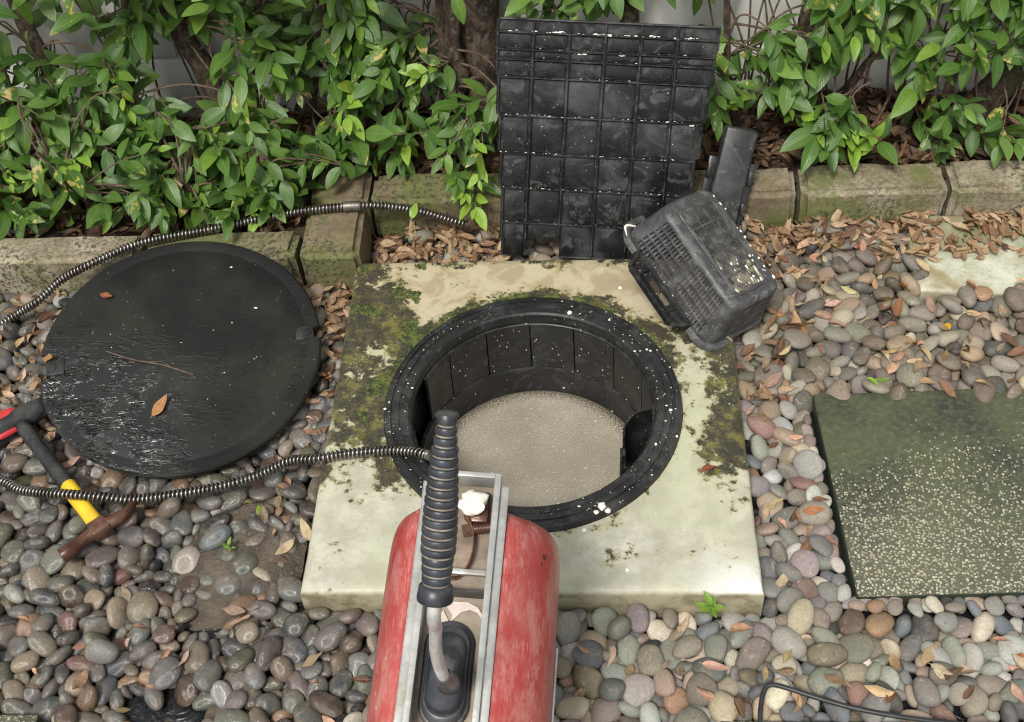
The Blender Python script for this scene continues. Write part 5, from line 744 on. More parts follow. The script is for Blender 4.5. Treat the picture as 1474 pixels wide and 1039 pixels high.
# kerb blocks
def kerb(x0,x1,y0,y1,z1,label,ang=0,jit=0):
    b=MB(); nx,ny=max(2,int((x1-x0)/.02)),max(2,int((y1-y0)/.02))
    r=bmesh.ops.create_cube(b.bm,size=1)
    for v in r['verts']: v.co=Vector((v.co.x*(x1-x0),v.co.y*(y1-y0),v.co.z*(z1+.115)))
    bmesh.ops.bevel(b.bm,geom=list(b.bm.edges),offset=.014,segments=3,affect='EDGES')
    bmesh.ops.subdivide_edges(b.bm,edges=[e for e in b.bm.edges if e.calc_length()>.05],cuts=14,use_grid_fill=True)
    o=Vector((x0,y0,0))
    for v in b.bm.verts:
        p=v.co+o; v.co+=Vector((mnoise.noise(p*11),mnoise.noise(p*11+Vector((5,1,2))),mnoise.noise(p*11+Vector((1,8,2)))))*.005+Vector((mnoise.noise(p*37),mnoise.noise(p*37+Vector((5,1,2))),mnoise.noise(p*37+Vector((1,8,2)))))*.0022
    return tag(b.build('kerb_block',M['kerb'],None,50,((x0+x1)/2,(y0+y1)/2,(z1-.115)/2),(0,0,ang)),label,'kerb block','kerb blocks edging the planting bed')
KZ=.045
kerb(-2.4,-1.385,.428,.525,KZ-.003,'kerb block running out of the photo at the far left')
kerb(-1.375,-.962,.43,.522,KZ,'pale kerb block behind the left part of the round lid, steel spring crossing it')
kerb(-.952,-.578,.432,.525,KZ+.002,'kerb block behind the upper right of the round lid, darkened and brown')
kerb(-.568,-.425,.425,.615,KZ+.004,'wide brown corner kerb block with moss, between round lid and concrete slab',R(1.5))
kerb(-.572,-.428,.625,.76,KZ-.002,'dark brown kerb block behind the mossy corner block',R(1))
kerb(-.418,-.035,.628,.735,KZ-.004,'brown kerb block between corner block and ribbed panel, scrap of dry leaf on it')
kerb(-.025,.30,.63,.737,KZ-.006,'kerb block hidden behind the black ribbed panel')
kerb(.31,.628,.627,.735,KZ-.010,'dark mossy kerb block directly behind the leaning black casing')
kerb(.640,.985,.622,.735,KZ-.004,'pale kerb block with yellow green moss on top, right of the black casing')
kerb(.997,1.45,.62,.738,KZ-.002,'pale kerb block with green algae at the far right')
kerb(1.46,2.2,.62,.735,KZ,'kerb block beyond the photo at far right')
# slabs
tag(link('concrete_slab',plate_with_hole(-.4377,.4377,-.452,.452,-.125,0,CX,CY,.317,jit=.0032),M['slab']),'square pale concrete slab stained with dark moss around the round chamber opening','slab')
def paver(x0,x1,y0,y1,z0,z1,mat,label,rot=0):
    b=MB(); b.box((0,0,0),(x1-x0,y1-y0,z1-z0),bevel=.006,seg=2)
    return tag(b.build('paving_slab',mat,None,50,((x0+x1)/2,(y0+y1)/2,(z0+z1)/2),(0,0,rot)),label,'paving slab')
M['step2']=M['step']
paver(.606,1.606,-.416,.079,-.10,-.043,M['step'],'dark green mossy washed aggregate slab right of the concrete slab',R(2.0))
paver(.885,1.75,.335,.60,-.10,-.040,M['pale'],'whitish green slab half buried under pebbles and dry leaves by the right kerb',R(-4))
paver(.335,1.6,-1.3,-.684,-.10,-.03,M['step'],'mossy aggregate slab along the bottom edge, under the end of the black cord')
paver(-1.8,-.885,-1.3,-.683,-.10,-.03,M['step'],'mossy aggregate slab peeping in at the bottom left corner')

# ---------------------------------------------------------------- chamber
ch=thing('grease_trap_chamber','black plastic round chamber with ridged rim, opened and full of scummy water','chamber',(CX,CY,0))
MB().lathe([(.300,-.12),(.316,-.12),(.316,.008),(.313,.0135),(.308,.0155),(.301,.0155),(.2995,.0115),(.2955,.0115),(.294,.0150),(.2835,.0150),(.2825,.0128),(.2795,.0128),(.2785,.0145),(.2645,.0140),(.2605,.010),(.2590,-.012),(.272,-.014),(.272,-.045),(.300,-.05)],160,close=True).build('rim',M['ring'],ch,30)
MB().lathe([(.285,-.05),(.30,-.05),(.30,-.46),(.285,-.46)],96,close=True).build('outer_shell',M['wallp'],ch)
# wall segments with open seams; the inlet opening is on the left
seams=[-170,-140,-112,-84,-56,-28,-2,22,46,70,93,116,139,158]
for a,b in zip(seams,seams[1:]):
    g=.35; MB().lathe([(.2535,-.017),(.262,-.017),(.262,-.168),(.2575,-.168)],max(4,int((b-a)/2.5)),R(a+g),R(b-g),close=True).build('wall_segment',M['wallp'],ch,30)
MB().lathe([(.2545,-.17),(.2575,-.166),(.263,-.166),(.263,-.46),(.2515,-.46)],120,close=True).build('lower_wall',M['wallp'],ch,30)
MB().lathe([(.2548,-.0166),(.2568,-.0150),(.262,-.0150),(.262,-.0166)],120,R(-172),R(159),close=True).build('seat_ring',M['ring'],ch,30)
MB().box((-.272,.00,-.12),(.006,.004,.16),bevel=.001).box((-.268,-.03,-.13),(.012,.004,.16),bevel=.001).build('inlet_baffle',M['wallp'],ch)
# outlet elbow guard on the right
T=MB(); T.lathe([(.064,-.022),(.068,-.022),(.068,-.34),(.064,-.34)],20,R(92),R(186),Matrix.Translation((.258,-.055,0)),close=True)
T.build('outlet_guard',M['ring'],ch)
MB().box((.1905,-.078,-.14),(.012,.022,.17),bevel=.002).box((.188,-.090,-.20),(.012,.02,.05),bevel=.003).tube([(.190,-.088,-.075),(.190,-.092,-.075)],.005,10).build('guard_bracket',M['ring'],ch)
MB().tube([(.258,-.10,-.09),(.222,-.105,-.098)],.020,16).build('outlet_pipe',M['dkmetal'],ch)
wb=MB(); wb.bm.faces.new([wb.bm.verts.new((.256*math.cos(2*math.pi*k/96),.256*math.sin(2*math.pi*k/96),0)) for k in range(96)])
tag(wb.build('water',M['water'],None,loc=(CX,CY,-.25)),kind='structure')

# ================================================================ PEBBLES
PAL=[('mid grey',(.150,.150,.138)),('dark grey',(.070,.073,.073)),('slate blue grey',(.085,.100,.110)),('pale grey',(.270,.265,.235)),('greenish grey',(.145,.155,.118)),
     ('brown grey',(.155,.128,.100)),('tan',(.270,.205,.135)),('orange brown',(.270,.135,.062)),('dull red',(.160,.072,.058)),('mauve grey',(.150,.120,.118)),('cream',(.370,.330,.240)),('olive brown',(.130,.112,.062)),('near black',(.028,.030,.033)),('chocolate brown',(.085,.052,.036))]
PW_DRY=[20,6,7,17,12,15,13,2.2,1.6,6,6,3,1.5,1]; PW_WET=[19,13,10,5,12,15,6,6,3,6,1.5,7,6,6]
def pebble_form(P,k):
    r=random.Random(900+k)
    b=r.uniform(.62,.93); c=r.uniform(.40,.62); egg=r.uniform(-.22,.22); e2=r.uniform(-.12,.12)
    W=[(np.array([r.gauss(0,1) for _ in range(3)])*1.5,r.uniform(0,6.28),r.uniform(.03,.085)) for _ in range(4)]
    ex=r.uniform(.82,1.0)
    Q=np.sign(P)*np.abs(P)**ex; Q=Q/np.linalg.norm(Q,axis=1)[:,None]*(.5+.5*np.linalg.norm(Q,axis=1)[:,None])
    f=1+sum(a*np.sin(P@w_+ph) for w_,ph,a in W)
    Q=Q*f[:,None]*np.array([1,b,c]); Q[:,1]*=1+egg*Q[:,0]; Q[:,2]*=1+e2*Q[:,0]
    return Q,b/(1),c
def ico(sub):
    bm=bmesh.new(); bmesh.ops.create_icosphere(bm,subdivisions=sub,radius=1)
    P=np.array([v.co[:] for v in bm.verts]); F=np.array([[v.index for v in f.verts] for f in bm.faces]); bm.free(); return P,F
raw=np.array(PEBBLES,dtype=float).reshape(-1,9)
pk=[int(v) for v in raw[:,0]]; ps=raw[:,1]/5000; pp=raw[:,2:5]/1000; pq=raw[:,5:9]/50; pq/=np.linalg.norm(pq,axis=1)[:,None]
pp[:,2]+=PEB_DZ
P3,F3=ico(4); P2,F2=ico(3)
def zone(x,y):
    if y>.40 and x<.47: return 'behind the concrete slab'
    if x>.43 and y>.30: return 'on the leafy kerb strip' if x<.9 else 'around the pale slab'
    if x>.43 and y>.035: return 'right of the basket' if x<.75 else 'above the mossy slab'
    if x>.40 and y>-.46 and x<.62: return 'between concrete and mossy slabs'
    if x>.55 and y>-.70: return 'below the mossy slab'
    if x>.20: return 'under the bright seedling'
    if x>.0: return 'right of the machine'
    if x>-.32: return 'left of the machine'
    if y>.30: return 'between lid and kerb'
    if x>-.50 and y>-.40: return 'between lid and slab'
    if x<-.98 and y>-.1: return 'left of the lid'
    if x<-.80 and y>-.40: return 'around the hammer'
    if y>-.42: return 'by the mud patch'
    if x<-.72: return 'below the hammer'
    return 'left of machine and slab'
def shape_word(k,s):
    r=random.Random(900+k); b=r.uniform(.62,.93); c=r.uniform(.40,.62)
    sz='small' if s<.0215 else 'large' if s>.0305 else 'medium'
    return sz,('long' if b<.70 else 'oval' if b<.84 else 'round')+(' flat' if c<.46 else ' plump' if c>.56 else '')
pr=random.Random(77); GROW=Vector((1.20,1.12,1.06))
def lid_top(x,y): return .0266+(x+.7916)*-.0709+(y-.1455)*.1649-.045
pcol=[]; pname=[]; pwet=[]
for i in range(len(pp)):
    x,y,z=pp[i]
    wet=min(1,max(0,(.10-x)/.5)) if y<.3 else .25
    wet=min(1,max(.06,wet*.85+pr.uniform(-.25,.25)))
    j=pr.choices(range(len(PAL)),PW_WET if wet>.5 else PW_DRY)[0]
    v=pr.uniform(.72,1.5)*(1.12-.44*wet); gy=sum(PAL[j][1])/3; c=[(q*.72+gy*t_*.28)*v*pr.uniform(.95,1.05) for q,t_ in zip(PAL[j][1],(1.02,1.,.96))]; c=[q*(1.32 if (x>-.1 and y<.05) else .95 if x<-.35 else 1.08) for q in c]
    if y>.05 and x>0: c=[q*k for q,k in zip(c,(.88,.82,.74))]
    pcol.append((*c,wet)); pname.append(PAL[j][0]); pwet.append(wet)
    if (x+.79)**2+(y-.145)**2<.36**2:                # the lid has pressed these down
        top=lid_top(x,y)-ps[i]*.55
        if z>top: pp[i,2]=top
PME=[]
for k in range(16):
    Q,_,_=pebble_form(P3,k); me=bpy.data.meshes.new('pebble'); me.from_pydata(Q.tolist(),[],F3.tolist())
    me.polygons.foreach_set('use_smooth',[True]*len(F3)); me.materials.append(M['peb']); PME.append(me)
NIND=min(300,len(pp))
labels={}
ind=list(range(NIND))
def near_ones(i,n):
    d=np.hypot(pp[:NIND,0]-pp[i,0],pp[:NIND,1]-pp[i,1]); return [q for q in np.argsort(d)[:n+2] if q!=i][:n]
def plabel(i,lvl):
    sz,sh=shape_word(pk[i],ps[i]); head=f'{sz} {sh} {pname[i]} pebble'; zn=zone(pp[i,0],pp[i,1])
    if lvl==0: L=f'{head} {zn}'
    elif lvl==1: L=f'{head} {zn}, beside {pname[near_ones(i,1)[0]]} one'
    elif lvl==2: q=near_ones(i,2); L=f'{head} {zn}, by {pname[q[0]]}, {pname[q[1]]} ones'
    elif lvl==4: q=near_ones(i,4); L=f'{head} touching {pname[q[0]]}, {pname[q[1]]}, {pname[q[2]]}, {pname[q[3]]}'
    else: q=near_ones(i,3); L=f'{head} {zn}, by {pname[q[0]]}, {pname[q[1]]}, {pname[q[2]]}'
    return ' '.join(L.split()[:16]).rstrip(',')
lv={i:0 for i in ind}
for rnd_ in range(5):
    cnt={}
    for i in ind: cnt.setdefault(plabel(i,lv[i]),[]).append(i)
    for L,ii in cnt.items():
        if len(ii)>1:
            for i in ii: lv[i]=min(4,lv[i]+1)
for i in ind:
    o=link('pebble',PME[pk[i]]); o.location=pp[i]; o.rotation_mode='QUATERNION'; o.rotation_quaternion=pq[i]; o.scale=ps[i]*GROW
    o.color=pcol[i]; tag(o,plabel(i,lv[i]),'pebble','river pebbles')
# the rest of the pebbles, one mass
V=[];F=[];PC=[];PO=[]; nv=0
forms=[pebble_form(P2,k)[0] for k in range(16)]
def qmat(q): return np.array(Quaternion(q).to_matrix())
for i in range(NIND,len(pp)):
    Q=forms[pk[i]]; V.append((Q*np.array(GROW))@qmat(pq[i]).T*ps[i]+pp[i]); F.append(F2+nv); nv+=len(Q)
    PC.append(np.tile(pcol[i],(len(Q),1))); PO.append(Q+np.array([pr.uniform(0,60) for _ in range(3)]))
def mass(name,V,F,attrs,mat,uv=None,parent=None,quads=False):
    V=np.concatenate(V); F=np.concatenate(F); me=bpy.data.meshes.new(name); n=F.shape[1]
    me.vertices.add(len(V)); me.vertices.foreach_set('co',V.ravel()); me.loops.add(F.size); me.loops.foreach_set('vertex_index',F.ravel().astype(np.int32))
    me.polygons.add(len(F)); me.polygons.foreach_set('loop_start',np.arange(0,F.size,n,dtype=np.int32)); me.polygons.foreach_set('use_smooth',np.ones(len(F),bool))
    for an,(ty,arr) in attrs.items():
        a=me.attributes.new(an,ty,'POINT'); a.data.foreach_set({'FLOAT_COLOR':'color','FLOAT_VECTOR':'vector','FLOAT':'value'}[ty],np.concatenate(arr).ravel().astype(np.float32))
    if uv is not None:
        U=me.uv_layers.new(name='UVMap'); UVv=np.concatenate(uv); U.data.foreach_set('uv',UVv[F.ravel()].ravel().astype(np.float32))
    me.update(); me.validate()
    return link(name,me,mat,parent)
tag(mass('pebbles',V,F,{'pcol':('FLOAT_COLOR',PC),'pco':('FLOAT_VECTOR',PO)},M['pebs']),'smaller and half hidden river pebbles filling the ground','pebbles',kind='stuff')
bpy.context.view_layer.update()
# ================================================================ THINGS
# ---- round lid
lid=thing('round_lid','large round black plastic lid lying tilted on pebbles against the kerb','lid',(-.7916,.1455,.0266),(.1634,.0708,0))
LR=.311
b=MB(); prof=[(0,-.03),(LR-.012,-.03),(LR-.004,-.022),(LR,-.012),(LR,-.004),(LR-.004,0),(LR-.028,0),(LR-.030,-.0007),(LR-.033,-.0007),(LR-.035,0),(.2,.0006),(.1,.0006)]
nseg=160; rings=[]
notch={'r':(R(10),R(15.5)),'l':(R(186),R(197))}
for k in range(nseg):
    t=2*math.pi*k/nseg; cut=0
    for a,c in notch.values():
        if a<t<c: cut=.022
    rings.append([b.bm.verts.new(((r-(cut if r>LR-.03 else 0))*math.cos(t),(r-(cut if r>LR-.03 else 0))*math.sin(t),z)) for r,z in prof[1:]])
for k in range(nseg):
    A,B=rings[k],rings[(k+1)%nseg]
    for j in range(len(A)-1): b.bm.faces.new((A[j],B[j],B[j+1],A[j+1]))
b.bm.faces.new([r[-1] for r in rings]); b.bm.faces.new([r[0] for r in rings][::-1])
b.build('disc',M['lid'],lid,35)
for t,wd in ((191.5,.040),(12.5,.034)):
    t=R(t); rot=Matrix.Rotation(t,4,'Z')
    MB().box((LR-.036,0,-.004),(.040,wd,.012),bevel=.002,mat=rot).box((LR-.030,0,.0025),(.016,wd*.5,.003),bevel=.001,mat=rot).build('lifting_lug',M['wallp'],lid)
def letters(txt,size,a0,da,rad,parent,flip=0):
    for i,chh in enumerate(txt):
        cu=bpy.data.curves.new('t',type='FONT'); cu.body=chh; cu.size=size; cu.extrude=.0008; cu.align_x='CENTER'
        o=bpy.data.objects.new('t',cu); COL.objects.link(o); bpy.context.view_layer.update()
        me=bpy.data.meshes.new_from_object(o.evaluated_get(bpy.context.evaluated_depsgraph_get())); bpy.data.objects.remove(o)
        t=R(a0-da*i); l=link('raised_letter',me,M['wallp'],parent); l.location=(rad*math.cos(t),rad*math.sin(t),.0008); l.rotation_euler=(0,0,t-R(90))
letters('YIFO',.026,46,6.2,LR-.052,lid); letters('MIILV',.026,5,5.6,LR-.048,lid); letters('SIII',.022,233,5.2,LR-.055,lid)

# ---- ribbed panel (lies back against the big trunk)
TH=R(24); PU=Vector((0,math.sin(TH),math.cos(TH))); PN=Vector((0,-math.cos(TH),math.sin(TH))); a=R(-4.2)
e1=Vector((1,0,0))*math.cos(a)+PU*math.sin(a); e2=PN.cross(e1)*1.0
Mp=Matrix((e1,e2,PN)).transposed().to_4x4()
panel=thing('ribbed_panel','tall black plastic panel with a grid of square ribs leaning against the tree','panel',Vector((-.091,.49,-.03))+PU*.007)
panel.rotation_euler=Mp.to_euler()
L_edge=[(0,0),(0,.045),(-.004,.05),(-.004,.17),(-.011,.175),(-.011,.255),(-.016,.26),(-.016,.34),(-.022,.345),(-.022,.43),(-.027,.435),(-.027,.545),(-.022,.557)]
R_edge=[(.468,.557),(.468,.505),(.464,.50),(.464,.44),(.458,.435),(.458,.35),(.451,.345),(.451,.262),(.442,.258),(.442,.175),(.433,.17),(.433,.09),(.428,.085),(.428,0)]
poly=L_edge+R_edge+[(.139,0),(.139,.044),(.057,.044),(.057,0)]
def lxr(v,side):
    E=L_edge if side=='l' else R_edge[::-1]
    for (a0,b0),(a1,b1) in zip(E,E[1:]):
        if b0<=v<=b1 and b1>b0: return a0+(a1-a0)*(v-b0)/(b1-b0)
    return E[-1][0]
b=MB(); b.prism(poly,-.006,0)
b.build('backing_sheet',M['panel'],panel,30)
vr=[.056,.136,.216,.296,.376]; hr=[.085,.169,.253,.341,.428,.468,.490,.528]
for u in vr: MB().box((u,.2785+(.022 if u>.1 and u<.14 else 0),.006),(.0042,.553-(.044 if u>.1 and u<.14 else 0),.0118),bevel=.0008,seg=1).build('vertical_rib',M['panel'],panel)
for v in hr:
    x0,x1=lxr(v,'l')+.002,lxr(v,'r')-.002
    MB().box(((x0+x1)/2,v,.0055),(x1-x0,.0040,.0104),bevel=.0008,seg=1).build('horizontal_rib',M['panel'],panel)
b=MB()
E=[p for p in L_edge]; b.tube([Vector((p[0]+.002,p[1],.004)) for p in E],.0036,6); E=R_edge; b.tube([Vector((p[0]-.002,p[1],.004)) for p in E],.0036,6)
b.tube([Vector((-.02,.556,.004)),Vector((.466,.556,.004))],.003,6); b.tube([Vector((.141,.002,.003)),Vector((.426,.002,.003))],.003,6)
b.build('edge_flange',M['panel'],panel)
# cells are slightly dished trays
cols=[None]+vr+[None]; rowsv=[0]+hr
for i in range(6):
    for j in range(8):
        v0,v1=rowsv[j]+.004,rowsv[j+1]-.004
        u0=vr[i-1]+.005 if i>0 else max(lxr(v0,'l'),lxr(v1,'l'))+.007; u1=vr[i]-.005 if i<5 else min(lxr(v0,'r'),lxr(v1,'r'))-.007
        if i==1 and j==0: v0=.05
        MB().box(((u0+u1)/2,(v0+v1)/2,.0012),(u1-u0,v1-v0,.0036),bevel=.0016,seg=2,mat=Matrix.Rotation(R(rng.uniform(-.9,.9)),4,'X') if False else None,).build('cell_tray',M['panel'],panel)
# pale grease caked along the ribs
b=MB(); q=random.Random(3)
for v,den in ((.528,30),(.490,8),(.468,5),(.341,40),(.253,40),(.169,34),(.085,14),(.428,8)):
    for k in range(den):
        x=q.uniform(-.01,.42); s=q.uniform(.0004,.0013)*(1.4 if v==.528 else 1)
        b.lump((x,v+q.uniform(.001,.004),.010+q.uniform(-.004,.001)),s,k,1,(q.uniform(1,3.5),.8,.8))
for k in range(70): b.lump((q.uniform(0,.42),q.uniform(.05,.5),.0035),q.uniform(.0005,.0013)*q.uniform(.5,1.2),k,1)
for x,v,s in ((.115,.531,.006),(.2,.529,.007),(.225,.53,.006),(.255,.487,.004),(.165,.486,.005),(.43,.34,.006),(.32,.531,.005),(.40,.53,.005)): [b.lump((x+q.gauss(0,s*1.2),v+q.gauss(0,.0012),.010+q.uniform(-.003,.0005)),s*q.uniform(.14,.50),k_,1,(q.uniform(1,2.2),.8,.6),.6) for k_ in range(11)]
tag(b.build('grease_residue',M['white'],panel),kind='stuff')

# ---- casing leaning on the kerb
TB=R(35); BU=Vector((0,math.sin(TB),math.cos(TB))); BN=Vector((0,-math.cos(TB),math.sin(TB))); a=R(-13)
f1=Vector((1,0,0))*math.cos(a)+BU*math.sin(a); f2=BN.cross(f1)
cas=thing('plastic_casing','long black plastic casing leaning on the kerb behind the upturned basket','casing',Vector((.4125,.52,-.03))+BU*-.045)
cas.rotation_euler=Matrix((f1,f2,BN)).transposed().to_euler()
MB().box((0,.163,-.026),(.078,.330,.052),bevel=.007,seg=3).build('cover',M['bar'],cas)
for s in (-1,1):
    b=MB(); b.box((s*.0475,.13,-.036),(.018,.24,.006),bevel=.001)
    for v,l in ((.215,.035),(.14,.028),(.075,.03)): b.box((s*.050,v,-.029),(.012,l,.012),bevel=.0015)
    b.build('side_flange',M['bar'],cas)
b=MB(); b.tube([(-.012,.285,.0006),(.012,.285,.0006)],.0012,6).tube([(-.010,.279,.0006),(-.010,.290,.0006)],.001,6); b.build('moulded_mark',M['bar'],cas)

# ---- upturned basket
BA,BB,BH,BF=.141,.0785,.1229,.0202
bas=thing('strainer_basket','upturned black slotted plastic basket with a side handle, propped on slab and panel','basket',(.3585,.3312,.055),(-.2153,.4338,-.9412))
def rr(A,B,r,x): return None
def perim():
    """(x,y) on a rounded rectangle of half sizes 1: list of (kind, ax, ay, corner angle) scaled later"""
    out=[]; r=.026
    def straight(n,p0,p1,kind):
        for k in range(n): out.append((p0,p1,k/n,kind,k))
    return out
CR=.032
def ring_pts(A,B,r,nl,ns,nc):
    """points round a rounded rectangle; returns list of (x,y,side,index)"""
    pts=[]
    def arc(cx,cy,a0):
        for k in range(nc): t=R(a0+90*k/nc); pts.append((cx+r*math.cos(t),cy+r*math.sin(t),'c',k))
    def line(p,q_,n,tagn):
        
        for k in range(n):
            f=(k+(.36 if k%2 else 0))/n if n>20 else k/n      # bars a little wider than the slots
            pts.append((p[0]+(q_[0]-p[0])*f,p[1]+(q_[1]-p[1])*f,tagn,k))
    arc(A-r,-(B-r),-90); line((A,-(B-r)),(A,B-r),ns,'e')
    arc(A-r,B-r,0); line((A-r,B),(-(A-r),B),nl,'n')
    arc(-(A-r),B-r,90); line((-A,B-r),(-A,-(B-r)),ns,'w')
    arc(-(A-r),-(B-r),180); line((-(A-r),-B),(A-r,-B),nl,'s')
    return pts
NL,NS,NC=53,25,6     # odd columns: bar,slot,bar,slot ... bar
rowz=[0,.006,.009,.026,.0305,.0475,.052,.069,.0735,.0905,.095,.112,.116]
slotrow={2:1,4:1,6:1,8:1,10:1}
bm=bmesh.new(); grid=[]
for z in rowz:
    t=z/BH; A=BA+BF*(1-t); B=BB+BF*(1-t); grid.append([bm.verts.new((x,y,z)) for x,y,_,_ in ring_pts(A,B,CR,NL,NS,NC)])
meta=ring_pts(BA,BB,CR,NL,NS,NC); n=len(meta)
for z,e in ((.1195,.0025),(.1225,.006),(BH+.001,.011)):
    grid.append([bm.verts.new((x,y,z)) for x,y,_,_ in ring_pts(BA-e,BB-e,CR-min(e,.01),NL,NS,NC)])
for j in range(len(grid)-1):
    for k in range(n):
        tg,ix=meta[k][2],meta[k][3]
        hole=False
        if tg in('s','n') and ix%2==1 and j in slotrow and ix not in (25,27): hole=True
        if tg in('e','w') and ix%2==1 and j in slotrow: hole=True
        if hole: continue
        bm.faces.new((grid[j][k],grid[j][(k+1)%n],grid[j+1][(k+1)%n],grid[j+1][k]))
bm.faces.new(grid[-1])
for f in bm.faces: f.smooth=len(f.verts)==4
me=bpy.data.meshes.new('basket_wall'); bm.to_mesh(me); bm.free()
bw=link('basket_wall',me,M['basket'],bas); sm=bw.modifiers.new('thickness','SOLIDIFY'); sm.thickness=.0028; sm.offset=-1
# base: a raised frame and perforated fields
fx=[-.108,-.062,.008,.066,.108]; fy=[-.046,-.016,.016,.046]
MB().box((0,0,BH+.0010),(.228,.104,.0036),bevel=.0014).build('base_plate',M['basket'],bas)
def m_mesh():
    m=Mat('perforated_field'); n=m.noise(18,detail=4)
    sc_=m.vec('MULTIPLY',m.obj,(1,1,0)); s=m.N.new('ShaderNodeTexVoronoi'); s.inputs['Randomness'].default_value=0; s.inputs['Scale'].default_value=330; m.L.new(sc_,s.inputs['Vector'])
    hole=m.mr(s.outputs['Distance'],.42,.30); x,y,z=m.xyz()[0:3]
    dirty=m.ma('MULTIPLY',m.mr(x,.0,.06),m.mr(m.noise(30),.42,.58))
    c=m.mix(m.mr(n,.4,.7),(.020,.020,.020),(.10,.10,.095)); c=m.mix(hole,c,m.mix(dirty,m.mix(m.mr(m.noise(90),.5,.6),(.006,.006,.006),(.12,.115,.10)),(.42,.37,.24)))
    c=m.mix(m.ma('MULTIPLY',dirty,m.mr(m.noise(60),.62,.66)),c,(.6,.55,.42))
    return m.set(c,.45,m.bump(hole,-.5,.002))
M['mesh']=m_mesh()
for i in range(4):
    for j in range(3):
        MB().box(((fx[i]+fx[i+1])/2,(fy[j]+fy[j+1])/2,BH+.0030),(fx[i+1]-fx[i]-.0035,fy[j+1]-fy[j]-.003,.0022),bevel=.0007,seg=1).build('perforated_field',M['mesh'],bas)
b=MB(); xa,ya=.1135,.0515
b.tube([Vector((x,y,BH+.003)) for x,y in ((-xa+.01,-ya),(xa-.01,-ya),(xa,-ya+.01),(xa,ya-.01),(xa-.01,ya),(-xa+.01,ya),(-xa,ya-.01),(-xa,-ya+.01),(-xa+.01,-ya))],.0019,6); b.build('base_frame',M['basket'],bas)
b=MB(); A=BA+BF; B=BB+BF
pts=[Vector((x,y,.002)) for x,y,_,_ in ring_pts(A+.002,B+.002,CR+.004,4,3,8)]; b.tube(pts+[pts[0]],.0045,8,False)
for x0,x1 in ((-A,-.098),(.102,A)):     # thick corner lips either side of the handle
    arc=[Vector((x,y,.004)) for x,y,_,_ in ring_pts(A+.008,B+.010,CR+.012,24,14,10) if (x<=x1 and x0<-.1 or x>=x0 and x0>0) and y<-.035]
    arc.sort(key=lambda p:(math.atan2(p.y,p.x))); b.tube(arc,.0095,8)
b.build('rim',M['basket'],bas)
b=MB(); y0=-B-.002; hx0,hx1=-.098,.092; yo=y0-.047
b.box(((hx0+hx1)/2+.002,yo,.006),(hx1-hx0-.038,.007,.016),bevel=.002)
for xa_,xb_ in ((hx0-.006,hx0+.020),(hx1+.006,hx1-.018)): b.tube([Vector((xa_,y0+.002,.006)),Vector(((xa_+xb_)/2,y0-.024,.006)),Vector((xb_,yo,.006))],[.007,.006,.006],8)
b.box(((hx0+hx1)/2,y0-.004,.006),(hx1-hx0,.008,.016),bevel=.002); b.box(((hx0+hx1)/2,y0-.031,.004),(hx1-hx0-.03,.003,.012),bevel=.001)
for x in (-.055,0,.05): b.box((x,y0-.026,.003),(.004,.046,.010),bevel=.001)
b.box((-.055,y0-.016,.001),(.05,.030,.003),bevel=.001); b.box((.06,y0-.018,.001),(.05,.034,.003),bevel=.001)
b.build('handle',M['ring'],bas)
b=MB(); q=random.Random(8)
for k in range(46):
    if k<22: p=(q.gauss(.075,.022),q.gauss(.01,.028),BH+.0045)
    elif k<34: t=q.uniform(0,1); p=(-.118+t*.236,.07+q.uniform(-.004,.004),BH+.001)
    else: x=q.uniform(-.1,.1); p=(x,-B+.006+q.uniform(-.004,.012),.010)
    b.lump(p,q.uniform(.0012,.0034),k,1,(q.uniform(1,2.2),1,.6))
b.tube(spline([(-A+.006,-B+.03,.012),(-A-.006,-B+.002,.013),(-A+.016,-B-.012,.013)],5),[.001,.002,.0026,.0030,.0034,.0032,.003,.0026,.002,.0015,.001],6)
tag(b.build('grease_residue',M['white'],bas),kind='stuff')

# ---- hammer and the grip beside it
def axis_mat(p,q_,up=Vector((0,0,1))):
    y=(Vector(q_)-Vector(p)).normalized(); x=y.cross(up).normalized(); z=x.cross(y); m_=Matrix((x,y,z)).transposed().to_4x4(); m_.translation=Vector(p); return m_
p0=Vector((-1.118,-.030,-.012)); p1=Vector((-.868,-.300,-.014))
ham=thing('claw_hammer','claw hammer with black grip, yellow collar and rusty head lying on wet pebbles','hammer'); ham.matrix_world=axis_mat(p0,p1)
HL=(p1-p0).length
b=MB(); b.tube([(0,HL*t,0) for t in (0,.01,.05,.2,.4,.5,.58,.6)],[.013,.0165,.0178,.0165,.0170,.0175,.0165,.0150],14,sx=.9)
b.build('grip',M['blackp'],ham)
MB().tube([(0,HL*t,0) for t in (.595,.605,.7,.85,.93,.95)],[.0155,.0185,.0180,.0170,.0175,.0165],14,sx=.85).build('collar',M['yellow'],ham)
b=MB(); b.box((0,HL*.990,.001),(.040,.036,.032),bevel=.006)
b.tube([(.014,HL*.99,0),(.034,HL*.995,0),(.044,HL*1.0,0),(.054,HL*1.003,0),(.058,HL*1.004,0),(.086,HL*1.01,0),(.089,HL*1.01,0)],[.015,.0135,.0125,.0150,.0168,.0168,.0150],14)
cl=spline([(-.010,HL*.99,.002),(-.040,HL*1.005,.003),(-.068,HL*.985,.000),(-.092,HL*.915,-.010),(-.098,HL*.87,-.016)],6)
b.tube(cl,[.0150-.0115*(i/(len(cl)-1))**1.2 for i in range(len(cl))],10)
b.build('head',M['rust'],ham)
g0=Vector((-1.078,.030,-.016)); g1=Vector((-1.205,-.085,-.006))
grip=thing('tool_grip','black and red handle of a tool poking in at the left edge, touching hammer grip','tool handle'); grip.matrix_world=axis_mat(g0,g1)
GL=(g1-g0).length
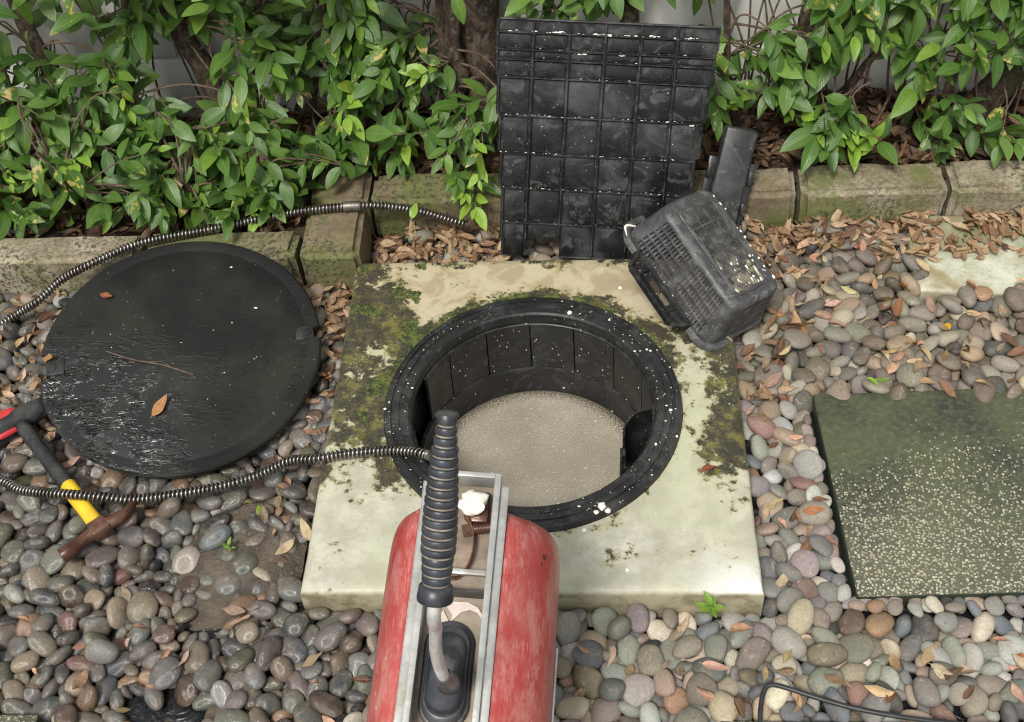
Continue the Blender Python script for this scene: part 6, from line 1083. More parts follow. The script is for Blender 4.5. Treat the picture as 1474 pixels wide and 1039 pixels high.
MB().tube([(0,GL*t,0) for t in (0,.03,.1,.3,.55,.8,1,1.25)],[.012,.017,.0185,.021,.0215,.020,.019,.018],14,sx=1.25).build('shaft',M['blackp'],grip)
MB().tube([(.010,GL*t,.0095) for t in (.33,.38,.5,.75,1.0,1.2)],[.004,.0115,.0155,.0160,.0150,.008],10,sx=1.3).build('inlay',M['redp'],grip)
MB().tube([(-.022,GL*t,.000) for t in (.45,.5,.6,.7,.75)],[.003,.0065,.007,.0065,.003],8).build('inlay',M['redp'],grip)

# ---- steel spring (drain cable)
path=[tuple(atz(672,322,-.006)),tuple(atz(650,317,.008)),tuple(atz(605,304,.030)),tuple(atz(560,297,.052)),tuple(atz(515,296,.064)),tuple(atz(440,303,.064)),(-.667,.546,.061),(-.797,.507,.061),(-.949,.462,.064),(-1.055,.400,.058),(-1.134,.374,.030),(-1.185,.332,.004),(-1.246,.305,-.020),(-1.34,.20,-.025),(-1.41,.06,-.025),(-1.38,-.08,-.022),(-1.26,-.155,-.020),(-1.123,-.175,-.016),(-1.068,-.203,-.010),(-1.002,-.222,.004),(-.941,-.231,.010),(-.881,-.231,.002),(-.811,-.225,-.016),(-.671,-.198,-.020),(-.575,-.167,-.018),(-.505,-.146,.004),(-.445,-.150,.018),(-.382,-.137,.017),(-.296,-.131,.020),(-.235,-.147,.034),(-.198,-.172,.055),(-.158,-.26,.19),(-.118,-.42,.34),(-.098,-.53,.425)]
cp=spline(path,60)
L=[0]
for u,v in zip(cp,cp[1:]): L.append(L[-1]+(v-u).length)
L=np.array(L); CPa=np.array([p[:] for p in cp]); ns=int(L[-1]/.0088*11); ss=np.linspace(0,L[-1],ns)
C3=np.stack([np.interp(ss,L,CPa[:,i]) for i in range(3)],1); Tg=np.gradient(C3,axis=0); Tg/=np.linalg.norm(Tg,axis=1)[:,None]
upv=np.tile([0,0,1.],(ns,1)); N1=np.cross(Tg,upv); N1/=np.linalg.norm(N1,axis=1)[:,None]; N2=np.cross(N1,Tg)
ph=2*math.pi*ss/.0088; rc=.0088; HX=C3+rc*(np.cos(ph)[:,None]*N1+np.sin(ph)[:,None]*N2)
spring=thing('steel_spring','long coiled steel drain spring looping from behind panel round to the red machine','drain spring',tuple(C3[0]))
def fast_tube(name,P,r,seg,mat,parent):
    P=np.asarray(P); T=np.gradient(P,axis=0); T/=np.linalg.norm(T,axis=1)[:,None]
    out=C3-P if len(C3)==len(P) else np.tile([0,0,1.],(len(P),1)); out/=np.linalg.norm(out,axis=1)[:,None]+1e-9
    A=out-T*np.sum(out*T,1)[:,None]; A/=np.linalg.norm(A,axis=1)[:,None]; B=np.cross(T,A)
    Vv=np.concatenate([(P+r*(math.cos(2*math.pi*k/seg)*A+math.sin(2*math.pi*k/seg)*B))[:,None,:] for k in range(seg)],1).reshape(-1,3)
    i=np.arange(len(P)-1)[:,None]*seg; k=np.arange(seg)[None,:]; k2=(k+1)%seg
    Ff=np.stack([i+k,i+k2,i+seg+k2,i+seg+k],-1).reshape(-1,4)
    o=mass(name,[Vv],[Ff],{},mat); o.parent=parent; return o
o=fast_tube('coil',HX-C3[0],.0027,6,M['steel'],spring)
MB().tube([Vector(c)-Vector(C3[0]) for c in C3[::24]],.0062,8).build('core',M['dkmetal'],spring)
j=int(np.argmin(np.linalg.norm(C3-np.array([-.455,.587,.063]),axis=1)))
cpl=MB(); seg_=[Vector(C3[j+i])-Vector(C3[0]) for i in range(-26,27,4)]
cpl.tube(seg_,[.0118,.0126]+[.0126]*(len(seg_)-4)+[.0126,.0118],14); cpl.build('coupling_sleeve',m_simple('dull_sleeve',(.16,.145,.12),.42,.3,60,.2,.6,(.05,.04,.03),.6),spring)

# ---- red drain machine
c0=Vector((-.0925,-.890,.412)); ay=Vector((.0235,.359,.0865)).normalized(); ax=(Vector((.1035,.004,-.0055))-ay*Vector((.1035,.004,-.0055)).dot(ay)).normalized(); az=ax.cross(ay)
mac=thing('drain_machine','scuffed red drain cleaning machine with metal channel and black ribbed lever, in front','machine')
MM=Matrix((ax,ay,az)).transposed().to_4x4(); MM.translation=c0; mac.matrix_world=MM
W2=.052
def cowl(side):
    pr_=[(.062,-.016),(.072,-.013),(.088,-.020),(.106,-.036),(.121,-.062),(.130,-.095),(.133,-.135),(.133,-.235),(.128,-.245)]
    ys=[-.26,-.1,0,.1,.2,.262,.290,.308,.320,.327]; sh=[0,0,0,0,0,.0005,.003,.009,.020,.038]
    b=MB(); rows=[]
    for y,s in zip(ys,sh):
        rows.append([b.bm.verts.new((side*(max(.0605,(px if px<.07 else .07+(px-.07)*(1.32 if side>0 else .74))-s*(.8 if px>.075 else .1))),y,pz-s*(1.0 if pz>-.2 else 0))) for px,pz in pr_])
    for A,B in zip(rows,rows[1:]):
        for k in range(len(A)-1): b.bm.faces.new((A[k],A[k+1],B[k+1],B[k]))
    last=[b.bm.verts.new((side*.0605,.329,pz-.045 if pz>-.2 else pz)) for px,pz in pr_]
    for k in range(len(last)-1): b.bm.faces.new((rows[-1][k],rows[-1][k+1],last[k+1],last[k]))
    o=b.build('cowl',M['red'],mac,60); m_=o.modifiers.new('t','SOLIDIFY'); m_.thickness=.003; m_.offset=-1
    m2=o.modifiers.new('s','SUBSURF'); m2.levels=2; m2.render_levels=2
    return o
cowl(1); cowl(-1)
MB().tube([(.1545,-.26,-.150),(.1550,.15,-.150)],.0022,6).tube([(.1545,-.26,-.160),(.1545,.15,-.160)],.0016,6).build('edge_trim',M['chrome'],mac)
for s in (-1,1):
    b=MB(); b.box((s*.0475,.0545,-.022),(.0095,.631,.044),bevel=.001); b.box((s*.0585,.046,-.0105),(.0125,.614,.0030),bevel=.0006); b.box((s*.0640,.046,-.015),(.0020,.614,.012),bevel=.0005)
    b.build('channel_rail',M['alu'],mac)
MB().box((0,.3660,-.020),(.0855,.008,.040),bevel=.001).build('front_crossbar',M['alu'],mac)
MB().box((0,.2140,-.004),(.0855,.008,.008),bevel=.001).build('middle_crossbar',M['alu'],mac)
MB().box((0,.060,-.0475),(.104,.62,.004)).build('channel_floor',M['floor'],mac)
MB().box((0,.190,-.028),(.0850,.004,.034)).build('divider_plate',M['dkmetal'],mac)
MB().box((0,.0,-.15),(.20,.50,.18),bevel=.02).build('housing',M['dkmetal'],mac)
for x in (-.10,.10):
    for y in (-.22,.24):
        top=Vector((x,y,-.22)); wp=MM@top; foot=MM.inverted()@Vector((wp.x,wp.y,-.075))
        MB().tube([top,foot],.014,10).build('leg',M['dkmetal'],mac)
# what lies in the front compartment: bent strip, bolt
strip=[(math.cos(t)*.026-.006,.262+math.sin(t)*.050,-.030) for t in [R(a_) for a_ in range(-130,75,12)]]
b=MB(); top=[]; 
for p in strip: top.append((b.bm.verts.new((p[0],p[1],-.044)),b.bm.verts.new((p[0],p[1],-.022))))
for (a1,a2),(b1,b2) in zip(top,top[1:]): b.bm.faces.new((a1,b1,b2,a2))
o=b.build('bent_strip',M['copper'],mac); m_=o.modifiers.new('t','SOLIDIFY'); m_.thickness=.002
b=MB(); b.tube([(.000,.286,-.033),(.014,.290,-.033)],.010,6).tube([(.014,.290,-.033),(.042,.296,-.033)],.0075,12)
for k in range(5): b.tube([(.016+.005*k,.2905+.001*k,-.033),(.018+.005*k,.291+.001*k,-.033)],.0088,12)
b.build('bolt',M['rust'],mac)
b=MB(); b.box((.022,.325,-.036),(.03,.05,.02),bevel=.005); b.build('clamp_block',M['rust'],mac)
tag(MB().lump((0,0,0),.0195,4,3,(1.05,.95,.75),.55).build('grease_lump',M['white'],None,60,tuple(MM@Vector((.012,.322,-.008)))),'fist sized white lump of congealed grease in the front of the machine channel','grease lump')
# chipped white paint flakes on the floor behind the divider
b=MB(); pts_=[(-.012,.172),(-.002,.160),(-.004,.150),(.010,.165),(.022,.170),(.034,.166),(.042,.156),(.044,.160),(.034,.174),(.018,.181),(-.002,.180)]; b.prism(pts_,-.0445,-.042)
b.prism([(-.016,.166),(-.004,.146),(-.006,.132),(-.012,.122),(-.010,.108),(-.022,.105),(-.030,.15)],-.0445,-.042); b.build('paint_flake',m_simple('white_flake',(.62,.52,.46),.6,.1,40,.2),mac)
# rubber boot, rod and ribbed grip
b=MB()
def oval(cy,hx,hy,z,n=40): 
    out=[]
    for k in range(n):
        t=2*math.pi*k/n; x=hx*math.cos(t); y=max(0,hy-hx)*(1 if math.sin(t)>0 else -1)+hx*math.sin(t); out.append((x-.001,cy+y+.018,z))
    return out
def loft(b,rings):
    vv=[[b.bm.verts.new(p) for p in r] for r in rings]
    for A,B in zip(vv,vv[1:]):
        for k in range(len(A)): b.bm.faces.new((A[k],A[(k+1)%len(A)],B[(k+1)%len(A)],B[k]))
    b.bm.faces.new(vv[-1])
loft(b,[oval(.055,.0365,.078,-.045),oval(.055,.0365,.078,-.040),oval(.055,.034,.075,-.037),oval(.054,.031,.072,-.037),oval(.054,.0305,.070,-.028),oval(.054,.029,.066,-.022),oval(.052,.0262,.060,-.021),oval(.050,.0255,.056,-.008),oval(.046,.0235,.046,-.002),oval(.048,.021,.040,.000),oval(.050,.020,.032,.010),oval(.050,.0185,.026,.014),oval(.049,.0165,.020,.022),oval(.048,.0135,.014,.028)])
b.build('rubber_boot',M['rubber'],mac,50)
inv=MM.inverted()
gt=inv@Vector((-.030,-.822,1.000)); gb=inv@Vector((-.0515,-.940,.830))
gd=(gt-gb).normalized()
base=Vector((.006,.052,.004)); rod=spline([base,inv@(CAM+ray(641,978)*1.49),inv@(CAM+ray(632,957)*1.435),inv@(CAM+ray(627,932)*1.385),inv@(CAM+ray(627,905)*1.345),gb-gd*.02,gb+gd*.01],8)
MB().tube(rod,.0078,14).build('lever_rod',M['chrome'],mac)
MB().tube([rod[0],rod[4],rod[8],rod[11]],[.0165,.0150,.0118,.0104],18).build('rod_shade_socket',M['rubber'],mac)  # black rubber socket collar, added to paint the shade at the rod's foot
GLn=(gt-gb).length; Gm=Matrix.Translation(gb)@gd.to_track_quat('Z','Y').to_matrix().to_4x4()
prof=[(0,0),(.0195,0),(.0200,.003),(.0182,.016)]; nr=17; z=.019
for i in range(nr):
    t=i/(nr-1); env=.0150+.0030*math.sin(t*math.pi*1.35+.35)+(.0012 if .15<t<.85 else 0)-(.0012*max(0,(t-.88)/.12)); h=(GLn-.021)/nr
    prof+=[(env-.0026,z),(env-.0026,z+h*.22),(env-.0004,z+h*.27),(env,z+h*.42),(env,z+h*.82),(env-.0006,z+h*.94)]; z+=h
prof+=[(.0128,z),(.0115,z+.003),(.006,z+.0045),(0,z+.0048)]
MB().lathe(prof,32,mat=Gm).build('ribbed_grip',M['rubber'],mac,50)
b=MB(); z=.019
for i in range(nr):
    t=i/(nr-1); env=.0150+.0030*math.sin(t*math.pi*1.35+.35)+(.0012 if .15<t<.85 else 0)-(.0012*max(0,(t-.88)/.12)); h=(GLn-.021)/nr
    b.lathe([(env-.0030,z+.0002),(env-.0018,z+.0004),(env-.0018,z+h*.20),(env-.0030,z+h*.21)],24,mat=Gm@Matrix.Rotation(0,4,'Z')); z+=h
b.build('grip_grime',M['groove'],mac,50)

# ---- black cord at the lower right
tag(MB().tube(spline([(.402,-.74,-.024),(.404,-.70,-.022),(.408,-.668,-.018),(.417,-.637,-.016),(.430,-.626,-.014),(.455,-.630,-.016),(.50,-.645,-.018),(.56,-.664,-.018),(.63,-.680,-.016),(.70,-.688,-.020),(.80,-.70,-.022),(1.0,-.735,-.022),(1.3,-.76,-.022)],8),.0044,10).build('power_cord',M['cord'],None),'black power cord bent over the pebbles at the lower right edge','cord')

# ================================================================ LEAVES
def leaf_form(wd,fold,curve,twist,wave,nl=7,seed=0,petiole=.14):
    """leaf along +Y, length 1, returns verts, quads, uv (midrib folded, tip drooping)"""
    r=random.Random(seed); V=[];F=[];U=[]
    ts=[0,.08,.22,.40,.58,.75,.89,1.0]; us=[-1,-.5,0,.5,1]
    for t in ts:
        hw=wd*.5*(math.sin(math.pi*min(1,t**.82))**.85)*(1 if t<.99 else .02)+.004
        yy=t; zz=-curve*t*t; tw=twist*t
        if curve>1: yy=math.sin(curve*t)/curve; zz=-(1-math.cos(curve*t))/curve
        for u in us:
            x=u*hw; z=abs(u)*hw*fold+wave*math.sin(t*9+u*2+seed)*hw
            V.append((x*math.cos(tw)-z*math.sin(tw)*.5,yy,zz+z*math.cos(tw)+x*math.sin(tw))); U.append((u*.5+.5,t))
    n=len(us)
    for i in range(len(ts)-1):
        for k in range(n-1): F.append((i*n+k,i*n+k+1,(i+1)*n+k+1,(i+1)*n+k))
    if petiole:
        b0=len(V); w_=.010
        for y_,z_ in ((-petiole,petiole*.12),(.01,.002)):
            for x_ in (-w_,w_): V.append((x_,y_,z_)); U.append((.5,.02))
        F.append((b0,b0+1,b0+3,b0+2))
    return np.array(V),np.array(F),np.array(U)
GF=[leaf_form(rng.uniform(.40,.58),rng.uniform(.10,.40),rng.uniform(.05,.35),rng.uniform(-.25,.25),rng.uniform(.03,.10),seed=i) for i in range(14)]
DF=[leaf_form(rng.uniform(.32,.48),rng.uniform(-.6,1.0),rng.choice([rng.uniform(-.4,.5),rng.uniform(1.1,2.0)]),rng.uniform(-1.3,1.3),rng.uniform(.10,.40),seed=50+i,petiole=.10) for i in range(14)]
def form_mesh(name,f,mat):
    V,F,U=f; me=bpy.data.meshes.new(name); me.from_pydata(V.tolist(),[],F.tolist()); uv=me.uv_layers.new(name='UVMap')
    uv.data.foreach_set('uv',U[F.ravel()].ravel()); me.polygons.foreach_set('use_smooth',[True]*len(F)); me.materials.append(mat); return me
GM=[form_mesh('leaf',f,M['leaf']) for f in GF]; DM=[form_mesh('dry_leaf',f,M['dry']) for f in DF]
def leaf_frame(p,d,up,size,roll=0.):
    d=d.normalized(); z=(up-d*up.dot(d)); z=z.normalized() if z.length>1e-4 else d.orthogonal().normalized(); x=d.cross(z)
    if roll: z2=z*math.cos(roll)+x*math.sin(roll); x=d.cross(z2); z=z2
    m_=Matrix((x*size,d*size,z*size)).transposed().to_4x4(); m_.translation=p; return m_
DG=bpy.context.evaluated_depsgraph_get(); DG.update()
def drop(x,y,z0=.30):
    ok,loc,no,_,ob,_=S.ray_cast(DG,Vector((x,y,z0)),Vector((0,0,-1)))
    return (loc,no,ob) if ok else (None,None,None)
DCOL=[('tan',(.44,.28,.16)),('pale tan',(.60,.43,.28)),('brown',(.26,.150,.080)),('dark brown',(.12,.058,.028)),('orange brown',(.46,.20,.065)),('reddish brown',(.26,.085,.035)),('grey brown',(.30,.22,.15))]
LCNT={}
def over(ob,x,y):
    if ob is None: return 'on the ground'
    n_=ob.name.split('.')[0]; r_=ob
    while r_.parent: r_=r_.parent
    n_=r_.name.split('.')[0]
    return {'pebble':'on a river pebble','pebbles':'among pebbles','concrete_slab':'on the concrete slab','paving_slab':'on the paving slab','kerb_block':'on a kerb block','round_lid':'on the round lid','mud_patch':'on wet mud','ground':'in a gap between pebbles'}.get(n_,'among pebbles'),r_
dlist=[]
def dry_leaf(x,y,size,ci=None,di=None,ang=None,label=None,flat=.35,z0=.30,name='dry_leaf',cat='dry leaf',col=None,mesh=None,group='fallen leaves on pebbles and slabs'):
    p,no,ob=drop(x,y,z0)
    if p is None or p.z<-.12: return None
    n2=Vector((no.x*.5+rng.gauss(0,flat*.5),no.y*.5+rng.gauss(0,flat*.5),1)).normalized()
    an=rng.uniform(0,6.283) if ang is None else ang; dd=Vector((math.cos(an),math.sin(an),0)); dd=dd-n2*dd.dot(n2)
    ci=rng.choices(range(len(DCOL)),[9,9,6,3,1.2,1.2,4])[0] if ci is None else ci; di=rng.randrange(len(DM)) if di is None else di
    o=link(name,mesh or DM[di]); o.matrix_world=leaf_frame(p+n2*(.005+.002*rng.random())-dd.normalized()*size*.5,dd,n2,size)
    c=col or tuple(q_*rng.uniform(.85,1.15) for q_ in DCOL[ci][1]); o.color=(*c,1)
    if label: tag(o,label,cat,group)
    else: dlist.append((o,ci,di,size,over(ob,x,y),x,y))
    return o
for x,y,s,cx_,lab in ((-.809,-.001,.055,4,'orange brown leaf lying flat in the middle of the round black lid'),(-.985,.280,.035,5,'small dark reddish leaf near the upper left of the round lid'),(-1.075,.11,.045,4,'brown leaf hanging at the left rim of the round lid')):
    dry_leaf(x,y,s,cx_,0,R(60) if s>.05 else R(-20),lab,.1,group='fallen leaves on the round lid')
dry_leaf(.36,-.17,.05,5,2,R(20),'reddish brown curled leaf on concrete slab right of the chamber',.2)
dry_leaf(.915,.262,.050,None,1,R(100),'bright yellow small leaf on pebbles above the mossy slab',.2,col=(.75,.46,.02),name='fallen_leaf',cat='fallen leaf')
o=dry_leaf(.749,.103,.05,None,0,R(10),'fresh green fallen leaf on pebbles at back edge of the mossy slab',.15,name='fallen_leaf',cat='fallen leaf',mesh=GM[2]); o.color=(1,1,1,.35)
o=dry_leaf(.725,.075,.03,None,0,R(-40),'tiny yellow green leaf beside the larger fresh green fallen leaf',.15,name='fallen_leaf',cat='fallen leaf',mesh=GM[3]); o.color=(1,1,1,1)
o=dry_leaf(-.565,-.225,.035,None,0,R(120),'small bright green leaf on the mud beside the concrete slab',.15,name='fallen_leaf',cat='fallen leaf',mesh=GM[4]); o.color=(1,1,1,.9)
o=dry_leaf(-.305,.585,.045,None,0,R(80),'yellow green leaf on the brown litter behind the concrete slab',.2,name='fallen_leaf',cat='fallen leaf',mesh=GM[5]); o.color=(1,1,1,.9)
# individual dry leaves: rectangles of open ground with a density
spots=[(.47,.72,.10,.33,16),(.45,.58,-.45,.10,20),(.75,1.15,.05,.33,44),(.58,.95,.30,.56,26),(.95,1.2,.36,.58,16),(.08,.33,-.70,-.47,10),(.33,.90,-.67,-.47,30),(-.50,-.43,-.1,.42,18),(-.62,-.40,-.25,-.08,8),(-1.28,-1.02,-.02,.36,30),(-1.15,-.93,-.13,.02,10),(-1.0,-.48,-.70,-.40,16),(-.62,-.46,.22,.42,12),(-.45,-.1,-.70,-.48,6),(.46,.70,.33,.60,14),(-.55,-.46,-.34,-.20,5)]
for x0,x1,y0,y1,nn in spots:
    for k in range(nn):
        for tr in range(6):
            x,y=rng.uniform(x0,x1),rng.uniform(y0,y1); p,no,ob=drop(x,y,.25)
            if p is None: continue
            r_=ob
            while r_.parent: r_=r_.parent
            if r_.name.split('.')[0] in ('pebble','pebbles','mud_patch','ground'): dry_leaf(x,y,rng.uniform(.024,.052),z0=.25); break
def dlabel(i,lvl):
    o,ci,di,size,ov,x,y=dlist[i]; f=('curled' if abs(DF[di][0][:,2]).max()>.30 else 'flattish'); sz='long' if size>.044 else 'small' if size<.031 else 'medium'
    L_=f'{sz} {f} {DCOL[ci][0]} leaf'; on=ov[0]; host=ov[1]
    own=host.name.startswith('pebble') and not host.name.startswith('pebbles')
    if lvl==0 or (lvl==1 and not own): return f'{L_} {on} {zone(x,y)}'
    if lvl==1: return ' '.join((L_+' on '+' '.join(host['label'].split(' pebble')[0].split()[-2:])+' pebble '+zone(x,y)).split()[:16])
    d=sorted(range(len(dlist)),key=lambda q:(dlist[q][5]-x)**2+(dlist[q][6]-y)**2)[1:3]
    nb=[DCOL[dlist[q][1]][0] for q in d]
    return ' '.join((f'{L_} {zone(x,y)}, beside {nb[0]} one' if lvl==2 else f'{L_} {zone(x,y)}, by {nb[0]}, {nb[1]} ones').split()[:16])
dv={i:0 for i in range(len(dlist))}
for rnd_ in range(4):
    cnt={}
    for i in dv: cnt.setdefault(dlabel(i,dv[i]),[]).append(i)
    for L_,ii in cnt.items():
        if len(ii)>1:
            for i in ii: dv[i]=min(3,dv[i]+1)
used=set()
for i in dv:
    if dlabel(i,dv[i]) in used: bpy.data.objects.remove(dlist[i][0]); continue
    used.add(dlabel(i,dv[i])); tag(dlist[i][0],dlabel(i,dv[i]),'dry leaf','fallen leaves on pebbles and slabs')
# dense litter, uncountable
def litter(name,label,samples,smin,smax,mat,tilt=.6,lift=.012):
    V=[];F=[];U=[];Rn=[]; nv=0
    for x,y,z,no in samples:
        f=DF[rng.randrange(len(DF))]; s=rng.uniform(smin,smax); an=rng.uniform(0,6.283)
        n2=Vector((no.x*.5+rng.gauss(0,tilt),no.y*.5+rng.gauss(0,tilt),1)).normalized(); dd=Vector((math.cos(an),math.sin(an),rng.gauss(0,.25)))
        m_=np.array(leaf_frame(Vector((x,y,z+lift*rng.random()+.003)),dd,n2,s)); Q=f[0]-np.array([0,.5,0])
        V.append(Q@m_[:3,:3].T+m_[:3,3]); F.append(f[1]+nv); nv+=len(Q); U.append(f[2]); Rn.append(np.full(len(Q),min(1,max(0,rng.gauss(.48,.26)))))
    return tag(mass(name,V,F,{'lrnd':('FLOAT',Rn)},mat,uv=U),label,'leaf litter',kind='stuff')
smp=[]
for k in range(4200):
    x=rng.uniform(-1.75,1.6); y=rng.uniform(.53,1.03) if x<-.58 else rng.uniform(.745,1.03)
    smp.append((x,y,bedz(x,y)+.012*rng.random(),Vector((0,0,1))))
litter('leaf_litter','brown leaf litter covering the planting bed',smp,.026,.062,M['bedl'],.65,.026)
smp=[]
def heap(x0,x1,y0,y1,n,hosts=('pebble','pebbles','paving_slab','ground')):
    for k in range(n):
        x,y=rng.uniform(x0,x1),rng.uniform(y0,y1); p,no,ob=drop(x,y,.30)
        if p is None: continue
        r_=ob
        while r_.parent: r_=r_.parent
        if r_.name.split('.')[0] in hosts: smp.append((x,y,p.z,no))
heap(.45,.70,.53,.62,70); heap(.62,1.45,.515,.62,300); heap(.80,1.45,.455,.52,110); heap(.43,.62,.42,.55,60)
heap(-.41,-.08,.46,.62,330); heap(-.08,.0,.46,.60,30); heap(-.50,-.44,.05,.42,30); heap(-.60,-.46,.30,.43,50); heap(.45,.56,.05,.30,40); heap(-1.30,-1.0,.02,.42,60)
litter('leaf_drift','curled brown leaves drifted along the foot of the kerb',smp,.024,.052,M['drys'],.5,.014)
# ---- twig on the lid, weeds
def on_lid(x,y,h=0): return Vector((x,y,.0266+(x+.7916)*-.0709+(y-.1455)*.1649+h))
b=MB(); a_,c_=on_lid(-.958,.135,.004),on_lid(-.752,.083,.003); pts=spline([a_,a_.lerp(c_,.3)+Vector((0,-.004,.001)),a_.lerp(c_,.65)+Vector((0,.004,0)),c_],6)
b.tube(pts,[.0011+.0008*min(1,i/8) for i in range(len(pts))],6).tube([pts[9],pts[9]+Vector((.035,-.002,.003)),pts[9]+Vector((.06,-.016,.001))],.0009,5)
tag(b.build('dry_twig',M['twig'],None),'thin forked brown twig lying across the round black lid','twig')
def weed(x,y,z,n,size,label):
    t=thing('weed',label,'weed',(x,y,z),group='small green weeds')
    MB().tube([(0,0,-.03),(.002,.0,.0),(0,.002,.022)],.0012,6).build('stem',M['stem'],t)
    for k in range(n):
        a_=k*2.4+.3; d_=Vector((math.cos(a_),math.sin(a_),.55 if k<n-2 else 1.4)); o=link('leaf',GM[k%6],None,t)
        o.matrix_local=leaf_frame(Vector((0,0,.006+.004*k)),d_,Vector((0,0,1))-d_*.2,size*rng.uniform(.7,1.1)); o.color=(1,1,1,.75)
weed(.337,-.472,-.040,8,.030,'bright green seedling growing at the front edge of the concrete slab')
weed(-.607,-.325,-.055,5,.018,'tiny green sprout growing on the wet mud patch')

# ---- splashes of grease, crumbs
q=random.Random(21); b=MB()
def ringp(rmin,rmax,a0,a1): 
    a_=R(q.uniform(a0,a1)); r_=q.uniform(rmin,rmax); return CX+r_*math.cos(a_),CY+r_*math.sin(a_)
for k in range(110):
    x,y=ringp(.262,.315,-70,60) if k<44 else ringp(.262,.315,100,200) if k<62 else ringp(.262,.315,0,360)
    b.lump((x,y,.0155),q.uniform(.0006,.0016)*(2.2 if q.random()<.14 else 1),k,1,(q.uniform(.8,1.8),1,.6))
for k in range(60): b.lump((q.uniform(-.43,.43),q.uniform(-.44,.44),.0012),q.uniform(.0007,.0019),k,1,(q.uniform(.8,1.7),1,.5)) 
for k in range(26):
    x,y=q.uniform(-1.05,-.55),q.uniform(-.1,.38)
    if (x+.79)**2+(y-.145)**2<.29**2: b.lump(on_lid(x,y,.0012),q.uniform(.0006,.0014)*(1.8 if k%6==0 else 1),k,1,(q.uniform(.8,2),1,.5),.6)
for k in range(40):
    a_=R(q.uniform(20,140)); r_=.2525; b.lump((CX+r_*math.cos(a_),CY+r_*math.sin(a_),-q.uniform(.03,.16)),q.uniform(.0006,.0018),k,1,(.8,.8,1.4))
for px,py,z,s in ((866,728,.018,.0085),(875,735,.018,.006),(858,737,.018,.005),(820,450,.017,.0055),(841,763,.004,.005),(893,414,.002,.005),(903,820,.002,.004),(690,700,-9,0)):
    if z>-1: p=atz(px,py,z); b.lump(p,s,px,2,(1,1,.6),.5)
# do not leave crumbs floating over the open pit
for v in list(b.bm.verts): pass
tag(b.build('grease_crumbs',M['white'],None,60),'white crumbs of grease splashed on rim, slab and lid','grease crumbs',kind='stuff')

# ---- cushions of moss on the slab
M['moss']=m_simple('moss_cushion',(.060,.080,.018),.9,.7,60,.8,0,(.14,.13,.03),.6)
b=MB(); q=random.Random(31); k=0
while k<1100:
    if k<520: a_=R(q.triangular(20,185,95)); r_=.3185+abs(q.gauss(0,.009)); x,y=CX+r_*math.cos(a_),CY+r_*math.sin(a_); ok=mnoise.noise(Vector((a_*7,0,1)))>-.12
    else: x,y=q.uniform(-.43,-.27),q.uniform(-.1,.44); ok=mnoise.noise(Vector((x*16,y*16,5)))>.22 and math.hypot(x-CX,y-CY)>.33
    if not ok: continue
    s_=q.uniform(.0018,.0048); b.lump((x,y,s_*.15),s_,k,1,(1.2,1.2,.7),.5); k+=1
tag(b.build('moss',M['moss'],None,0),'green moss cushions along the chamber rim and left side of slab','moss',kind='stuff')
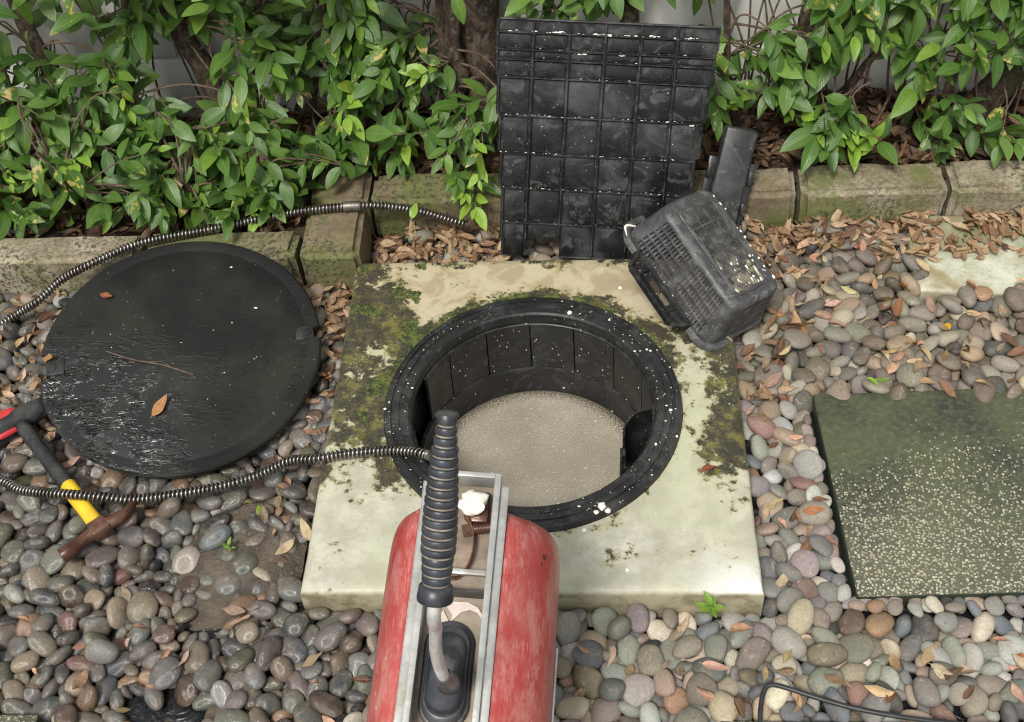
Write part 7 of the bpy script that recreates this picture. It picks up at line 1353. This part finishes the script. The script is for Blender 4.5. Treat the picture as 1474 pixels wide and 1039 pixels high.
# ================================================================ SHRUBS
def far_y(py,back,front,pyb,pyf): 
    t=min(1,max(0,(py-pyb)/(pyf-pyb))); return back+(front-back)*t
def bark_tube(pts,rad,name,parent,seg=14,amp=.18,mat=None):
    b=MB(); sp=spline(pts,8); n=len(sp); rr_=[np.interp(i/(n-1),np.linspace(0,1,len(rad)),rad) for i in range(n)]
    b.tube(sp,rr_,seg)
    for v in b.bm.verts:
        v.co+=Vector((mnoise.noise(v.co*14),mnoise.noise(v.co*14+Vector((9,0,0))),0))*amp*(sum(rad)/len(rad))
    o=b.build(name,mat or M['bark'],None,70); 
    if parent: o.parent=parent; o.matrix_parent_inverse=Matrix.Translation(-parent.location)
    return o
def shrub(label,base,trunks,sprays,leafn=(6,9),size=(.050,.088),crown=None,seed=0,newp=.12):
    """trunks: list of (points, radii); sprays: tips in world space"""
    r=random.Random(seed); t=thing('ficus_shrub',label,'shrub',base,group='ficus shrubs in the planting bed'); B0=Vector(base)
    for pts,rad in trunks: bark_tube(pts,rad,'trunk',t,16 if max(rad)>.03 else 10)
    anchors=[Vector(p) for pts,_ in trunks for p in spline(pts,5)]
    nleaf=0; tips=[]
    for tip,new in sprays:
        tip=Vector(tip); a_=min(anchors,key=lambda p:(p-tip).length+abs(p.z-tip.z-.02)*.8+r.uniform(0,.12))
        out=(tip-a_); dirn=Vector((out.x*.6+r.gauss(0,.10),out.y*.6-.10+r.gauss(0,.06),-.03+r.gauss(0,.08))).normalized()
        start=tip-dirn*.11; mid=a_.lerp(start,.55)+Vector((r.gauss(0,.02),r.gauss(0,.02),.012+r.random()*.03))
        pts=spline([a_,mid,start,tip],6); n=len(pts)
        b=MB(); b.tube([p-B0 for p in pts],[.0034-.0023*i/(n-1) for i in range(n)],6); b.build('branch',M['twig'],t)
        nl=r.randint(*leafn)
        for k in range(nl):
            if nleaf>=300: break
            f=k/(nl-1); p=start.lerp(tip,.05+.95*f); ang=k*2.39996+r.uniform(-.3,.3); s1=dirn.orthogonal().normalized(); s2=dirn.cross(s1)
            side=s1*math.cos(ang)+s2*math.sin(ang); op=.95-.55*f if k<nl-1 else .15
            d_=(dirn*(1-op*.55)+side*op+Vector((0,-.10,-.06+r.gauss(0,.16)))).normalized()
            up=Vector((r.gauss(0,.38),-.50+r.gauss(0,.36),1))
            sz=1.04*r.uniform(*size)*(1.08-.45*f*(r.random()<.6)); isnew=1. if (new and f>.45) else (r.uniform(.25,.8) if (f>.75 and r.random()<newp*2.2) else (r.uniform(0,.18)))
            if new: sz*=.85
            o=link('leaf',GM[r.randrange(len(GM))],None,t); o.matrix_local=leaf_frame(p-B0+d_*sz*.12,d_,up,sz,r.gauss(0,.25)); o.color=(1,1,1,isnew); nleaf+=1
    if crown:                                   # unseen foliage higher up, added to shade the bed
        (x0,x1),(y0,y1),(z0,z1),nn=crown; V=[];F=[];U=[];Rn=[];Nw=[]; nv=0
        for k in range(nn):
            f=GF[r.randrange(len(GF))]; p=Vector((r.uniform(x0,x1),r.uniform(y0,y1),r.uniform(z0,z1))); d_=Vector((r.gauss(0,1),r.gauss(-.4,.8),r.gauss(-.3,.6)))
            m_=np.array(leaf_frame(p-B0,d_,Vector((r.gauss(0,.4),-.4,1)),r.uniform(.055,.09)))
            V.append(f[0]@m_[:3,:3].T+m_[:3,3]); F.append(f[1]+nv); nv+=len(f[0]); U.append(f[2]); Rn.append(np.full(len(f[0]),r.random())); Nw.append(np.full(len(f[0]),r.random()**3*.6))
        o=mass('unseen_foliage',V,F,{'lrnd':('FLOAT',Rn),'lnew':('FLOAT',Nw)},M['leafs'],uv=U,parent=t); tag(o,kind='stuff')
    return t
srng=random.Random(4)
def sprays(n,x0,x1,y0,y1,back=.93,front=.62,pyb=-20,pyf=300,skip=(),zmin=.05,jit=.05,newp=.10,seed=0):
    r=random.Random(seed); out=[]; tries=0
    while len(out)<n and tries<n*60:
        tries+=1; px,py=r.uniform(x0,x1),r.uniform(y0,y1)
        if any(a<px<b and c<py<d for a,b,c,d in skip): continue
        if any(abs(px-qx)*.8+abs(py-qy)<17 for qx,qy,_,_ in out): continue
        p=aty(px,py,far_y(py,back,front,pyb,pyf)+r.uniform(-jit,jit))
        if p.z<zmin: 
            d_=ray(px,py); p=CAM+d_*((zmin-CAM.z)/d_.z)
            if p.y<front-.12: continue
        out.append((px,py,p,r.random()<newp))
    return [(p,nw) for _,_,p,nw in out]
gapL=[(185,245,60,140),(235,330,40,165),(150,290,165,215),(345,390,150,190),(395,450,165,240)]
gapM=[(600,770,-60,165),(520,610,215,340)]
gapR=[(1035,1155,-40,75),(1205,1320,75,185),(1010,1150,150,260),(1040,1130,95,150)]
g=lambda px,py,y: tuple(aty(px,py,y))
# 1 far left
shrub('dense dark green shrub filling the upper left corner over the kerb',(-1.22,.84,0),[([(-1.22,.84,-.02),(-1.20,.85,.20),(-1.23,.86,.45),(-1.20,.88,.8)],[.030,.024,.02,.016]),([(-1.10,.90,-.02),(-1.06,.90,.16),(-1.00,.93,.40),(-.97,.95,.7)],[.018,.015,.013,.01])],
  sprays(40,-70,225,-25,290,front=.60,skip=gapL,seed=1,newp=.06),seed=1,crown=((-1.8,-.95),(.62,1.02),(.52,.85),200),size=(.055,.095))
# 2 leaning brown trunk
shrub('shrub with a leaning brown trunk against the grey wall, above the round lid',(-.80,.88,0),[([(-.79,.86,-.03),(-.812,.90,.10),(-.86,.94,.24),(-.905,.96,.40),(-.93,.97,.75)],[.047,.036,.029,.026,.022]),([(-.83,.83,-.01),(-.86,.80,.10),(-.95,.78,.20),(-1.02,.78,.30)],[.014,.012,.010,.008])],
  sprays(40,180,400,-25,300,front=.58,skip=gapL,seed=2,newp=.08)+[(g(303,335,.46),True),(g(285,312,.50),False)],seed=2,crown=((-1.05,-.62),(.66,1.02),(.52,.85),150),size=(.05,.088))
# low growth at the front of the bed, hanging over the kerb
shrub('low leafy shrub spilling over the left kerb towards the steel spring',(-1.12,.64,0),[([(-1.12,.64,-.02),(-1.13,.62,.07),(-1.16,.60,.14)],[.012,.009,.006]),([(-1.30,.66,-.02),(-1.31,.63,.08),(-1.33,.61,.15)],[.010,.008,.006])],
  sprays(40,-60,235,150,312,back=.74,front=.53,pyb=150,pyf=312,zmin=.07,seed=21,newp=.05,jit=.03),seed=11,size=(.045,.078))
shrub('low leafy shrub hanging over the kerb right behind the top of the round lid',(-.84,.64,0),[([(-.84,.64,-.02),(-.85,.62,.07),(-.86,.60,.14)],[.012,.009,.006]),([(-.68,.66,-.02),(-.67,.63,.08),(-.66,.62,.14)],[.010,.008,.006])],
  sprays(36,215,440,185,312,back=.72,front=.54,pyb=180,pyf=312,zmin=.07,seed=22,newp=.07,jit=.03,skip=[(215,262,195,300)]),seed=12,size=(.045,.075))
# 3 thin stem
shrub('leafy shrub on a thin straight stem, between the leaning trunk and the big dark trunk',(-.75,.93,0),[([(-.755,.93,-.02),(-.745,.935,.12),(-.72,.94,.28),(-.672,.94,.42),(-.65,.95,.75)],[.013,.011,.010,.009,.008]),([(-.60,.90,-.02),(-.58,.90,.15),(-.52,.90,.34),(-.50,.92,.6)],[.010,.009,.008,.006])],
  sprays(40,350,560,-25,235,front=.70,pyf=250,skip=gapL+gapM,seed=3,newp=.14),seed=3,crown=((-.70,-.30),(.72,1.02),(.52,.85),120),size=(.045,.085))
# 4 big dark trunk
shrub('shrub with a thick dark trunk and twisted side stem, right beside the ribbed panel',(-.15,.90,0),
  [([(-.150,.865,-.04),(-.148,.885,.06),(-.142,.93,.22),(-.137,.95,.40),(-.13,.96,.8)],[.070,.054,.048,.050,.048]),([(-.205,.86,.0),(-.215,.865,.14),(-.190,.88,.22),(-.205,.88,.30),(-.195,.90,.45),(-.21,.92,.7)],[.030,.022,.021,.020,.019,.016]),([(-.235,.88,-.01),(-.235,.89,.2),(-.225,.90,.42),(-.22,.92,.7)],[.016,.014,.012,.012])],
  sprays(34,490,700,60,240,back=.86,front=.70,pyb=60,pyf=240,skip=[(628,770,-60,150)],seed=4,newp=.16)+[(g(668,282,.585),True),(g(682,300,.575),True),(g(655,262,.61),False),(g(690,258,.60),True),(g(690,215,.64),True),(g(640,225,.66),False),(g(600,60,.9),False),(g(700,150,.66),True)],seed=4,crown=((-.40,.12),(.72,1.02),(.52,.85),100),size=(.042,.075),newp=.2)
# 5 behind the panel
shrub('sparse light shrub behind the top of the ribbed panel',(.225,.93,0),[([(.225,.93,-.02),(.222,.93,.2),(.224,.935,.42),(.22,.95,.8)],[.030,.024,.021,.02]),([(.52,.90,-.02),(.50,.90,.06),(.47,.90,.20),(.45,.92,.42),(.42,.94,.6)],[.016,.012,.009,.008,.006])],
  sprays(13,700,880,-30,22,back=.86,front=.80,pyb=-30,pyf=30,seed=5)+sprays(5,930,1030,-35,0,back=.9,front=.86,pyb=-30,pyf=30,seed=15)+sprays(15,1015,1165,50,165,back=.90,front=.76,pyb=0,pyf=200,skip=gapR[:1]+[(1040,1150,150,300)],seed=6,newp=.15),seed=5,crown=((.05,.60),(.74,1.02),(.70,.95),30),size=(.045,.078))
# 6 mossy trunk
shrub('shrub on a mossy upright trunk right of the black casing, bright sprig over kerb',(.69,.93,0),
  [([(.685,.92,-.04),(.675,.925,.06),(.672,.93,.18),(.668,.935,.32),(.675,.945,.45),(.67,.96,.8)],[.056,.046,.040,.034,.031,.028]),([(.745,.91,-.03),(.752,.91,.08),(.80,.90,.20),(.86,.90,.30)],[.020,.014,.010,.007]),([(.60,.88,.0),(.52,.90,.03),(.48,.92,.10)],[.010,.008,.006])],
  sprays(21,1165,1330,-25,160,back=.90,front=.74,pyb=-20,pyf=230,skip=gapR,seed=7,newp=.08)+sprays(10,1170,1260,165,215,back=.76,front=.68,pyb=150,pyf=230,seed=8,newp=.6,jit=.02,zmin=.07),seed=6,crown=((.50,.95),(.74,1.02),(.68,.95),45),size=(.05,.088))
# 7 far right
shrub('shrub with a slanting brown trunk at the far right, leaves hanging over the kerb',(1.08,.93,0),
  [([(1.06,.91,-.05),(1.10,.925,.03),(1.16,.935,.12),(1.22,.94,.22),(1.30,.95,.36),(1.36,.96,.7)],[.052,.042,.038,.036,.034,.030]),([(1.02,.90,-.02),(1.02,.90,.12),(1.05,.90,.26),(1.10,.92,.5)],[.014,.011,.009,.008])],
  sprays(31,1300,1530,-25,215,back=.92,front=.74,pyb=-20,pyf=230,skip=gapR+[(1400,1480,110,170)],seed=9,newp=.10),seed=7,crown=((.90,1.6),(.74,1.02),(.66,.95),60),size=(.048,.085))
# bare twigs and hanging aerial roots belong to the shrubs beside them
def twigs(n,x0,x1,y,seed):
    r=random.Random(seed)
    for k in range(n):
        x=r.uniform(x0,x1); p=[Vector((x+r.gauss(0,.03),y+r.uniform(-.06,.06),.0)),Vector((x+r.gauss(0,.03),y,.2)),Vector((x+r.gauss(0,.05),y+.02,.5))]
        yield [tuple(v) for v in p]
for sh,(n,x0,x1,y) in zip([o for o in S.objects if o.name.startswith('ficus_shrub')],((5,-1.4,-1.0,.92),(4,-1.0,-.75,.95),(7,-.55,-.28,.95),(5,-.30,-.22,.93),(8,.38,.62,.94),(8,.72,1.0,.93),(7,1.0,1.3,.92))):
    for pts in twigs(n,x0,x1,y,int(x0*100)+700): bark_tube(pts,[.0035,.0028,.0022],'twig',sh,6,.1,M['twig'])
